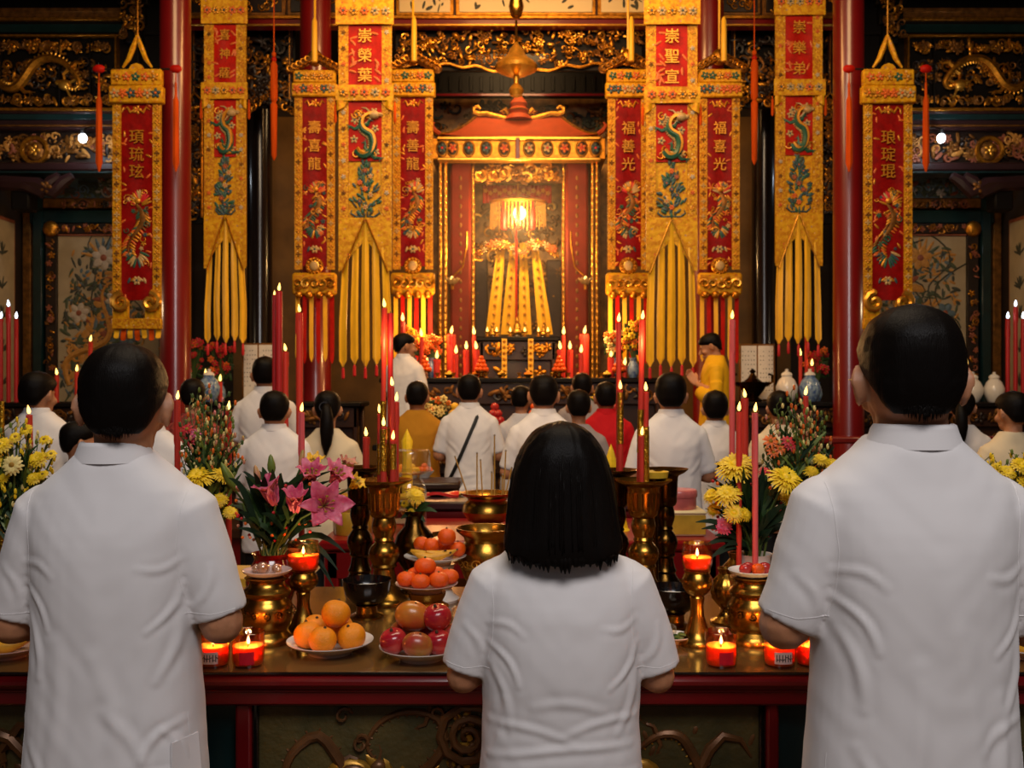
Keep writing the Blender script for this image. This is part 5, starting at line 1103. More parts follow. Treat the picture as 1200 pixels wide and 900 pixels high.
for a, b, nm in ((-.586, .572, 'middle'), (-1.74, -.734, 'left'), (.72, 1.74, 'right')):
    p = MB().box((a, .065, .05), (b, .085, TZ-.08), 'panel_green', .003)
    for x0, x1 in ((a, a+.012), (b-.012, b)): p.box((x0, .05, .05), (x1, .075, TZ-.08), 'bowl_black', .003)
    p.box((a, .05, TZ-.092), (b, .075, TZ-.08), 'bowl_black', .003); y = .066
    if nm == 'middle':
        dragon(p, [(x, y, z) for x, z in ((-.52, .70), (-.5, .76), (-.44, .80), (-.39, .74), (-.36, .69), (-.28, .68), (-.2, .72), (-.155, .78), (-.17, .84), (-.24, .855), (-.30, .83), (-.33, .78), (-.31, .74))], .014, 'relief_brown', 'relief_brown', 8)
        p.tube([(x, y, z) for x, z in ((-.08, .75), (-.06, .83), (.0, .855), (.05, .82), (.05, .76), (.0, .74), (-.03, .77), (-.01, .8))], [.010, .012, .013, .012, .010, .009, .007, .004], 'relief_brown', 8)
        scroll(p, (-.1+.0, y, .80), .075, 'relief_brown', 2.2, .012, .5, 1, 7); scroll(p, (-.1, y-.004, .80), .045, 'relief_brown', 1.6, .01, .5, 1, 7)
        for k in range(7): leaf_flat(p, (-.37+.03*k, y, .715+.02*math.sin(k)), .035, .012, .4*k, 'relief_gold', .01)
        p.ell((-.37, y, .70), (.06, .018, .05), 'relief_gold', 14, 8); p.ell((-.36, y-.012, .705), (.04, .012, .034), 'relief_brown', 12, 8)
        for c in ((-.13, .83), (-.11, .78), (-.14, .73), (-.09, .70), (-.125, .65)): rosette(p, (c[0]+0.02, y, c[1]-.0), .03, 'relief_gold', 'relief_brown', 5, c[1]*9, .01)
        dragon(p, [(x, y, z) for x, z in ((.24, .7), (.28, .76), (.33, .80), (.38, .80), (.41, .76), (.44, .71), (.49, .70))][::-1], .013, 'relief_brown', 'relief_gold', 8)
        p.tube([(x, y, z) for x, z in ((.36, .69), (.42, .71), (.45, .77), (.48, .80), (.52, .79), (.545, .75))], [.008, .013, .014, .012, .008, .003], 'relief_brown', 8); p.ell((.29, y, .70), (.055, .016, .05), 'relief_gold', 14, 8)
        for k in range(12): leaf_flat(p, (rr.uniform(.28, .55), y+.002, rr.uniform(.62, .85)), rr.uniform(.012, .026), .007, rr.uniform(0, 6), 'relief_brown', .006)
        for k in range(10): scroll(p, (rr.uniform(-.56, -.1), y+.002, rr.uniform(.6, .86)), .02, 'relief_brown', 1.1, .005, rr.uniform(0, 6))
        for k in range(30): leaf_flat(p, (rr.uniform(a+.05, b-.05), y+.002, rr.uniform(.1, .6)), rr.uniform(.02, .05), .012, rr.uniform(0, 6), 'relief_brown', .006)
    else:
        dragon(p, wave(a+.1, .72, b-.15, .72, .09, 22, 2, y), .02, 'relief_brown', 'relief_gold', 8)
        for k in range(40): leaf_flat(p, (rr.uniform(a+.05, b-.05), y+.002, rr.uniform(.1, .85)), rr.uniform(.02, .045), .012, rr.uniform(0, 6), rr.choice(['relief_brown', 'relief_gold']), .006)
    p.build('carved_panel', ft)
for x in (-1.74, 1.66):
    MB().box((x, .84, 0), (x+.08, .92, TZ-.08), 'red_dark', .01).build('leg', ft)
def red_table(label, x0, x1, y0, y1, zt, m='red_paint', top='red_paint', skirt=False):
    t = thing('offering_table', label, 'table', ((x0+x1)/2, (y0+y1)/2, 0)); hx = (x1-x0)/2; hy = (y1-y0)/2
    MB().box((-hx, -hy, zt-.045), (hx, hy, zt), top, .012).build('table_top', t)
    MB().box((-hx+.03, -hy+.02, zt-.16), (hx-.03, -hy+.05, zt-.045), m, .006).box((-hx+.03, hy-.05, zt-.16), (hx-.03, hy-.02, zt-.045), m, .006).build('apron', t)
    for sx in (-1, 1):
        for sy in (-1, 1): MB().box((sx*(hx-.05)-.03, sy*(hy-.05)-.03, 0), (sx*(hx-.05)+.03, sy*(hy-.05)+.03, zt-.045), m, .008).build('leg', t)
    return t
red_table('bright red offering table behind the front altar table', -.78, .86, 4.0, 4.68, .97)
red_table('dark red offering table holding the red packet, in front of the worshippers', -.62, .72, 4.73, 5.1, 1.04, 'red_dark', 'wood_plum')
red_table('dark wooden offering table of bowls near the man in mustard', -.72, -.3, 5.75, 6.1, 1.03, 'wood_dark', 'wood_dark')
mb = MB().sheet(lambda u, v: (-.74+1.56*u, 4.4+.012*math.sin(u*70)*(v), .80-.79*v), 120, 6, 'cloth_yellow', .006)
tag(mb.build('altar_skirt_cloth'), 'yellow cloth skirt hanging beneath the bright red offering table', 'cloth')
mb = MB().sheet(lambda u, v: (-1.7+.75*u, 4.6+.015*math.sin(u*50)*v, .7-.69*v), 90, 6, 'cloth_yellow', .006).box((-1.7, 4.6, .68), (-.95, 4.95, .7), 'cloth_yellow', .008)
tag(mb.build('altar_skirt_cloth'), 'yellow cloth draped over a low table behind the red lily vase', 'cloth')

# ------------------------------------------------------------------ candles
def flame(parent, x, y, z, L=.03, m='flame', bend=0.):
    mb = MB(); mb.lathe([(0, 0), (L*.13, L*.1), (L*.19, L*.28), (L*.17, L*.48), (L*.09, L*.75), (L*.03, L*.93), (0, L)], m, 10)
    mb.v = [(x+v[0]+bend*v[2]*v[2]/L, y+v[1], z+v[2]) for v in mb.v]; return mb.build('flame', parent, angle=180)
def candle(label, px, ytip, d, z0, wpx, m='wax_red', foil=None, group=None, fm='flame', lit=True, flen=None, lean=0., seed=0, name='candle', y=None):
    u = d/FPX; zt = Z(ytip, d); r = wpx*u/2; L = flen or min(.05, max(.026, 11*u)); h = zt-z0-(L*1.1 if lit else 0); rnd = random.Random(int(px*7+ytip)+seed)
    t = thing(name, label, 'candle', (X(px, d)-lean*h, d, z0), group=group); n = 9; pts = [(lean*h*i/(n-1), 0, h*i/(n-1)) for i in range(n)]
    mb = MB().tube(pts, [r]*(n-1)+[r*.94], m, 12)
    for k in range(5): a = rnd.uniform(0, 6.3); zz = h*rnd.uniform(.75, .98); mb.tube([(lean*h+r*.95*math.cos(a), r*.95*math.sin(a), h), (lean*zz+r*1.04*math.cos(a), r*1.04*math.sin(a), zz), (lean*zz+r*.98*math.cos(a), r*.98*math.sin(a), zz-.01)], [r*.16, r*.2, r*.1], m, 5)
    mb.build('wax', t)
    if foil:
        za, zb = max(0.002, Z(foil[1], d)-z0), Z(foil[0], d)-z0; f = MB()
        f.tube([(lean*(za+(zb-za)*i/11), 0, za+(zb-za)*i/11) for i in range(12)], [r*1.12*(1+.1*rnd.random()) for _ in range(12)], 'foil_gold', 10); f.build('foil_wrapper', t)
    MB().tube([(lean*h, 0, h-.003), (lean*h, 0, h+L*.2)], .0012 if d < 4 else .003, 'wick', 5).build('wick', t)
    if lit: flame(t, lean*h, 0, h+L*.08, L, fm, rnd.uniform(-.15, .15))
    return t
def stick(label, px, d, profile, cat='candlestick', name='candlestick', m='brass', z0=TZ, seg=36, parts=None):
    """turned piece; profile in picture-sized rows (radius, row) at distance d, measured from its base row"""
    u = d/FPX; t = thing(name, label, cat, (X(px, d), d, z0)); yb = max(p[1] for p in profile)
    pr = sorted([(p[0]*u, (yb-p[1])*u) for p in profile], key=lambda q: q[1]) if False else [(p[0]*u, (yb-p[1])*u) for p in profile]
    MB().lathe(pr, m, seg).build('body', t); return t
CS = [(31, 706), (31, 702), (28, 698), (22, 694), (17, 688), (15, 684), (17, 681), (15, 678), (13, 672), (12, 666), (15, 663), (14, 660), (17, 654), (18.5, 648), (17, 642), (13, 637), (10.5, 634), (12, 632), (10.5, 629), (13, 623), (14.5, 617), (13.5, 610), (12, 606), (15, 604.5), (17, 601), (17.6, 592), (18.4, 578), (18.8, 572), (20, 569.5), (28, 566), (33, 562.6), (33.4, 561.4), (32, 561.4), (25, 565), (12, 568), (0, 568.5)]
for px, nm, d in ((450, 'left', 2.9), (754, 'right', 2.9)):
    t = stick('tall brass candlestick with a wide drip plate, %s of the bobbed woman' % nm, px, d, CS)
    u = d/FPX; mb = MB()
    for k in range(18): a = 2*PI*k/18; mb.tube([(17.3*u*math.cos(a), 17.3*u*math.sin(a), (706-597)*u), (18.1*u*math.cos(a), 18.1*u*math.sin(a), (706-577)*u)], 1.3*u, 'brass', 5)
    mb.build('fluting', t)
PL = TZ+(706-567.5)*2.9/FPX
for args in (
    ('tallest thin red candle in the left brass candlestick', 450.5, 349, 2.9, PL, 6, 'wax_red', (470, 552), None, 'flame', True, None, .012),
    ('unlit tall red candle with a curled top in the left brass candlestick', 457.5, 367, 2.92, PL, 6.5, 'wax_deep', (500, 556), None, 'flame', False),
    ('gold wrapped red candle with the third highest flame in the left brass candlestick', 459.5, 441, 2.88, PL, 6, 'wax_red', (520, 560)),
    ('red candle at the right of the left brass candlestick cluster', 464.5, 459, 2.91, PL, 6, 'wax_red', None),
    ('short red candle at the left of the left brass candlestick cluster', 445, 473, 2.91, PL, 6, 'wax_red', (520, 556)),
    ('gold foil candle nearest the viewer in the left brass candlestick', 449.5, 488, 2.865, PL, 8, 'wax_red', (503, 552)),
    ('shortest gold foil candle in the left brass candlestick', 460.5, 504, 2.87, PL, 7.5, 'wax_red', (520, 550)),
    ('tallest thin red candle in the right brass candlestick', 753, 363, 2.9, PL, 6.5, 'wax_red', (480, 530), None, 'flame', True, None, .02),
    ('red candle with the middle flame in the right brass candlestick', 757, 447, 2.91, PL, 6.5, 'wax_red', (500, 556)),
    ('slim gold wrapped candle behind, with a half hidden flame, in the right brass candlestick', 752, 490, 2.915, PL, 5, 'wax_red', (505, 556)),
    ('red and gold foil candle nearest the viewer in the right brass candlestick', 752.5, 499, 2.868, PL, 8, 'wax_red', None),
): candle(*args)
tag(MB().tube([(0, 0, 0), (0, 0, .16)], .0085, 'foil_gold', 8).build('gold_candle', None, (X(757.5, 2.86), 2.86, PL)), 'gold foil roll standing against the nearest candle of the right brass candlestick', 'candle')
# farther sticks
FS = [(16, 640), (16, 637), (10, 628), (7, 610), (9, 590), (12, 575), (13, 562), (18, 552), (21, 548), (20, 547), (8, 550), (0, 550.5)]
d = 3.0
def far_stick(label, px, d, ytop=547.):
    yb = 450+(CAMZ-TZ)*FPX/d; s = (yb-ytop)/(706-560.5); t = stick(label, px, d, [(r*.82*(.7 if r > 25 and y > 690 else 1), yb-(706-y)*s) for r, y in CS], m='bronze_dark'); return TZ+(706-567.5)*s*d/FPX
for px, d, nm, yt in ((422, 3.06, 'left', 546), (779, 3.06, 'right', 548), (722, 3.04, 'middle right', 549)):
    zt = far_stick({'left': 'dark bronze candlestick just behind the left brass one', 'right': 'dark bronze candlestick just behind the right brass one, half hidden', 'middle right': 'dark bronze candlestick beside the bobbed head holding the gold candles'}[nm], px, d, yt)
    if nm == 'left': candle('stout red candle on the dark bronze candlestick, left of the tall cluster', 429, 500, d, zt, 8)
    if nm == 'middle right':
        candle('tall pinkish red candle right above the bobbed woman', 725, 366, d, zt, 6, 'wax_red'); candle('gold wrapped candle beside the bobbed woman, in front of the man in red', 727, 445, d-.012, zt, 6.5, 'wax_red', (460, 520))
    if nm == 'right': # yellow dish on top
        t = thing('offering_dish', 'small yellow dish on the half hidden dark candlestick', 'dish', (X(766, d-.1), d-.1, TZ)); u = d/FPX
        MB().lathe([(12*u, 0), (6*u, .02), (5*u, .18), (5*u, Z(557, d)-TZ), (0, Z(556.5, d)-TZ)], 'bronze_dark', 24).build('pedestal', t); MB().lathe([(5*u, Z(558, d)-TZ), (16*u, Z(552, d)-TZ-.01), (17*u, Z(549, d)-TZ), (15*u, Z(551, d)-TZ), (0, Z(554, d)-TZ)], 'cake_yellow', 24).build('bowl', t)
def floor_stand(label, px, d, zt):
    t = thing('candle_stand', label, 'candle stand', (X(px, d), d, 0)); MB().lathe([(.16, 0), (.16, .03), (.05, .06), (.025, .12), (.022, zt-.1), (.05, zt-.06), (.13, zt-.02), (.14, zt), (.13, zt), (.0, zt-.012)], 'bronze_dark', 24).build('body', t); return zt-.012
zt = floor_stand('bronze floor candle stand behind the cream ponytail woman', 334, 6.15, 1.18)
candle('tallest red candle with gilt flecks, in front of the left notice sheets', 327, 331, 6.15, zt, 8, 'wax_deep', flen=.05); candle('slim red candle rising beside the tallest one at the left notice sheets', 321.5, 340, 6.18, zt, 5, 'wax_deep', flen=.03)
candle('tall red candle in front of the red pillar behind the cream ponytail woman', 351, 356, 6.13, zt, 8, 'wax_red'); candle('shorter red candle between the two tall ones at the left notice sheets', 334.5, 402, 6.21, zt, 7, 'wax_red')
zt = floor_stand('bronze floor candle stand behind the right yellow chrysanthemums', 864, 5.55, 1.16)
candle('very tall pink and red candle beside the monk', 858, 363, 5.55, zt, 7, 'wax_pink', flen=.05); candle('thick short red candle between the monk and the right branches', 873, 455, 5.5, zt, 8, 'wax_red')
# candles stuck in the flower vases on the front table
candle('pink candle standing among the pink lilies', 353.5, 471, 2.68, TZ, 7, 'wax_pink'); candle('pale pink candle standing among the right yellow chrysanthemums', 885, 471, 2.575, TZ, 7, 'wax_pink'); candle('red candle left of the pale pink one in the right yellow chrysanthemums', 866, 470, 2.62, TZ, 6.5, 'wax_red')
candle('red candle among the yellow flowers at the far left edge', 34, 474, 2.85, TZ, 7, 'wax_red'); candle('dark yellow taper at the far left edge beside the red candle', 2, 470, 2.86, TZ, 5, 'foil_gold', lit=False)
candle('red candle behind the left budding branches', 268, 469, 3.08, TZ, 7, 'wax_red'); candle('red candle left of the budding branches, by the collar of the front left man', 208, 457, 3.08, TZ, 7, 'wax_red')
candle('red candle behind the right budding branches, lower of the pair by the blue vase', 944, 452, 3.05, TZ, 6, 'wax_red')
# candles on the side altars
for px, yt, d, z, wd, lab in ((66.5, 431, 10.85, 1.4, 5, 'red candle on the left side altar, left of the pair beside the front left man'), (90, 427, 10.85, 1.4, 5, 'red candle on the left side altar, nearest the ear of the front left man'), (106, 392, 10.95, 1.4, 5, 'tall red candle on the left side altar rising above the front left man'), (1132.5, 420, 10.85, 1.4, 5, 'red candle on the right side altar beside the ear of the front right man'),
                        (951.5, 420, 10.2, 1.42, 5, 'red candle on the right inner altar next to the blue vase'), (945, 362, 10.25, 1.42, 4, 'thin red candle behind the tails of the right yellow banner'), (938, 408, 10.2, 1.42, 4, 'low red candle behind the tails of the right yellow banner'), (241, 462-30, 10.2, 1.42, 5, 'red candle behind the tails of the left yellow banner, left one'), (258, 438, 10.2, 1.42, 5, 'red candle behind the tails of the left yellow banner, right one')):
    candle(lab, px, yt, d, z, wd, flen=.075)
for base, nm in ((10, 'left'), (1190, 'right')):
    for k, (dx, yt, w_) in enumerate(((-9, 365, 'left'), (0, 351, 'middle'), (9, 365, 'right'))): candle('slender red candle with a white flame at the %s edge, %s of three' % (nm, w_), base+dx*(1 if 1 else 0), yt, 10.9, 1.4, 5, 'wax_deep', fm='flame_white', flen=.075, group='white flamed candles')
# candles and lamps on the candle altar
for px, yt, wd, d, lab in ((529, 381, 11, 10.0, 'thick red candle at the left of the shrine, biggest on the left'), (546.5, 399, 7, 9.95, 'medium red candle right of the thick left one on the candle altar'), (558, 399, 7, 9.95, 'medium red candle nearest the left shrine pillar foot'), (534.5, 404, 5, 9.85, 'thin red candle in front of the thick left candle'), (685, 381, 11, 10.0, 'thick red candle at the right of the shrine, biggest on the right'), (668, 399, 7, 9.95, 'medium red candle left of the thick right one on the candle altar'), (656.5, 399, 7, 9.95, 'medium red candle nearest the right shrine pillar foot'), (681, 403, 5, 9.83, 'thin red candle in front of the thick right candle'),
                       (555.5, 382, 4, 10.05, 'slim red candle behind the medium ones, left side of the shrine'), (660.5, 382, 4, 10.05, 'slim red candle behind the medium ones, right side of the shrine'), (472, 366, 5, 9.8, 'red candle above the capped man on the dais'), (494, 384, 5, 9.78, 'red candle right of the capped man on the dais'), (512, 410, 8, 9.9, 'short fat red candle at the left end of the candle altar'), (716, 408, 8, 9.9, 'short fat red candle at the right end of the candle altar'), (500, 418, 6, 10.0, 'short red candle among the left altar flowers'), (732, 418, 6, 10.0, 'short red candle among the right altar flowers')):
    candle(lab, px, yt, d, 1.66 if d > 9.7 else 1.66, wd, flen=.085)

# ------------------------------------------------------------------ glass candles on the front table
def tealight(label, px, d, writing, seed, z0=TZ, R=.0365, H=.077, name='glass_candle', wax=.6, bulge=0.):
    t = thing(name, label, 'glass candle', (X(px, d), d, z0)); g = lambda v: R*(.90+.10*min(1, v*5)+bulge*math.sin(PI*min(1, v*1.05)))
    zs = [i/12 for i in range(13)]
    mb = MB().lathe([(g(v), H*v) for v in zs]+[(g(1)-.0012, H+.0008)]+[(g(v)-.0024, max(.005, H*v)) for v in reversed(zs)], 'glass_amber', 36); mb.lathe([(g(1)-.0004, H-.001), (g(1)+.0006, H), (g(1)-.0004, H+.001)], 'glass_clear', 36)
    mb.build('glass_cup', t)
    mb = MB().lathe([(R*.85, .0045)]+[((g(v)-.003), H*v) for v in (.12, .25, .4, wax*.8, wax)]+[(R*.55, H*wax-.004), (0, H*wax-.005)], 'wax_orange', 30); mb.build('wax', t)
    MB().tube([(0, 0, H*wax-.006), (0, 0, H*wax+.004)], .0012, 'wick', 5).build('wick', t); flame(t, 0, 0, H*wax+.001, .021, 'flame_core')
    rnd = random.Random(seed)
    if writing:
        p = MB(); a0 = -PI/2
        if writing == 'pale':
            p.sheet(lambda u, v: ((g(.35)+.0006)*math.cos(a0-.55+1.1*u), (g(.35)+.0006)*math.sin(a0-.55+1.1*u), .012+.026*v), 12, 2, 'label_pale', .0006)
            for k in range(6):
                a = a0-.42+.17*k; c = Vector((math.cos(a), math.sin(a), 0)); q = (g(.35)+.0014)
                p.tube([c*q+Vector((0, 0, .017)), c*q+Vector((0, 0, .033))], .0011, 'ink', 4); p.tube([c*q+Vector((0, 0, .02+.009*rnd.random())), Vector((math.cos(a+.13), math.sin(a+.13), 0))*q+Vector((0, 0, .02+.009*rnd.random()))], .001, 'ink', 4)
        else:
            p.sheet(lambda u, v: ((g(.35)+.0006)*math.cos(a0-.3+.9*u), (g(.35)+.0006)*math.sin(a0-.3+.9*u), .010+.028*v), 12, 2, 'label_red', .0006)
        p.build('paper_label', t)
    l = light('candle_glow', 'POINT', (0, 0, H*wax+.013), 1.0, (1, .6, .26), .006); l.parent = t
    return t
tealight('lit glass candle with a printed pale label, by the elbow of the front left man', 250, 2.255, 'pale', 1); tealight('lit glass candle with a red label in front of the left bronze censer', 291, 2.255, 'red', 2)
tealight('lit glass candle standing alone on the table right of the woman', 845, 2.255, 'red', 3); tealight('lit glass candle with dark print under the elbow of the front right man', 913.5, 2.255, 'pale', 4); tealight('lit glass candle half hidden by the shirt of the front right man', 951, 2.262, 'red', 5)
GB = [(23, 755), (23, 752), (20, 748), (16, 744), (14, 738), (11, 730), (8.5, 722), (7.5, 712), (8, 704), (9, 700), (8, 698), (13, 694), (17, 688), (18.5, 682), (17, 676), (14, 671), (15, 669), (15.5, 668), (0, 668.5)]
def goblet(label, px, d, ytop):
    yb = 450+(CAMZ-TZ)*FPX/d; s = (yb-ytop)/(755-668); stick(label, px, d, [(r*2.44/d*1.0, yb-(755-y)*s) for r, y in GB], 'goblet', 'brass_goblet'); return TZ+(yb-ytop)*d/FPX
zt = goblet('brass goblet carrying a glass candle, beside the oranges', 355.5, 2.56, 668); tealight('lit round glass candle on top of the left brass goblet', 355.5, 2.56, None, 6, zt, .0385, .073, 'votive_candle', .55, .12)
zt = goblet('brass goblet carrying a glass candle, behind the lone glass candle at the right', 817, 2.44, 668); tealight('lit round glass candle on top of the right brass goblet', 817, 2.44, None, 7, zt, .0335, .066, 'votive_candle', .5, .12)

# ------------------------------------------------------------------ brass censers, vases, bowls
BC = [(31, 752), (31, 747), (27, 742), (24, 738), (25, 735), (28, 731), (29, 722), (29.5, 714), (29, 708), (25, 703), (23, 699), (26, 697), (28, 692), (25, 688), (21, 685), (20, 681), (24, 678), (26, 676), (24, 675), (0, 676)]
for px, nm, cont in ((313, 'left', 'wrapped'), (882, 'right', 'red')):
    d = 2.46; u = d/FPX; t = stick('engraved brass censer under a %s, %s side of the front table' % ('dish of wrapped sweets' if nm == 'left' else 'dish of red fruit', nm), px, d, BC, 'censer', 'brass_censer', 'brass'); mb = MB(); rnd = random.Random(px)
    for k in range(16): a = 2*PI*k/16; Mx = Matrix.Rotation(a+PI/2, 4, 'Z'); 
    for k in range(14):
        a = 2*PI*k/14; Mx = Matrix.Rotation(a+PI/2, 4, 'Z'); scroll(mb2 := MB(), (0, -28.8*u, (752-716)*u), .011, 'bronze_dark', 1.3, .0016, k, rnd.choice((-1, 1)), 5); mb.merge(mb2, Mx)
    mb.build('engraving', t)
    zt = TZ+(752-676)*u; t = thing('offering_dish', 'shallow pale dish of %s on the %s brass censer' % ('wrapped sweets' if nm == 'left' else 'red fruit', nm), 'dish', (X(px, d), d, zt))
    MB().lathe([(16*u, 0), (17*u, .002), (27*u, 6*u), (28.5*u, 8.5*u), (28*u, 9*u), (25*u, 6.5*u), (15*u, 3*u), (0, 2.5*u)], 'dish_pink' if nm == 'left' else 'porcelain', 36).build('dish', t)
    if nm == 'left':
        for k, (x, y, r) in enumerate(((-.008, -.01, .017), (.02, .012, .013), (.03, -.012, .01), (-.03, .012, .012))):
            q = thing('wrapped_sweet', ('large round gold sweet in clear wrap, front of the dish on the left censer', 'pink wrapped sweet behind in the dish on the left censer', 'small wrapped sweet at the right of the dish on the left censer', 'wrapped sweet at the left of the dish on the left censer')[k], 'sweet', (X(px, d)+x, d+y, zt+.0075+r*.9)); MB().ell((0, 0, 0), r*.86, 'candy', 12, 8).build('filling', q); MB().ell((0, 0, 0), r, 'plastic_wrap', 12, 8, fn=lambda v: 1+.07*noise.noise(v*5)).build('wrapper', q)
    else:
        for k, (x, y, r, m) in enumerate(((-.022, -.016, .0155, 'apple_red'), (.008, -.022, .0165, 'mandarin_peel'), (.03, .0, .016, 'apple_red'), (-.008, .012, .015, 'apple_red'))):
            tag(MB().ell((0, 0, 0), r, m, 14, 10, fn=lambda v: 1-.12*max(0, v.z)**6).build('red_plum' if m == 'apple_red' else 'small_orange', None, (X(px, d)+x, d+y, zt+.0075+r*.9)), ('dark red plum at the left of the dish on the right censer', 'small orange fruit at the front of the dish on the right censer', 'dark red plum at the right of the dish on the right censer', 'dark red plum at the back of the dish on the right censer')[k], 'fruit')
def vase(label, px, d, m, prof, name='flower_vase', z0=TZ): return stick(label, px, d, prof, 'vase', name, m, z0, 40)
VZ = {}
vase('glossy dark red vase holding the pink lilies', 318, 2.64, 'ceramic_red', [(17, 731), (18, 728), (22, 710), (28, 692), (29.5, 680), (27, 668), (21, 658), (19, 654), (21, 649), (23, 647), (21, 648), (17, 655), (15, 664), (0, 690)])
vase('white porcelain vase holding the yellow chrysanthemums', 884, 2.66, 'porcelain', [(17, 729), (18, 727), (23, 708), (26, 694), (25, 680), (20, 668), (18, 660), (19, 652), (21, 648), (19.5, 648.5), (16, 660), (15, 672), (0, 690)])
for lab, px, d in (('brass vase behind the front left man holding the budding branches', 243, 3.0), ('brass vase holding the budding branches behind the front right man', 937, 3.0), ('brass vase of yellow flowers at the far left end of the front table', 18, 2.8), ('brass vase of yellow flowers at the far right end of the front table', 1188, 2.8)):
    u = d/FPX; yb = 450+(CAMZ-TZ)*FPX/d; vase(lab, px, d, 'brass', [(16, yb), (17, yb-4), (11, yb-12), (20, yb-30), (22, yb-42), (16, yb-56), (11, yb-64), (15, yb-74), (14, yb-74), (10, yb-64), (0, yb-50)])
# black bowls
for lab, px, d in (('black glazed bowl on a brass foot behind the oranges', 430, 2.72), ('black glazed bowl on a brass foot behind the right sleeve of the woman', 789, 2.62)):
    t = thing('footed_bowl', lab, 'bowl', (X(px, d), d, TZ)); MB().lathe([(.045, 0), (.046, .006), (.03, .014), (.028, .03), (.034, .036), (0, .037)], 'brass', 28).build('foot', t)
    MB().lathe([(.028, .036), (.045, .045), (.060, .066), (.0655, .092), (.067, .103), (.0655, .104), (.063, .092), (.055, .066), (.03, .048), (0, .045)], 'bowl_black', 36).build('bowl', t)
t = thing('brass_ewer', 'dark brass ewer with a spout, behind the left candlestick, under the yellow flower', 'ewer', (X(486, 3.02), 3.02, TZ)); u = 3.02/FPX
MB().lathe([(20*u, 0), (20*u, 4*u), (11*u, 10*u), (9*u, 20*u), (14*u, 30*u), (22*u, 42*u), (25*u, 56*u), (21*u, 70*u), (12*u, 80*u), (10*u, 92*u), (14*u, 98*u), (12*u, 98*u), (8*u, 90*u), (0, 60*u)], 'bronze_dark', 32).build('body', t)
MB().tube([(-.05, 0, .10), (-.085, 0, .13), (-.1, 0, .18), (-.085, 0, .21)], [.014, .011, .009, .008], 'bronze_dark', 10).build('spout', t); MB().tube([(.055, 0, .18), (.1, 0, .19), (.105, 0, .13), (.055, 0, .1)], .008, 'bronze_dark', 8).build('handle', t)
for lab, px, d, s in (('ribbed brass jar on a foot between the right goblet and the right censer', 851, 2.66, 1.), ('second ribbed brass jar further back by the white vase', 864, 2.8, 1.12)):
    t = thing('ribbed_jar', lab, 'jar', (X(px, d), d, TZ)); pr = [(.042, 0), (.043, .006), (.028, .014), (.014, .028), (.013, .036), (.022, .046), (.037, .064), (.042, .085), (.038, .108), (.024, .124), (.018, .132), (.022, .142), (.024, .146), (.019, .146), (.012, .135), (0, .12)]
    MB().lathe([(r*s, z*s) for r, z in pr], 'brass', 48, wob=lambda a, z: .05*math.cos(12*a+z*60) if .045*s < z < .12*s else 0).build('body', t)
def censer(label, px, d, yr, r, z0, etched):
    zr = Z(yr, d)-z0; t = thing('incense_censer', label, 'censer', (X(px, d), d, z0)); R = r*d/FPX
    MB().lathe([(R*.55, 0), (R*.6, .01), (R*.5, .03), (R*.72, zr*.25), (R*.95, zr*.5), (R*.9, zr*.68), (R*.72, zr*.8), (R*.75, zr*.86), (R, zr*.95), (R*1.03, zr), (R*.98, zr*1.0), (R*.7, zr*.86), (R*.68, zr*.78)], 'brass', 44).build('bowl', t)
    MB().lathe([(R*.7, zr*.78), (R*.69, zr*.80), (R*.3, zr*.83), (0, zr*.82)], 'ash', 28).build('ash', t)
    if etched:
        mb = MB()
        for k in range(20):
            mb2 = MB(); scroll(mb2, (0, -R*.94, zr*.52), .014, 'gilt_bright', 1.4, .002, k, 1 if k % 2 else -1, 5); mb.merge(mb2, Matrix.Rotation(2*PI*k/20, 4, 'Z'))
        mb.build('engraving', t)
    return z0+zr*.82
zc = censer('wide brass censer full of incense sticks on the red offering table', 571, 4.3, 577, 31, .97, False)
for k, (px, yt, lean, lab) in enumerate(((536, 535, -.05, 'leftmost incense stick in the wide brass censer'), (559, 531, .0, 'tallest left incense stick in the wide brass censer'), (566, 539, -.06, 'leaning incense stick right of the tallest left one'), (576, 553, .01, 'short incense stick at the middle of the wide brass censer'), (579.5, 510, 0, 'tallest incense stick of the wide brass censer'), (594, 528, -.02, 'second incense stick from the right in the wide brass censer'), (588, 556, .03, 'shortest incense stick of the wide brass censer'), (598, 548, .04, 'rightmost incense stick in the wide brass censer'))):
    d = 4.3+.03*((k % 3)-1); zt = Z(yt, d); x = X(px, d); x0 = max(X(571, d)-.07, min(X(571, d)+.07, x)); t = thing('incense_stick', lab, 'incense stick', (x0, d, zc-.02), group='incense sticks in the wide censer'); L = zt-zc+.02
    MB().tube([(0, 0, 0), (x-x0+lean*L, 0, L)], .0032, 'incense', 6).build('stick', t); MB().ell((x-x0+lean*L, 0, L), .0042, 'ash', 6, 5).build('ash_tip', t)
censer('smaller engraved brass censer on the front table beside the mandarins', 569, 3.0, 618, 34, TZ, True)

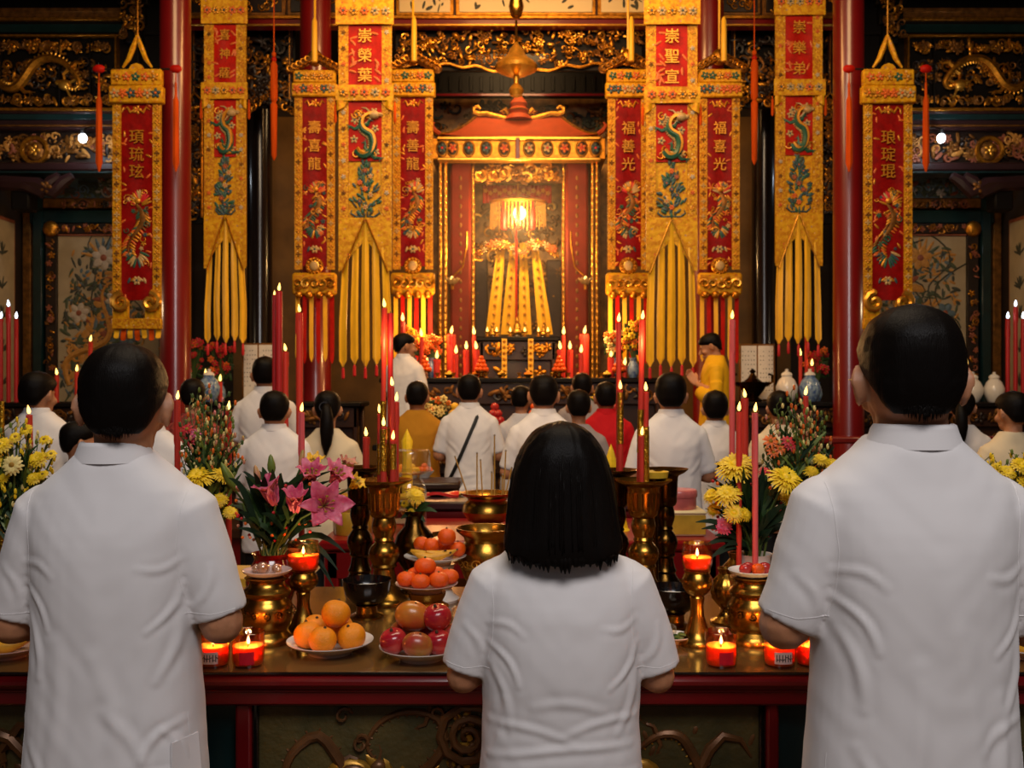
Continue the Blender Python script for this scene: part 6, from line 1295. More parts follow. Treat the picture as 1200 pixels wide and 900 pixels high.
# ------------------------------------------------------------------ fruit and food
def plate(label, px, d, R, z0, m='porcelain', h=.03, name='fruit_plate', foot=None, footm='brass'):
    t = thing(name, label, 'plate', (X(px, d), d, z0)); b = 0
    if foot: MB().lathe([(R*.75, 0), (R*.78, .008), (R*.6, .02), (R*.5, foot*.35), (R*.66, foot*.45), (R*.72, foot*.6), (R*.5, foot*.72), (R*.6, foot*.9), (R*.62, foot)], footm, 32).build('pedestal', t); b = foot
    MB().lathe([(R*.5, b), (R*.52, b+.004), (R*.55, b+.008), (R*.9, b+h*.75), (R, b+h), (R*1.0, b+h+.002), (R*.88, b+h*.72+.004), (R*.55, b+.013), (0, b+.012)], m, 44).build('dish', t); return z0+b+.012
def fruit(name, label, x, y, z, r, m, shape=None, rz=0., stem='stem_brown', tilt=(0, 0)):
    t = thing(name, label, 'fruit', (x, y, z-r)); M = Matrix.Translation((0, 0, r)) @ Matrix.Rotation(tilt[0], 4, 'X') @ Matrix.Rotation(tilt[1], 4, 'Y')
    fn = {'orange': lambda v: 1-.07*max(0, v.z)**5, 'mandarin': lambda v: (1-.16*abs(v.z)**3)*(1+.012*math.cos(8*math.atan2(v.y, v.x))), 'apple': lambda v: (1-.2*max(0, v.z)**7)*(1+.03*math.cos(5*math.atan2(v.y, v.x))*max(0, -v.z)), 'mango': lambda v: 1+.06*v.x}[shape or 'orange']
    rr_ = (r*1.22, r*.95, r) if shape == 'mango' else (r, r, r*.96 if shape != 'mandarin' else r*.9)
    MB().ell((0, 0, 0), rr_, m, 28, 18, M, fn).build('flesh', t, angle=180)
    top = rr_[2]*(1-.07 if shape != 'mandarin' else 1-.16); MB().lathe([(r*.13, top-.002), (r*.1, top+.002), (r*.04, top+.004), (0, top+.0035)], 'leaf_green' if stem == 'green' else 'stem_brown', 8, M=M).build('stem', t); return t
d = 2.36; zp = plate('white plate of oranges on the front table', 387, d, .102, TZ); x0 = X(387, d)
for k, (dx, dy, z, r, lab) in enumerate(((-.05, -.012, .038, .034, 'orange at the left of the white plate'), (-.008, -.052, .036, .0325, 'orange at the front of the white plate'), (.054, -.022, .036, .0335, 'orange at the right of the white plate'), (.014, -.002, .086, .0345, 'topmost orange of the white plate'), (.014, .048, .04, .033, 'orange hidden at the back of the white plate'), (-.045, .05, .04, .032, 'orange hidden at the back left of the white plate'))): fruit('orange', lab, x0+dx, d+dy, TZ+.008+z, r, 'orange_peel', 'orange', tilt=(.3*(k % 3)-.2, .4*(k % 2)-.2))
d = 2.31; plate('white plate of mangoes and red apples beside the sleeve of the woman', 494, d, .098, TZ); x0 = X(494, d)
for (dx, dy, z, r, m, sh, lab) in ((-.062, -.025, .040, .032, 'apple_red', 'apple', 'dark red apple at the left of the mango plate'), (-.006, -.052, .037, .030, 'mango_skin', 'mango', 'red and olive mango at the front of the mango plate'), (.042, -.03, .038, .0305, 'apple_red', 'apple', 'dark red apple at the right of the mango plate'), (-.024, .014, .088, .035, 'mango_green', 'mango', 'golden mango on top of the mango plate'), (.036, .005, .087, .034, 'apple_red', 'apple', 'shiny red apple on top of the mango plate'), (-.045, .04, .042, .03, 'mango_skin', 'mango', 'mango hidden at the back of the mango plate'), (.02, .05, .04, .032, 'apple_red', 'apple', 'dark red apple hidden at the back of the mango plate'), (.072, .012, .04, .03, 'mango_skin', 'mango', 'mango at the back right of the mango plate')): fruit('mango' if sh == 'mango' else 'red_apple', lab, x0+dx, d+dy, TZ+.008+z, r, m, sh, tilt=(.3, .3 if sh == 'mango' else -.15))
d = 2.62; zp = plate('pale dish of mandarins on a brass pedestal', 500, d, .082, TZ, 'dish_pink', .022, 'fruit_stand', Z(688, 2.62)-TZ-.012); x0 = X(500, d)
for (dx, dy, z, r, lab) in ((-.05, -.02, .025, .0265, 'mandarin at the left of the brass pedestal dish'), (-.012, -.048, .024, .0255, 'mandarin at the front of the brass pedestal dish'), (.034, -.032, .025, .0265, 'mandarin at the front right of the brass pedestal dish'), (.058, .01, .026, .026, 'mandarin at the right of the brass pedestal dish'), (-.004, .0, .055, .029, 'topmost mandarin of the brass pedestal dish'), (-.03, .035, .026, .026, 'mandarin at the back left of the brass pedestal dish'), (.02, .045, .026, .026, 'mandarin at the back of the brass pedestal dish')): fruit('mandarin', lab, x0+dx, d+dy, zp+z, r, 'mandarin_peel', 'mandarin', stem='green')
d = 2.93; zp = plate('white footed dish of oranges and bananas behind the mandarins', 510, d, .092, TZ, 'porcelain', .024, 'fruit_stand', Z(656, 2.93)-TZ-.012, 'porcelain'); x0 = X(510, d)
for (dx, dy, z, r, lab) in ((.034, .0, .068, .027, 'topmost orange of the footed dish'), (-.012, .01, .04, .025, 'orange left of the topmost one on the footed dish'), (-.042, .02, .044, .024, 'orange at the left of the footed dish'), (.066, .01, .03, .024, 'orange at the right of the footed dish'), (.03, .045, .03, .025, 'orange at the back of the footed dish')): fruit('orange', lab, x0+dx, d+dy, zp+z, r, 'mandarin_peel', 'orange')
def banana(label, x, y, z, L, r, rz, m='banana_skin'):
    t = thing('banana', label, 'fruit', (x, y, z), rz); pts = [(L*(i/8-.5), 0, .18*L*(1-(2*i/8-1)**2)*-.0+.12*L*(2*i/8-1)**2) for i in range(9)]
    MB().tube(pts, [r*.3, r*.75, r*.95, r, r, r, r*.9, r*.6, r*.25], m, 6).build('peel', t, angle=60); MB().tube([pts[-1], (L*.56, 0, .15*L)], r*.22, 'stem_brown', 5).build('stem', t)
banana('front banana on the footed dish of oranges', x0-.005, d-.055, zp+.016, .10, .013, .1); banana('second banana on the footed dish of oranges', x0-.02, d-.032, zp+.02, .1, .013, -.15); banana('third banana on the footed dish of oranges', x0+.02, d-.038, zp+.022, .09, .012, .3)
d = 2.33
for px, nm, m in ((10, 'left', 'dish_pink'), (1203, 'right', 'porcelain')):
    zp = plate('%s plate of bananas at the %s end of the front table' % ('yellowish' if nm == 'left' else 'white', nm), px, d, .085, TZ, m, .026); x0 = X(px, d)
    for k, (dx, dy, rz, w_) in enumerate(((-.005, -.04, .1, 'front'), (.0, -.012, -.1, 'middle'), (.01, .018, .15, 'back'))): banana('%s banana on the plate at the %s end of the table' % (w_, nm), x0+dx, d+dy, zp+.018+.004*k, .13, .0165, rz)
fruit('red_apple', 'red apple beside the bananas at the left end of the table', X(-2, 2.36), 2.385, TZ+.05, .03, 'apple_red', 'apple')
d = 2.45; zp = plate('small pale dish with green leaves by the right sleeve of the woman', 789, d, .046, TZ, 'porcelain', .018, 'small_dish'); x0 = X(789, d)
tag(MB().ell((0, 0, 0), .017, 'glass_clear', 14, 10).build('glass_ball', None, (x0-.006, d+.012, zp+.017)), 'clear glass ball in the small pale dish beside the woman', 'ball')
mb = MB(); rr = random.Random(9)
for k in range(9): mb.ell((0, 0, 0), (.014, .006, .004), rr.choice(['leaf_light', 'leaf_green']), 6, 4, Matrix.Translation((rr.uniform(-.022, .022), rr.uniform(-.03, .0), .005+.003*k*.5)) @ Matrix.Rotation(rr.uniform(0, 6), 4, 'Z') @ Matrix.Rotation(rr.uniform(-.5, .5), 4, 'X'))
tag(mb.build('green_leaves', None, (x0, d, zp)), 'few green leaves lying in the small pale dish', 'leaves', kind='stuff')
# boxes and jar on the red table
t = thing('cake_box', 'cream and yellow cake box on the red table at the right', 'box', (X(795, 4.2), 4.2, .97)); MB().box((-.097, -.09, 0), (.097, .09, .1), 'box_cream', .006).build('carton', t); MB().box((-.06, -.0925, .008), (.0985, .05, .088), 'box_yellow', .002).build('printed_band', t); MB().box((-.103, -.096, .088), (.103, .096, .106), 'box_cream', .008).build('lid', t)
t = thing('round_tin', 'round pink tin on top of the cream cake box', 'tin', (X(794, 4.2), 4.2, 1.076)); MB().lathe([(.076, 0), (.078, .004), (.078, .05)], 'box_pink', 40).build('body', t); MB().lathe([(.081, .05), (.082, .053), (.082, .074), (.078, .08), (.06, .082), (0, .083)], 'box_pink', 40).build('lid', t)
t = thing('cake', 'two tiered yellow cake in clear wrap on the red table behind the lilies', 'cake', (X(414, 4.2), 4.2, .97)); MB().lathe([(.078, 0), (.08, .004), (.08, .09), (.076, .096), (0, .097)], 'cake_yellow', 36).build('lower_tier', t); MB().lathe([(.07, .097), (.072, .1), (.07, .155), (.064, .165), (0, .167)], 'banana_skin', 36).build('upper_tier', t); MB().lathe([(.086, 0), (.086, .1), (.078, .17), (.05, .185), (0, .188)], 'plastic_wrap', 20, wob=lambda a, z: .03*math.sin(7*a+40*z)).build('clear_wrap', t)
t = thing('glass_jar', 'clear jar of yellow packets with a wrapped top, right of the left candle cluster', 'jar', (X(479, 4.25), 4.25, .97)); MB().lathe([(.07, 0), (.075, .01), (.078, .16), (.07, .2), (.055, .23), (.056, .245), (.0, .246)], 'glass_clear', 36).build('glass', t); mb = MB(); rr = random.Random(3)
for k in range(16): a = rr.uniform(0, 6.3); mb.ell((.036*math.cos(a), .036*math.sin(a), .02+.011*k), (.036, .036, .014), rr.choice(['cake_yellow', 'lily_yellow', 'box_cream']), 8, 5)
mb.build('packet', t); MB().lathe([(.058, .245), (.09, .262), (.092, .335), (.085, .348), (.0, .35)], 'plastic_wrap', 30, wob=lambda a, z: .06*math.sin(9*a+30*z)).build('wrapped_lid', t)
mb = MB().sheet(lambda u, v: (-.08+.16*u, -.035+.07*v, .012+.008*math.sin(u*5)*math.cos(v*4)), 10, 6, 'packet_red', .014); tag(mb.build('red_packet', None, (X(519, 4.95), 4.95, 1.04)), 'red paper packet lying on the dark red offering table', 'packet')
tag(MB().ell((0, 0, .012), (.035, .02, .012), 'cake_yellow', 12, 6).build('yellow_packet', None, (X(537, 4.98), 4.98, 1.04)), 'small yellow packet lying right of the red packet', 'packet')
tag(MB().sheet(lambda u, v: (-.05+.1*u*(1-.5*v), -.0+.02*math.sin(u*6), .22*v*(1-.25*abs(u-.5))), 10, 8, 'petal_yellow', .01).lathe([(.06, 0), (.05, .01), (0, .012)], 'petal_yellow', 16).build('paper_lotus', None, (X(722, 4.3), 4.3, .97)), 'pointed yellow folded paper offering beside the bobbed woman', 'paper offering')
tag(MB().lathe([(.06, 0), (.07, .02), (.055, .06), (.06, .12), (.03, .2), (.038, .24), (.012, .33), (.0, .36)], 'petal_yellow', 8).build('paper_lotus', None, (X(716, 4.5), 4.5, .97)), 'tall yellow folded paper tower behind the pointed paper offering', 'paper offering')
tag(MB().lathe([(.025, 0), (.028, .1), (.022, .2), (.028, .28), (.0, .34)], 'petal_yellow', 8).build('paper_lotus', None, (X(477, 4.9), 4.9, 1.04)), 'yellow folded paper spike behind the jar of packets', 'paper offering')

# ------------------------------------------------------------------ offerings on the altars at the back
rr = random.Random(21)
def obowl(label, x, y, z, r, m, fm, group):
    t = thing('offering_bowl', label, 'bowl', (x, y, z), group=group); MB().lathe([(r*.5, 0), (r*.55, .01), (r*.9, r*.5), (r, r*.7), (r*.95, r*.7), (r*.5, r*.3), (0, r*.25)], m, 20).build('bowl', t); f = MB()
    for k in range(7): a = 2*PI*k/6; q = 0 if k == 6 else r*.5; f.ell((q*math.cos(a), q*math.sin(a), r*(.75 if k < 6 else 1.1)), r*.36, fm, 8, 6)
    f.build('fruit_pile', t)
def posy(label, x, y, z, h, m, seed, group=None, vm='porcelain_blue', w=.14):
    t = thing('altar_vase', label, 'vase of flowers', (x, y, z), group=group); r = random.Random(seed); MB().lathe([(.035, 0), (.04, .01), (.06, .07), (.05, .13), (.03, .17), (.04, .2), (.03, .2), (0, .15)], vm, 20).build('vase', t); f = MB(); l = MB()
    for k in range(26):
        a = r.uniform(0, 6.3); q = w*math.sqrt(r.random()); zz = .2+h*r.uniform(.25, 1); rosette(f, (q*math.cos(a), q*math.sin(a)*.6-.02, zz), r.uniform(.025, .04), m if r.random() < .8 else 'petal_orange', 'flower_eye', 6, r.random(), .014); l.tube([(0, 0, .15), (q*.5*math.cos(a), q*.3*math.sin(a), .2+h*.3), (q*math.cos(a), q*.6*math.sin(a), zz)], .005, 'stem_green', 4)
        b = r.uniform(0, 6.3); leaf_flat(l, (w*.8*math.cos(b), .02, .2+h*r.uniform(.1, .8)), .05, .018, r.uniform(0, 6), 'leaf_green', .006)
    f.build('flowers', t); l.build('leaves', t)
lo = ['far left', 'second from the left', 'third from the left', 'middle', 'third from the right', 'second from the right', 'far right']
for k in range(7): obowl('bowl of %s on the lower dais table, %s' % (('oranges', 'yellow cakes', 'red fruit')[k % 3], lo[k]), -.98+.34*k, 9.05, 1.06, .075, ('porcelain', 'brass', 'dish_pink')[k % 3], ('orange_peel', 'cake_yellow', 'apple_red')[k % 3], 'bowls on the lower dais table')
for k in range(7): obowl('small bowl of %s on the candle altar, %s' % (('yellow cakes', 'oranges')[k % 2], lo[k]), -.62+.26*k, 9.85, 1.66, .05, 'brass', ('cake_yellow', 'orange_peel')[k % 2], 'bowls on the candle altar')
for k, (px, d, z, h, m, lab) in enumerate(((484, 9.9, 1.66, .3, 'petal_yellow', 'vase of yellow flowers on the candle altar, left end'), (742, 9.9, 1.66, .38, 'petal_yellow', 'vase of yellow flowers on the candle altar, right end'), (506, 9.95, 1.66, .22, 'petal_orange', 'vase of orange flowers on the candle altar, left of the thick candle'), (720, 9.95, 1.66, .25, 'petal_cream', 'vase of cream flowers on the candle altar, right of the thick candle'), (509.8, 9.25, 1.06, .22, 'petal_cream', 'vase of pale flowers on the lower dais table, left'), (696.5, 9.25, 1.06, .24, 'petal_yellow', 'vase of yellow flowers on the lower dais table, right'), (226, 10.4, 1.42, .45, 'petal_red', 'vase of red flowers on the left inner altar'), (258, 10.4, 1.42, .4, 'petal_red', 'second vase of red flowers on the left inner altar'), (957, 10.4, 1.42, .35, 'petal_red', 'vase of red flowers on the right inner altar'), (132, 11.0, 1.4, .35, 'paint_pale', 'vase of pale flowers on the left mural altar'), (1088, 11.0, 1.4, .3, 'petal_orange', 'vase of orange flowers on the right mural altar'))): posy(lab, X(px, d), d, z, h, m, k, w=.09 if z > 1.6 else .13)
for k, (px, d, lab) in enumerate(((218, 10.12, 'blue and white jar on the left inner altar, left'), (245, 10.1, 'blue and white jar on the left inner altar, right'), (922, 10.1, 'pale jar on the right inner altar'), (949, 10.12, 'blue jar on the right inner altar beside the candle'), (1140, 10.9, 'white jar on the right mural altar'), (1165, 10.9, 'small white jar on the right mural altar near the trio of candles'))):
    t = thing('porcelain_jar', lab, 'jar', (X(px, d), d, 1.42 if d < 10.5 else 1.4)); MB().lathe([(.06, 0), (.07, .01), (.105, .09), (.11, .15), (.08, .22), (.05, .25), (.055, .27)], 'porcelain' if k in (2, 4, 5) else 'porcelain_blue', 24).build('body', t); MB().lathe([(.058, .27), (.05, .29), (.015, .31), (.018, .33), (0, .335)], 'porcelain', 16).build('lid', t)
for k, px in enumerate((571, 582, 598, 615, 631, 642)):
    d = 11.1; t = thing('oil_lamp', 'small gold oil lamp on the altar inside the shrine, number %s from the left' % ('one', 'two', 'three', 'four', 'five', 'six')[k], 'oil lamp', (X(px, d), d, Z(396, 11.3))); MB().lathe([(.03, 0), (.012, .02), (.014, .04), (.04, .06), (.038, .062), (0, .05)], 'gilt_bright', 14).build('cup', t); flame(t, 0, 0, .055, .06)
for px in (591, 622):
    d = 10.945; mb = MB().sheet(lambda u, v: (X(px-3+6*u, d), d+(.03 if v == 0 else 0), Z(395.5+50*v, d)), 4, 12, 'silk_yellow', .008)
    for k in range(6): rosette(mb, (X(px, d), d-.012, Z(400+7*k, d)), .02, 'thread_gold')
    tag(mb.build('silk_ribbon'), 'short yellow ribbon hanging before the shrine altar, %s one' % ('left' if px < 600 else 'right'), 'ribbon', 'ribbons before the shrine altar')
for k, (px, lab) in enumerate(((505, 'left'), (517, 'middle'), (531, 'right'))): obowl('bowl of orange cakes on the dark table by the man in mustard, %s' % lab, X(px-35, 6.0), 6.0+.04*k, 1.03, .06, 'porcelain', ('orange_peel', 'cake_yellow', 'petal_orange')[k], 'bowls by the man in mustard')

def pyramid(label, x, y, z, m, group, s=1.):
    t = thing('fruit_stack', label, 'fruit stack', (x, y, z), group=group); MB().lathe([(.07*s, 0), (.03*s, .02*s), (.03*s, .05*s), (.085*s, .065*s), (.085*s, .07*s), (0, .066*s)], 'brass', 18).build('stand', t); f = MB()
    for l, (n, q) in enumerate(((7, .055), (5, .036), (3, .02), (1, 0))):
        for k in range(n): a = 2*PI*k/n+l; f.ell((q*s*math.cos(a), q*s*math.sin(a), (.092+.042*l)*s), .027*s, m, 8, 6)
    f.build('fruit_pile', t)
for k in range(6): pyramid('stack of %s on the lower dais table, %s' % (('oranges', 'yellow cakes', 'red apples')[k % 3], ('far left', 'second from the left', 'third from the left', 'third from the right', 'second from the right', 'far right')[k]), -.9+.37*k, 9.24, 1.06, ('mandarin_peel', 'cake_yellow', 'apple_red')[k % 3], 'fruit stacks on the lower dais table', 1.5)
for k in range(4): pyramid('stack of oranges at the front edge of the candle altar, %s' % ('far left', 'inner left', 'inner right', 'far right')[k], (-.86, -.3, .46, 1.05)[k], 9.76, 1.66, 'mandarin_peel', 'fruit stacks on the candle altar', .9)
for k in range(14):
    t = thing('offering_cup', 'tiny brass cup in the row along the front of the candle altar', 'cup', (-1.05+.16*k, 9.73, 1.66), group='offering cups on the candle altar'); MB().lathe([(.02, 0), (.008, .012), (.01, .025), (.026, .05), (.024, .05), (.0, .03)], 'gilt_bright', 14).build('cup', t); MB().lathe([(.023, .043), (0, .044)], 'wax_deep', 12).build('tea', t)
for k, (px, h, lab) in enumerate(((577, .16, 'small gilt seated figure on the shrine altar, left'), (606, .24, 'taller gilt seated figure at the middle of the shrine altar'), (637, .16, 'small gilt seated figure on the shrine altar, right'))):
    t = thing('gilt_figurine', lab, 'figurine', (X(px, 11.3), 11.3, Z(396, 11.3))); s = h/.2; MB().lathe([(.06*s, 0), (.065*s, .015*s), (.05*s, .03*s)], 'wood_dark', 16).build('plinth', t); MB().ell((0, -.01*s, .055*s), (.06*s, .045*s, .03*s), 'gilt_bright', 14, 8).ell((0, 0, .1*s), (.035*s, .028*s, .05*s), 'gilt_bright', 12, 8).ell((0, 0, .165*s), (.022*s, .022*s, .026*s), 'gilt_bright', 12, 8).ell((0, 0, .192*s), (.010*s, .010*s, .012*s), 'gilt', 8, 6).build('body', t)
# ------------------------------------------------------------------ flowers on the front table
def blade(mb, base, tip, w, m, sag=.25, rnd=None, seg=7):
    """a long leaf arching from base to tip"""
    b, t = Vector(base), Vector(tip); L = (t-b).length; up = Vector((0, 0, 1)); pts = []
    for i in range(seg+1):
        s = i/seg; pts.append(b.lerp(t, s)+up*L*sag*math.sin(PI*s)*.6)
    mb.tube(pts, [max(.0012, w*math.sin(PI*min(1, .12+.88*i/seg))**.8) for i in range(seg+1)], m, 6, flat=(.2, -.6, .7), fr=.14)
def frame_to(n):
    return Vector(n).to_track_quat('Z', 'Y').to_matrix().to_4x4()
def mum(label, pos, R, n, m, base, layers=3, group=None, eye='flower_eye', seed=0, npet=24, name='chrysanthemum'):
    """many petalled flower on its stem"""
    t = thing(name, label, 'flower', base, group=group); p = Vector(pos)-Vector(base); M = Matrix.Translation(p) @ frame_to(n); rnd = random.Random(seed); mb = MB()
    for l in range(layers):
        k = (npet+8 if npet > 18 else npet)-3*l; tilt = .06+.27*l; LL = R*(1-.2*l)
        for i in range(k):
            a = 2*PI*(i+.5*(l % 2))/k+rnd.uniform(-.06, .06); q = tilt+rnd.uniform(-.1, .1); c, s = math.cos(a), math.sin(a); L = LL*rnd.uniform(.9, 1.05); w_ = R*.064 if npet > 18 else R*.15
            pts = [Vector((c*L*x, s*L*x, L*(x*math.sin(q)-.25*x*x*x)+R*.03*l)) for x in (.08, .4, .75, 1.)]; mb.tube(pts, [w_*.6, w_, w_*1.05, w_*.35], m, 5, M, flat=(0, 0, 1), fr=.3)
    mb.build('flower_head', t, angle=60)
    MB().ell((0, 0, R*.12), (R*.26, R*.26, R*.16), eye if layers < 3 else m, 10, 6, M).build('flower_eye', t)
    s = MB(); s.tube([(0, 0, 0), p*.5+Vector((0, 0, .02)), p-(M.to_3x3() @ Vector((0, 0, .02))), p], .0028, 'stem_green', 6); s.lathe([(.002, -.012), (R*.16, -.004), (R*.2, .004)], 'stem_green', 10, M=M); s.build('stem', t); return t
def lily(label, pos, n, R, m, base, openness=1., seed=0, leaves=4):
    t = thing('lily', label, 'flower', base); p = Vector(pos)-Vector(base); M = Matrix.Translation(p) @ frame_to(n); rnd = random.Random(seed)
    for k in range(6):
        a = PI*k/3+rnd.uniform(-.08, .08); wmax = R*(.2 if k % 2 else .27); mb = MB(); L = R*rnd.uniform(.95, 1.08)
        def f(u, v, a=a, L=L, wmax=wmax):
            ang = openness*(.25+1.25*v*v) if openness > .5 else openness*(.5+.5*v); rad = 0; h = 0; st = 12; vv = 0
            for i in range(st):
                x = v*(i+.5)/st; g = (.28+1.45*x**1.4)*openness; rad += L*v/st*math.sin(g); h += L*v/st*math.cos(g)
            w_ = wmax*math.sin(PI*min(1, .1+.9*v))**.75*(1 if v < .97 else .3); x = w_*(2*u-1); cup = .22*w_*(2*u-1)**2
            return M @ Vector((rad*math.cos(a)-x*math.sin(a), rad*math.sin(a)+x*math.cos(a), h+cup+.004*math.sin(v*20+a)*(2*u-1)**2))
        mb.sheet(f, 6, 12, m, .0012); q = [f(.5, v) for v in (.1, .4, .7, .95)]; mb.tube(q, [.0016, .0016, .0012, .0006], 'lily_bud', 4); mb.build('petal', t, angle=180)
    if openness > .55:
        mb = MB()
        for k in range(6): a = PI*k/3+.4; e = M @ Vector((R*.2*math.cos(a), R*.2*math.sin(a), R*.55)); mb.tube([M @ Vector((0, 0, R*.05)), M @ Vector((R*.1*math.cos(a), R*.1*math.sin(a), R*.35)), e], .0013, 'stamen', 5); mb.ell(e, (.005, .003, .003), 'flower_eye', 6, 4)
        mb.tube([M @ Vector((0, 0, 0)), M @ Vector((.002, 0, R*.66))], .0018, 'leaf_light', 5); mb.build('stamens', t)
    s = MB(); mid = p*.55+Vector((rnd.uniform(-.01, .01), 0, .03)); end = p-(M.to_3x3() @ Vector((0, 0, R*.04))); s.tube([(0, 0, 0), mid, end, p], [.0036, .0034, .0032, .004], 'stem_green', 7); s.build('stem', t)
    l = MB()
    for k in range(leaves):
        f_ = .35+.6*k/max(1, leaves); b = p*f_; a = rnd.uniform(0, 6.3); blade(l, b, b+Vector((.07*math.cos(a), .05*math.sin(a)-.015, .03+.03*rnd.random())), .010, 'leaf_green' if rnd.random() < .5 else 'leaf_dark')
    if leaves: l.build('leaves', t)
    return t
def bud(label, pos, n, L, r, m, base):
    t = thing('lily_bud', label, 'flower bud', base); p = Vector(pos)-Vector(base); M = Matrix.Translation(p) @ frame_to(n)
    MB().lathe([(0, 0), (r*.5, L*.06), (r, L*.35), (r*.95, L*.55), (r*.5, L*.88), (0, L)], m, 12, M=M, wob=lambda a, z: .06*math.cos(3*a)).build('bud', t); MB().tube([(0, 0, 0), p*.5+Vector((0, 0, .02)), p], .003, 'stem_green', 6).build('stem', t); return t
def foliage(name, label, fn): mb = MB(); fn(mb); return tag(mb.build(name), label, 'foliage', kind='stuff')
# --- pink lilies in the red vase
d = 2.64; vb = Vector((X(318, d), d, Z(652, d))); u = d/FPX
def at(px, py, dd=0.): return P(px, py, d+dd)
rr = random.Random(31)
lily('wide open pink lily facing the viewer, lowest and largest of the bunch', at(378, 594, -.06), (.35, -.9, .25), .098, 'lily_pink', vb, 1.0, 1, 2)
lily('half open pink lily at the left of the bunch', at(322, 592, -.04), (-.25, -.35, .9), .085, 'lily_pink', vb, .55, 2, 3)
lily('half open pink lily in the middle of the bunch', at(346, 600, -.07), (.1, -.45, .85), .078, 'lily_pink', vb, .5, 3, 3)
lily('open pink lily behind the largest one, upper right of the bunch', at(389, 566, -.01), (.5, -.35, .75), .075, 'lily_pink', vb, .85, 4, 2)
lily('open pink lily at the upper middle of the bunch beside the pink candle', at(365, 566, .02), (.1, -.5, .8), .07, 'lily_pink', vb, .75, 5, 2)
lily('pale orange lily at the upper right edge of the bunch', at(402, 556, .04), (.4, -.2, .9), .055, 'lily_bud', vb, .6, 6, 1)
lily('yellow lily right of the pink lilies', at(411, 572, .06), (.6, -.3, .6), .05, 'lily_yellow', vb, .8, 7, 1)
lily('yellow lily half hidden behind the pink candle', at(366, 550, .06), (.2, -.4, .8), .05, 'lily_yellow', vb, .7, 8, 1)
bud('tall green lily bud rising above the bunch', at(319, 558, 0), (-.05, -.1, 1), .06, .011, 'leaf_light', vb); bud('green lily bud leaning out at the left of the bunch', at(276, 575, -.02), (-.35, -.1, .75), .085, .013, 'leaf_light', vb); bud('thin dark bud at the upper right of the bunch', at(352, 548, .03), (.15, 0, 1), .05, .008, 'lily_bud', vb)
bud('pink bud left of the half open lily', at(303, 566, .02), (-.2, 0, 1), .05, .009, 'lily_bud', vb)
def lf(mb):
    for k in range(100):
        a = rr.uniform(-PI, PI)*1; b = vb+Vector((rr.uniform(-.03, .03), rr.uniform(-.02, .02), rr.uniform(0, .03))); h = rr.uniform(.06, .22); s = rr.uniform(.03, .16)
        blade(mb, b+Vector((0, 0, h*.4)), b+Vector((s*math.cos(a)+.03, s*.7*math.sin(a)-.0, h)), rr.uniform(.008, .015), rr.choice(['leaf_dark', 'leaf_green', 'leaf_dark']), .2)
    for k in range(22): mb.tube([vb+Vector((rr.uniform(-.02, .02), rr.uniform(-.02, .02), -.04)), vb+Vector((rr.uniform(-.07, .1), rr.uniform(-.05, .05), rr.uniform(.1, .2)))], .003, 'stem_green', 5)
    for (tx, ty) in ((392, 690), (396, 668), (384, 672), (405, 648), (280, 600), (268, 560)):
        blade(mb, vb+Vector((.05 if tx > 330 else -.02, -.03, .03)), at(tx, ty, -.07), .010, 'leaf_dark', .4)
    for k in range(40): p = vb+Vector((rr.uniform(-.09, .12), rr.uniform(-.06, .02), rr.uniform(.04, .2))); mb.ell(p, .0045, rr.choice(['petal_red', 'petal_orange', 'lily_bud']), 6, 5)
foliage('lily_foliage', 'dark green leaves and small red buds around the pink lilies', lf)
# --- yellow chrysanthemums in the white vase
d = 2.66; vb2 = Vector((X(884, d), d, Z(652, d)))
for k, (px, py, dd, R, n, lab) in enumerate(((862, 546, -.02, .058, (-.2, -.55, .8), 'big yellow chrysanthemum at the top left of the right bouquet, under the red candle'), (921, 561, -.05, .052, (.2, -.6, .75), 'big yellow chrysanthemum touching the shoulder of the front right man'), (852, 579, -.06, .040, (-.3, -.6, .7), 'yellow chrysanthemum at the left edge of the right bouquet'), (834, 580, 0, .030, (-.6, -.4, .7), 'small yellow chrysanthemum furthest to the left in the right bouquet'), (860, 601, -.08, .030, (0, -.8, .5), 'small yellow chrysanthemum low in the middle of the right bouquet'), (873, 602, -.06, .022, (.3, -.7, .5), 'tiny yellow chrysanthemum beside the low middle one'), (912, 577, 0, .025, (.2, -.6, .7), 'small yellow chrysanthemum below the shoulder flower'), (924, 585, -.02, .024, (.4, -.6, .6), 'small yellow chrysanthemum half under the right sleeve'), (836, 597, .0, .022, (-.5, -.6, .4), 'tiny yellow chrysanthemum at the lower left of the right bouquet'), (887, 566, .04, .026, (0, -.5, .8), 'yellow chrysanthemum behind the pale pink candle'))):
    mum(lab, P(px, py, d+dd), R, n, 'petal_yellow', vb2, 3, None, 'flower_eye', k, 26)
mum('pink flower low at the left of the right bouquet', P(847, 616, d-.05), .026, (-.3, -.8, .4), 'lily_pink', vb2, 3, None, 'flower_eye', 40, 18, 'carnation'); mum('red flower at the upper right of the right bouquet', P(896, 552, d+.03), .018, (0, -.6, .7), 'petal_red', vb2, 3, None, 'flower_eye', 41, 14, 'carnation')
rr2 = random.Random(7)
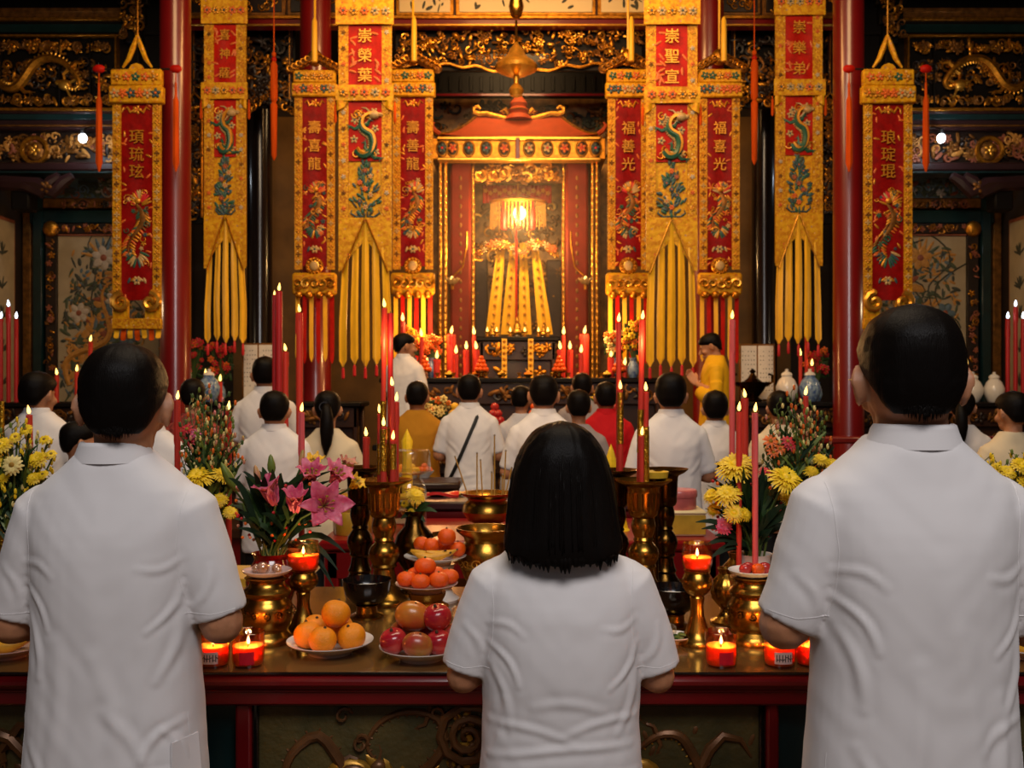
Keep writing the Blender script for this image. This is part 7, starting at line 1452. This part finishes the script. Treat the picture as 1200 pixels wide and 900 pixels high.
def cf(mb):
    for k in range(120):
        a = rr2.uniform(-PI, PI); h = rr2.uniform(.05, .25); s = rr2.uniform(.02, .13); b = vb2+Vector((rr2.uniform(-.025, .025), rr2.uniform(-.02, .02), h*.35)); blade(mb, b, vb2+Vector((s*math.cos(a)-.01, s*.7*math.sin(a), h)), rr2.uniform(.006, .013), rr2.choice(['leaf_dark', 'leaf_green', 'leaf_dark']), .15)
    for k in range(24): mb.tube([vb2+Vector((rr2.uniform(-.02, .02), rr2.uniform(-.02, .02), -.04)), vb2+Vector((rr2.uniform(-.09, .07), rr2.uniform(-.05, .04), rr2.uniform(.12, .24)))], .003, 'stem_green', 5)
    for tx, ty in ((826, 640), (822, 620), (832, 655), (850, 640), (815, 612), (842, 650), (838, 628), (870, 640)): blade(mb, vb2+Vector((-.02, -.02, .02)), P(tx, ty, d-.06), .011, 'leaf_dark', .3)
    for k in range(60): p = vb2+Vector((rr2.uniform(-.11, .08), rr2.uniform(-.03, .05), rr2.uniform(.04, .21))); mb.ell(p, .005, rr2.choice(['petal_red', 'petal_orange', 'petal_red']), 6, 5)
foliage('bouquet_foliage', 'dark green leaves and red berries around the yellow chrysanthemums', cf)
# --- tall budding branches
def branches(label, name, px, d, spots, ncol, seed, flowers=(), leafy=.5, h0=.13):
    r = random.Random(seed); b0 = Vector((X(px, d), d, TZ+h0+.02)); mb = MB()
    for (tx, ty) in spots:
        t = P(tx, ty, d+r.uniform(-.08, .08)); mid = b0.lerp(t, .55)+Vector((0, 0, .02)); pts = [b0, b0.lerp(mid, .5), mid, mid.lerp(t, .5), t]; mb.tube(pts, [.0035, .003, .0026, .002, .001], 'stem_green', 5)
        for k in range(15):
            s = .35+.65*k/14; q = b0.lerp(t, s)+Vector((0, 0, .02*math.sin(PI*s))); a = r.uniform(0, 6.3); e = q+Vector((.022*math.cos(a), .022*math.sin(a), .022)); mb.ell(q.lerp(e, .7), (.0045, .0045, .009), r.choice(ncol), 6, 5); mb.tube([q, e], .0012, 'stem_green', 4)
        for k in range(int(12*leafy)):
            s = r.uniform(.1, .7); q = b0.lerp(t, s); a = r.uniform(0, 6.3); blade(mb, q, q+Vector((.05*math.cos(a), .04*math.sin(a), .06)), .006, r.choice(['leaf_green', 'leaf_dark', 'leaf_light']), .1, None, 5)
    foliage(name, label, lambda m_: m_.merge(mb)); return b0
G = ['leaf_light', 'petal_cream', 'stem_green', 'petal_orange', 'lily_bud']
b3 = branches('tall branches of pale green buds rising beside the shoulder of the front left man', 'budding_branches', 243, 3.0, [(222, 474), (231, 463), (240, 458), (248, 470), (256, 478), (262, 468), (270, 478), (214, 492), (228, 482), (236, 490), (250, 488), (262, 495), (274, 500), (216, 515), (280, 520), (238, 472), (246, 505), (232, 510), (258, 515), (270, 512), (224, 500), (210, 530), (284, 540)], G, 5, (), .9)
for k, (px, py, R, n, lab) in enumerate(((234, 558, .052, (-.1, -.5, .85), 'big yellow chrysanthemum touching the shoulder of the front left man'), (262, 556, .036, (.5, -.4, .8), 'yellow chrysanthemum right of the one at the shoulder of the front left man'), (258, 585, .026, (.2, -.7, .6), 'small yellow flower below the pair at the shoulder of the front left man'), (270, 600, .024, (.4, -.7, .6), 'small yellow flower lowest beside the left sleeve'))): mum(lab, P(px, py, 2.95), R, n, 'petal_yellow', b3, 3, None, 'flower_eye', 50+k, 26)
for k, (px, py, m) in enumerate(((219, 503, 'petal_red'), (229, 508, 'lily_pink'), (222, 516, 'petal_red'))): mum('red blossom among the left budding branches, %s of three' % ('uppermost', 'rightmost', 'lowest')[k], P(px, py, 3.0), .022, (0, -.8, .5), m, b3, 2, None, 'flower_eye', 60+k, 9, 'blossom')
b4 = branches('tall branches of pale buds and dark blades beside the front right man', 'budding_branches', 937, 3.0, [(927, 460), (932, 470), (940, 476), (946, 480), (952, 478), (958, 484), (964, 490), (920, 485), (914, 500), (906, 512), (900, 524), (968, 505), (970, 520), (935, 488), (944, 498), (952, 505), (926, 505), (960, 515), (910, 475), (902, 495), (896, 540), (972, 535)], G, 6, (), 1.1)
for k, (px, py, m, R) in enumerate(((903, 517, 'petal_orange', .026), (923, 517, 'petal_red', .022), (906, 530, 'petal_orange', .02), (914, 526, 'petal_orange', .02), (926, 522, 'petal_red', .02))): mum('red orange blossom among the right budding branches, %s' % ('largest one', 'upper right one', 'lower left one', 'small middle one', 'small right one')[k], P(px, py, 2.95), R, (0, -.8, .5), m, b4, 2, None, 'flower_eye', 70+k, 9, 'blossom')
for k, (px, py) in enumerate(((975, 543), (962, 538), (951, 552))): mum('yellow flower by the collar side of the front right man, %s' % ('right', 'middle', 'left')[k], P(px, py, 2.95), .026, (0, -.6, .7), 'petal_yellow', b4, 3, None, 'flower_eye', 80+k, 20)
b5 = branches('yellow budded greenery at the far left edge', 'budding_branches', 18, 2.8, [(-8, 512), (5, 505), (14, 498), (24, 500), (36, 506), (46, 514), (54, 524), (60, 540), (-14, 530), (2, 540), (30, 540), (48, 548), (62, 558), (10, 575), (40, 580), (-10, 570)], ['leaf_light', 'petal_yellow', 'petal_yellow', 'petal_cream'], 8, (), 1.2)
mum('pale cream daisy at the far left beside the shoulder of the front left man', P(14, 545, 2.72), .030, (.1, -.95, .2), 'petal_cream', b5, 2, None, 'flower_eye', 90, 15, 'daisy')
for k, (px, py, R) in enumerate(((2, 521, .03), (44, 537, .028), (30, 503, .02), (52, 515, .018), (60, 532, .016), (18, 512, .018), (4, 560, .022), (40, 560, .022), (-6, 540, .025), (50, 556, .016))): mum('yellow flower in the far left bouquet, %s' % ('largest, at the picture edge', 'right of the daisy', 'topmost', 'upper right', 'at the right tip', 'above the daisy', 'below the daisy', 'low beside the shoulder', 'cut by the picture edge', 'small one low at the right')[k], P(px, py, 2.76), R, (rr.uniform(-.4, .4), -.7, .6), 'petal_yellow', b5, 3 if R > .02 else 2, None, 'flower_eye', 100+k, 18)
b6 = branches('yellow budded greenery at the far right edge', 'budding_branches', 1188, 2.8, [(1154, 540), (1160, 546), (1168, 542), (1176, 548), (1184, 542), (1192, 536), (1200, 532), (1208, 540), (1172, 560), (1190, 560), (1204, 560), (1165, 556)], ['leaf_light', 'petal_yellow', 'petal_yellow'], 9, (), 1.0)
for k, (px, py, R) in enumerate(((1180, 553, .026), (1197, 545, .03), (1204, 566, .03), (1168, 547, .016), (1188, 570, .024))): mum('yellow flower in the far right bouquet, %s' % ('middle', 'upper right', 'lower right', 'leftmost', 'lowest')[k], P(px, py, 2.76), R, (rr.uniform(-.4, .4), -.7, .6), 'petal_yellow', b6, 3, None, 'flower_eye', 120+k, 18)
# yellow blooms by the dark ewer
bb = Vector((X(486, 3.02), 3.02, TZ+.24))
for k, (px, py, R, n) in enumerate(((487, 580, .034, (.3, -.5, .8)), (474, 590, .016, (-.4, -.7, .5)), (481, 600, .014, (-.3, -.8, .4)))): mum('yellow flower standing in the dark ewer, %s' % ('largest', 'small upper left', 'small lower left')[k], P(px, py, 3.0), R, n, 'petal_yellow', bb, 3 if R > .02 else 2, None, 'flower_eye', 130+k, 20)
def ef(mb):
    r = random.Random(4)
    for tx, ty in ((512, 600), (470, 608), (505, 590), (465, 590), (498, 612)): blade(mb, bb, P(tx, ty, 3.0), .010, 'leaf_green', .3)
foliage('bouquet_foliage', 'green leaves hanging over the rim of the dark ewer', ef)
# ------------------------------------------------------------------ tidy
bpy.data.objects.remove(_to)
bpy.context.view_layer.update()
# ------------------------------------------------------------------ incense haze around the shrine lamp
hm = bpy.data.materials.new('haze'); hm.use_nodes = True; hn = hm.node_tree; hn.nodes.remove(hn.nodes['Principled BSDF']); vs_ = hn.nodes.new('ShaderNodeVolumeScatter'); vs_.inputs['Color'].default_value = (1, .93, .8, 1); vs_.inputs['Density'].default_value = .055; vs_.inputs['Anisotropy'].default_value = .2
hn.links.new(vs_.outputs[0], hn.nodes['Material Output'].inputs['Volume']); MATS['haze'] = hm
tag(MB().ell((0, 0, 0), (1.15, 1.0, 1.7), 'haze', 24, 16).build('incense_haze', None, (.05, 11.55, 3.3)), 'thin incense haze glowing around the shrine lamp', 'haze', kind='stuff')
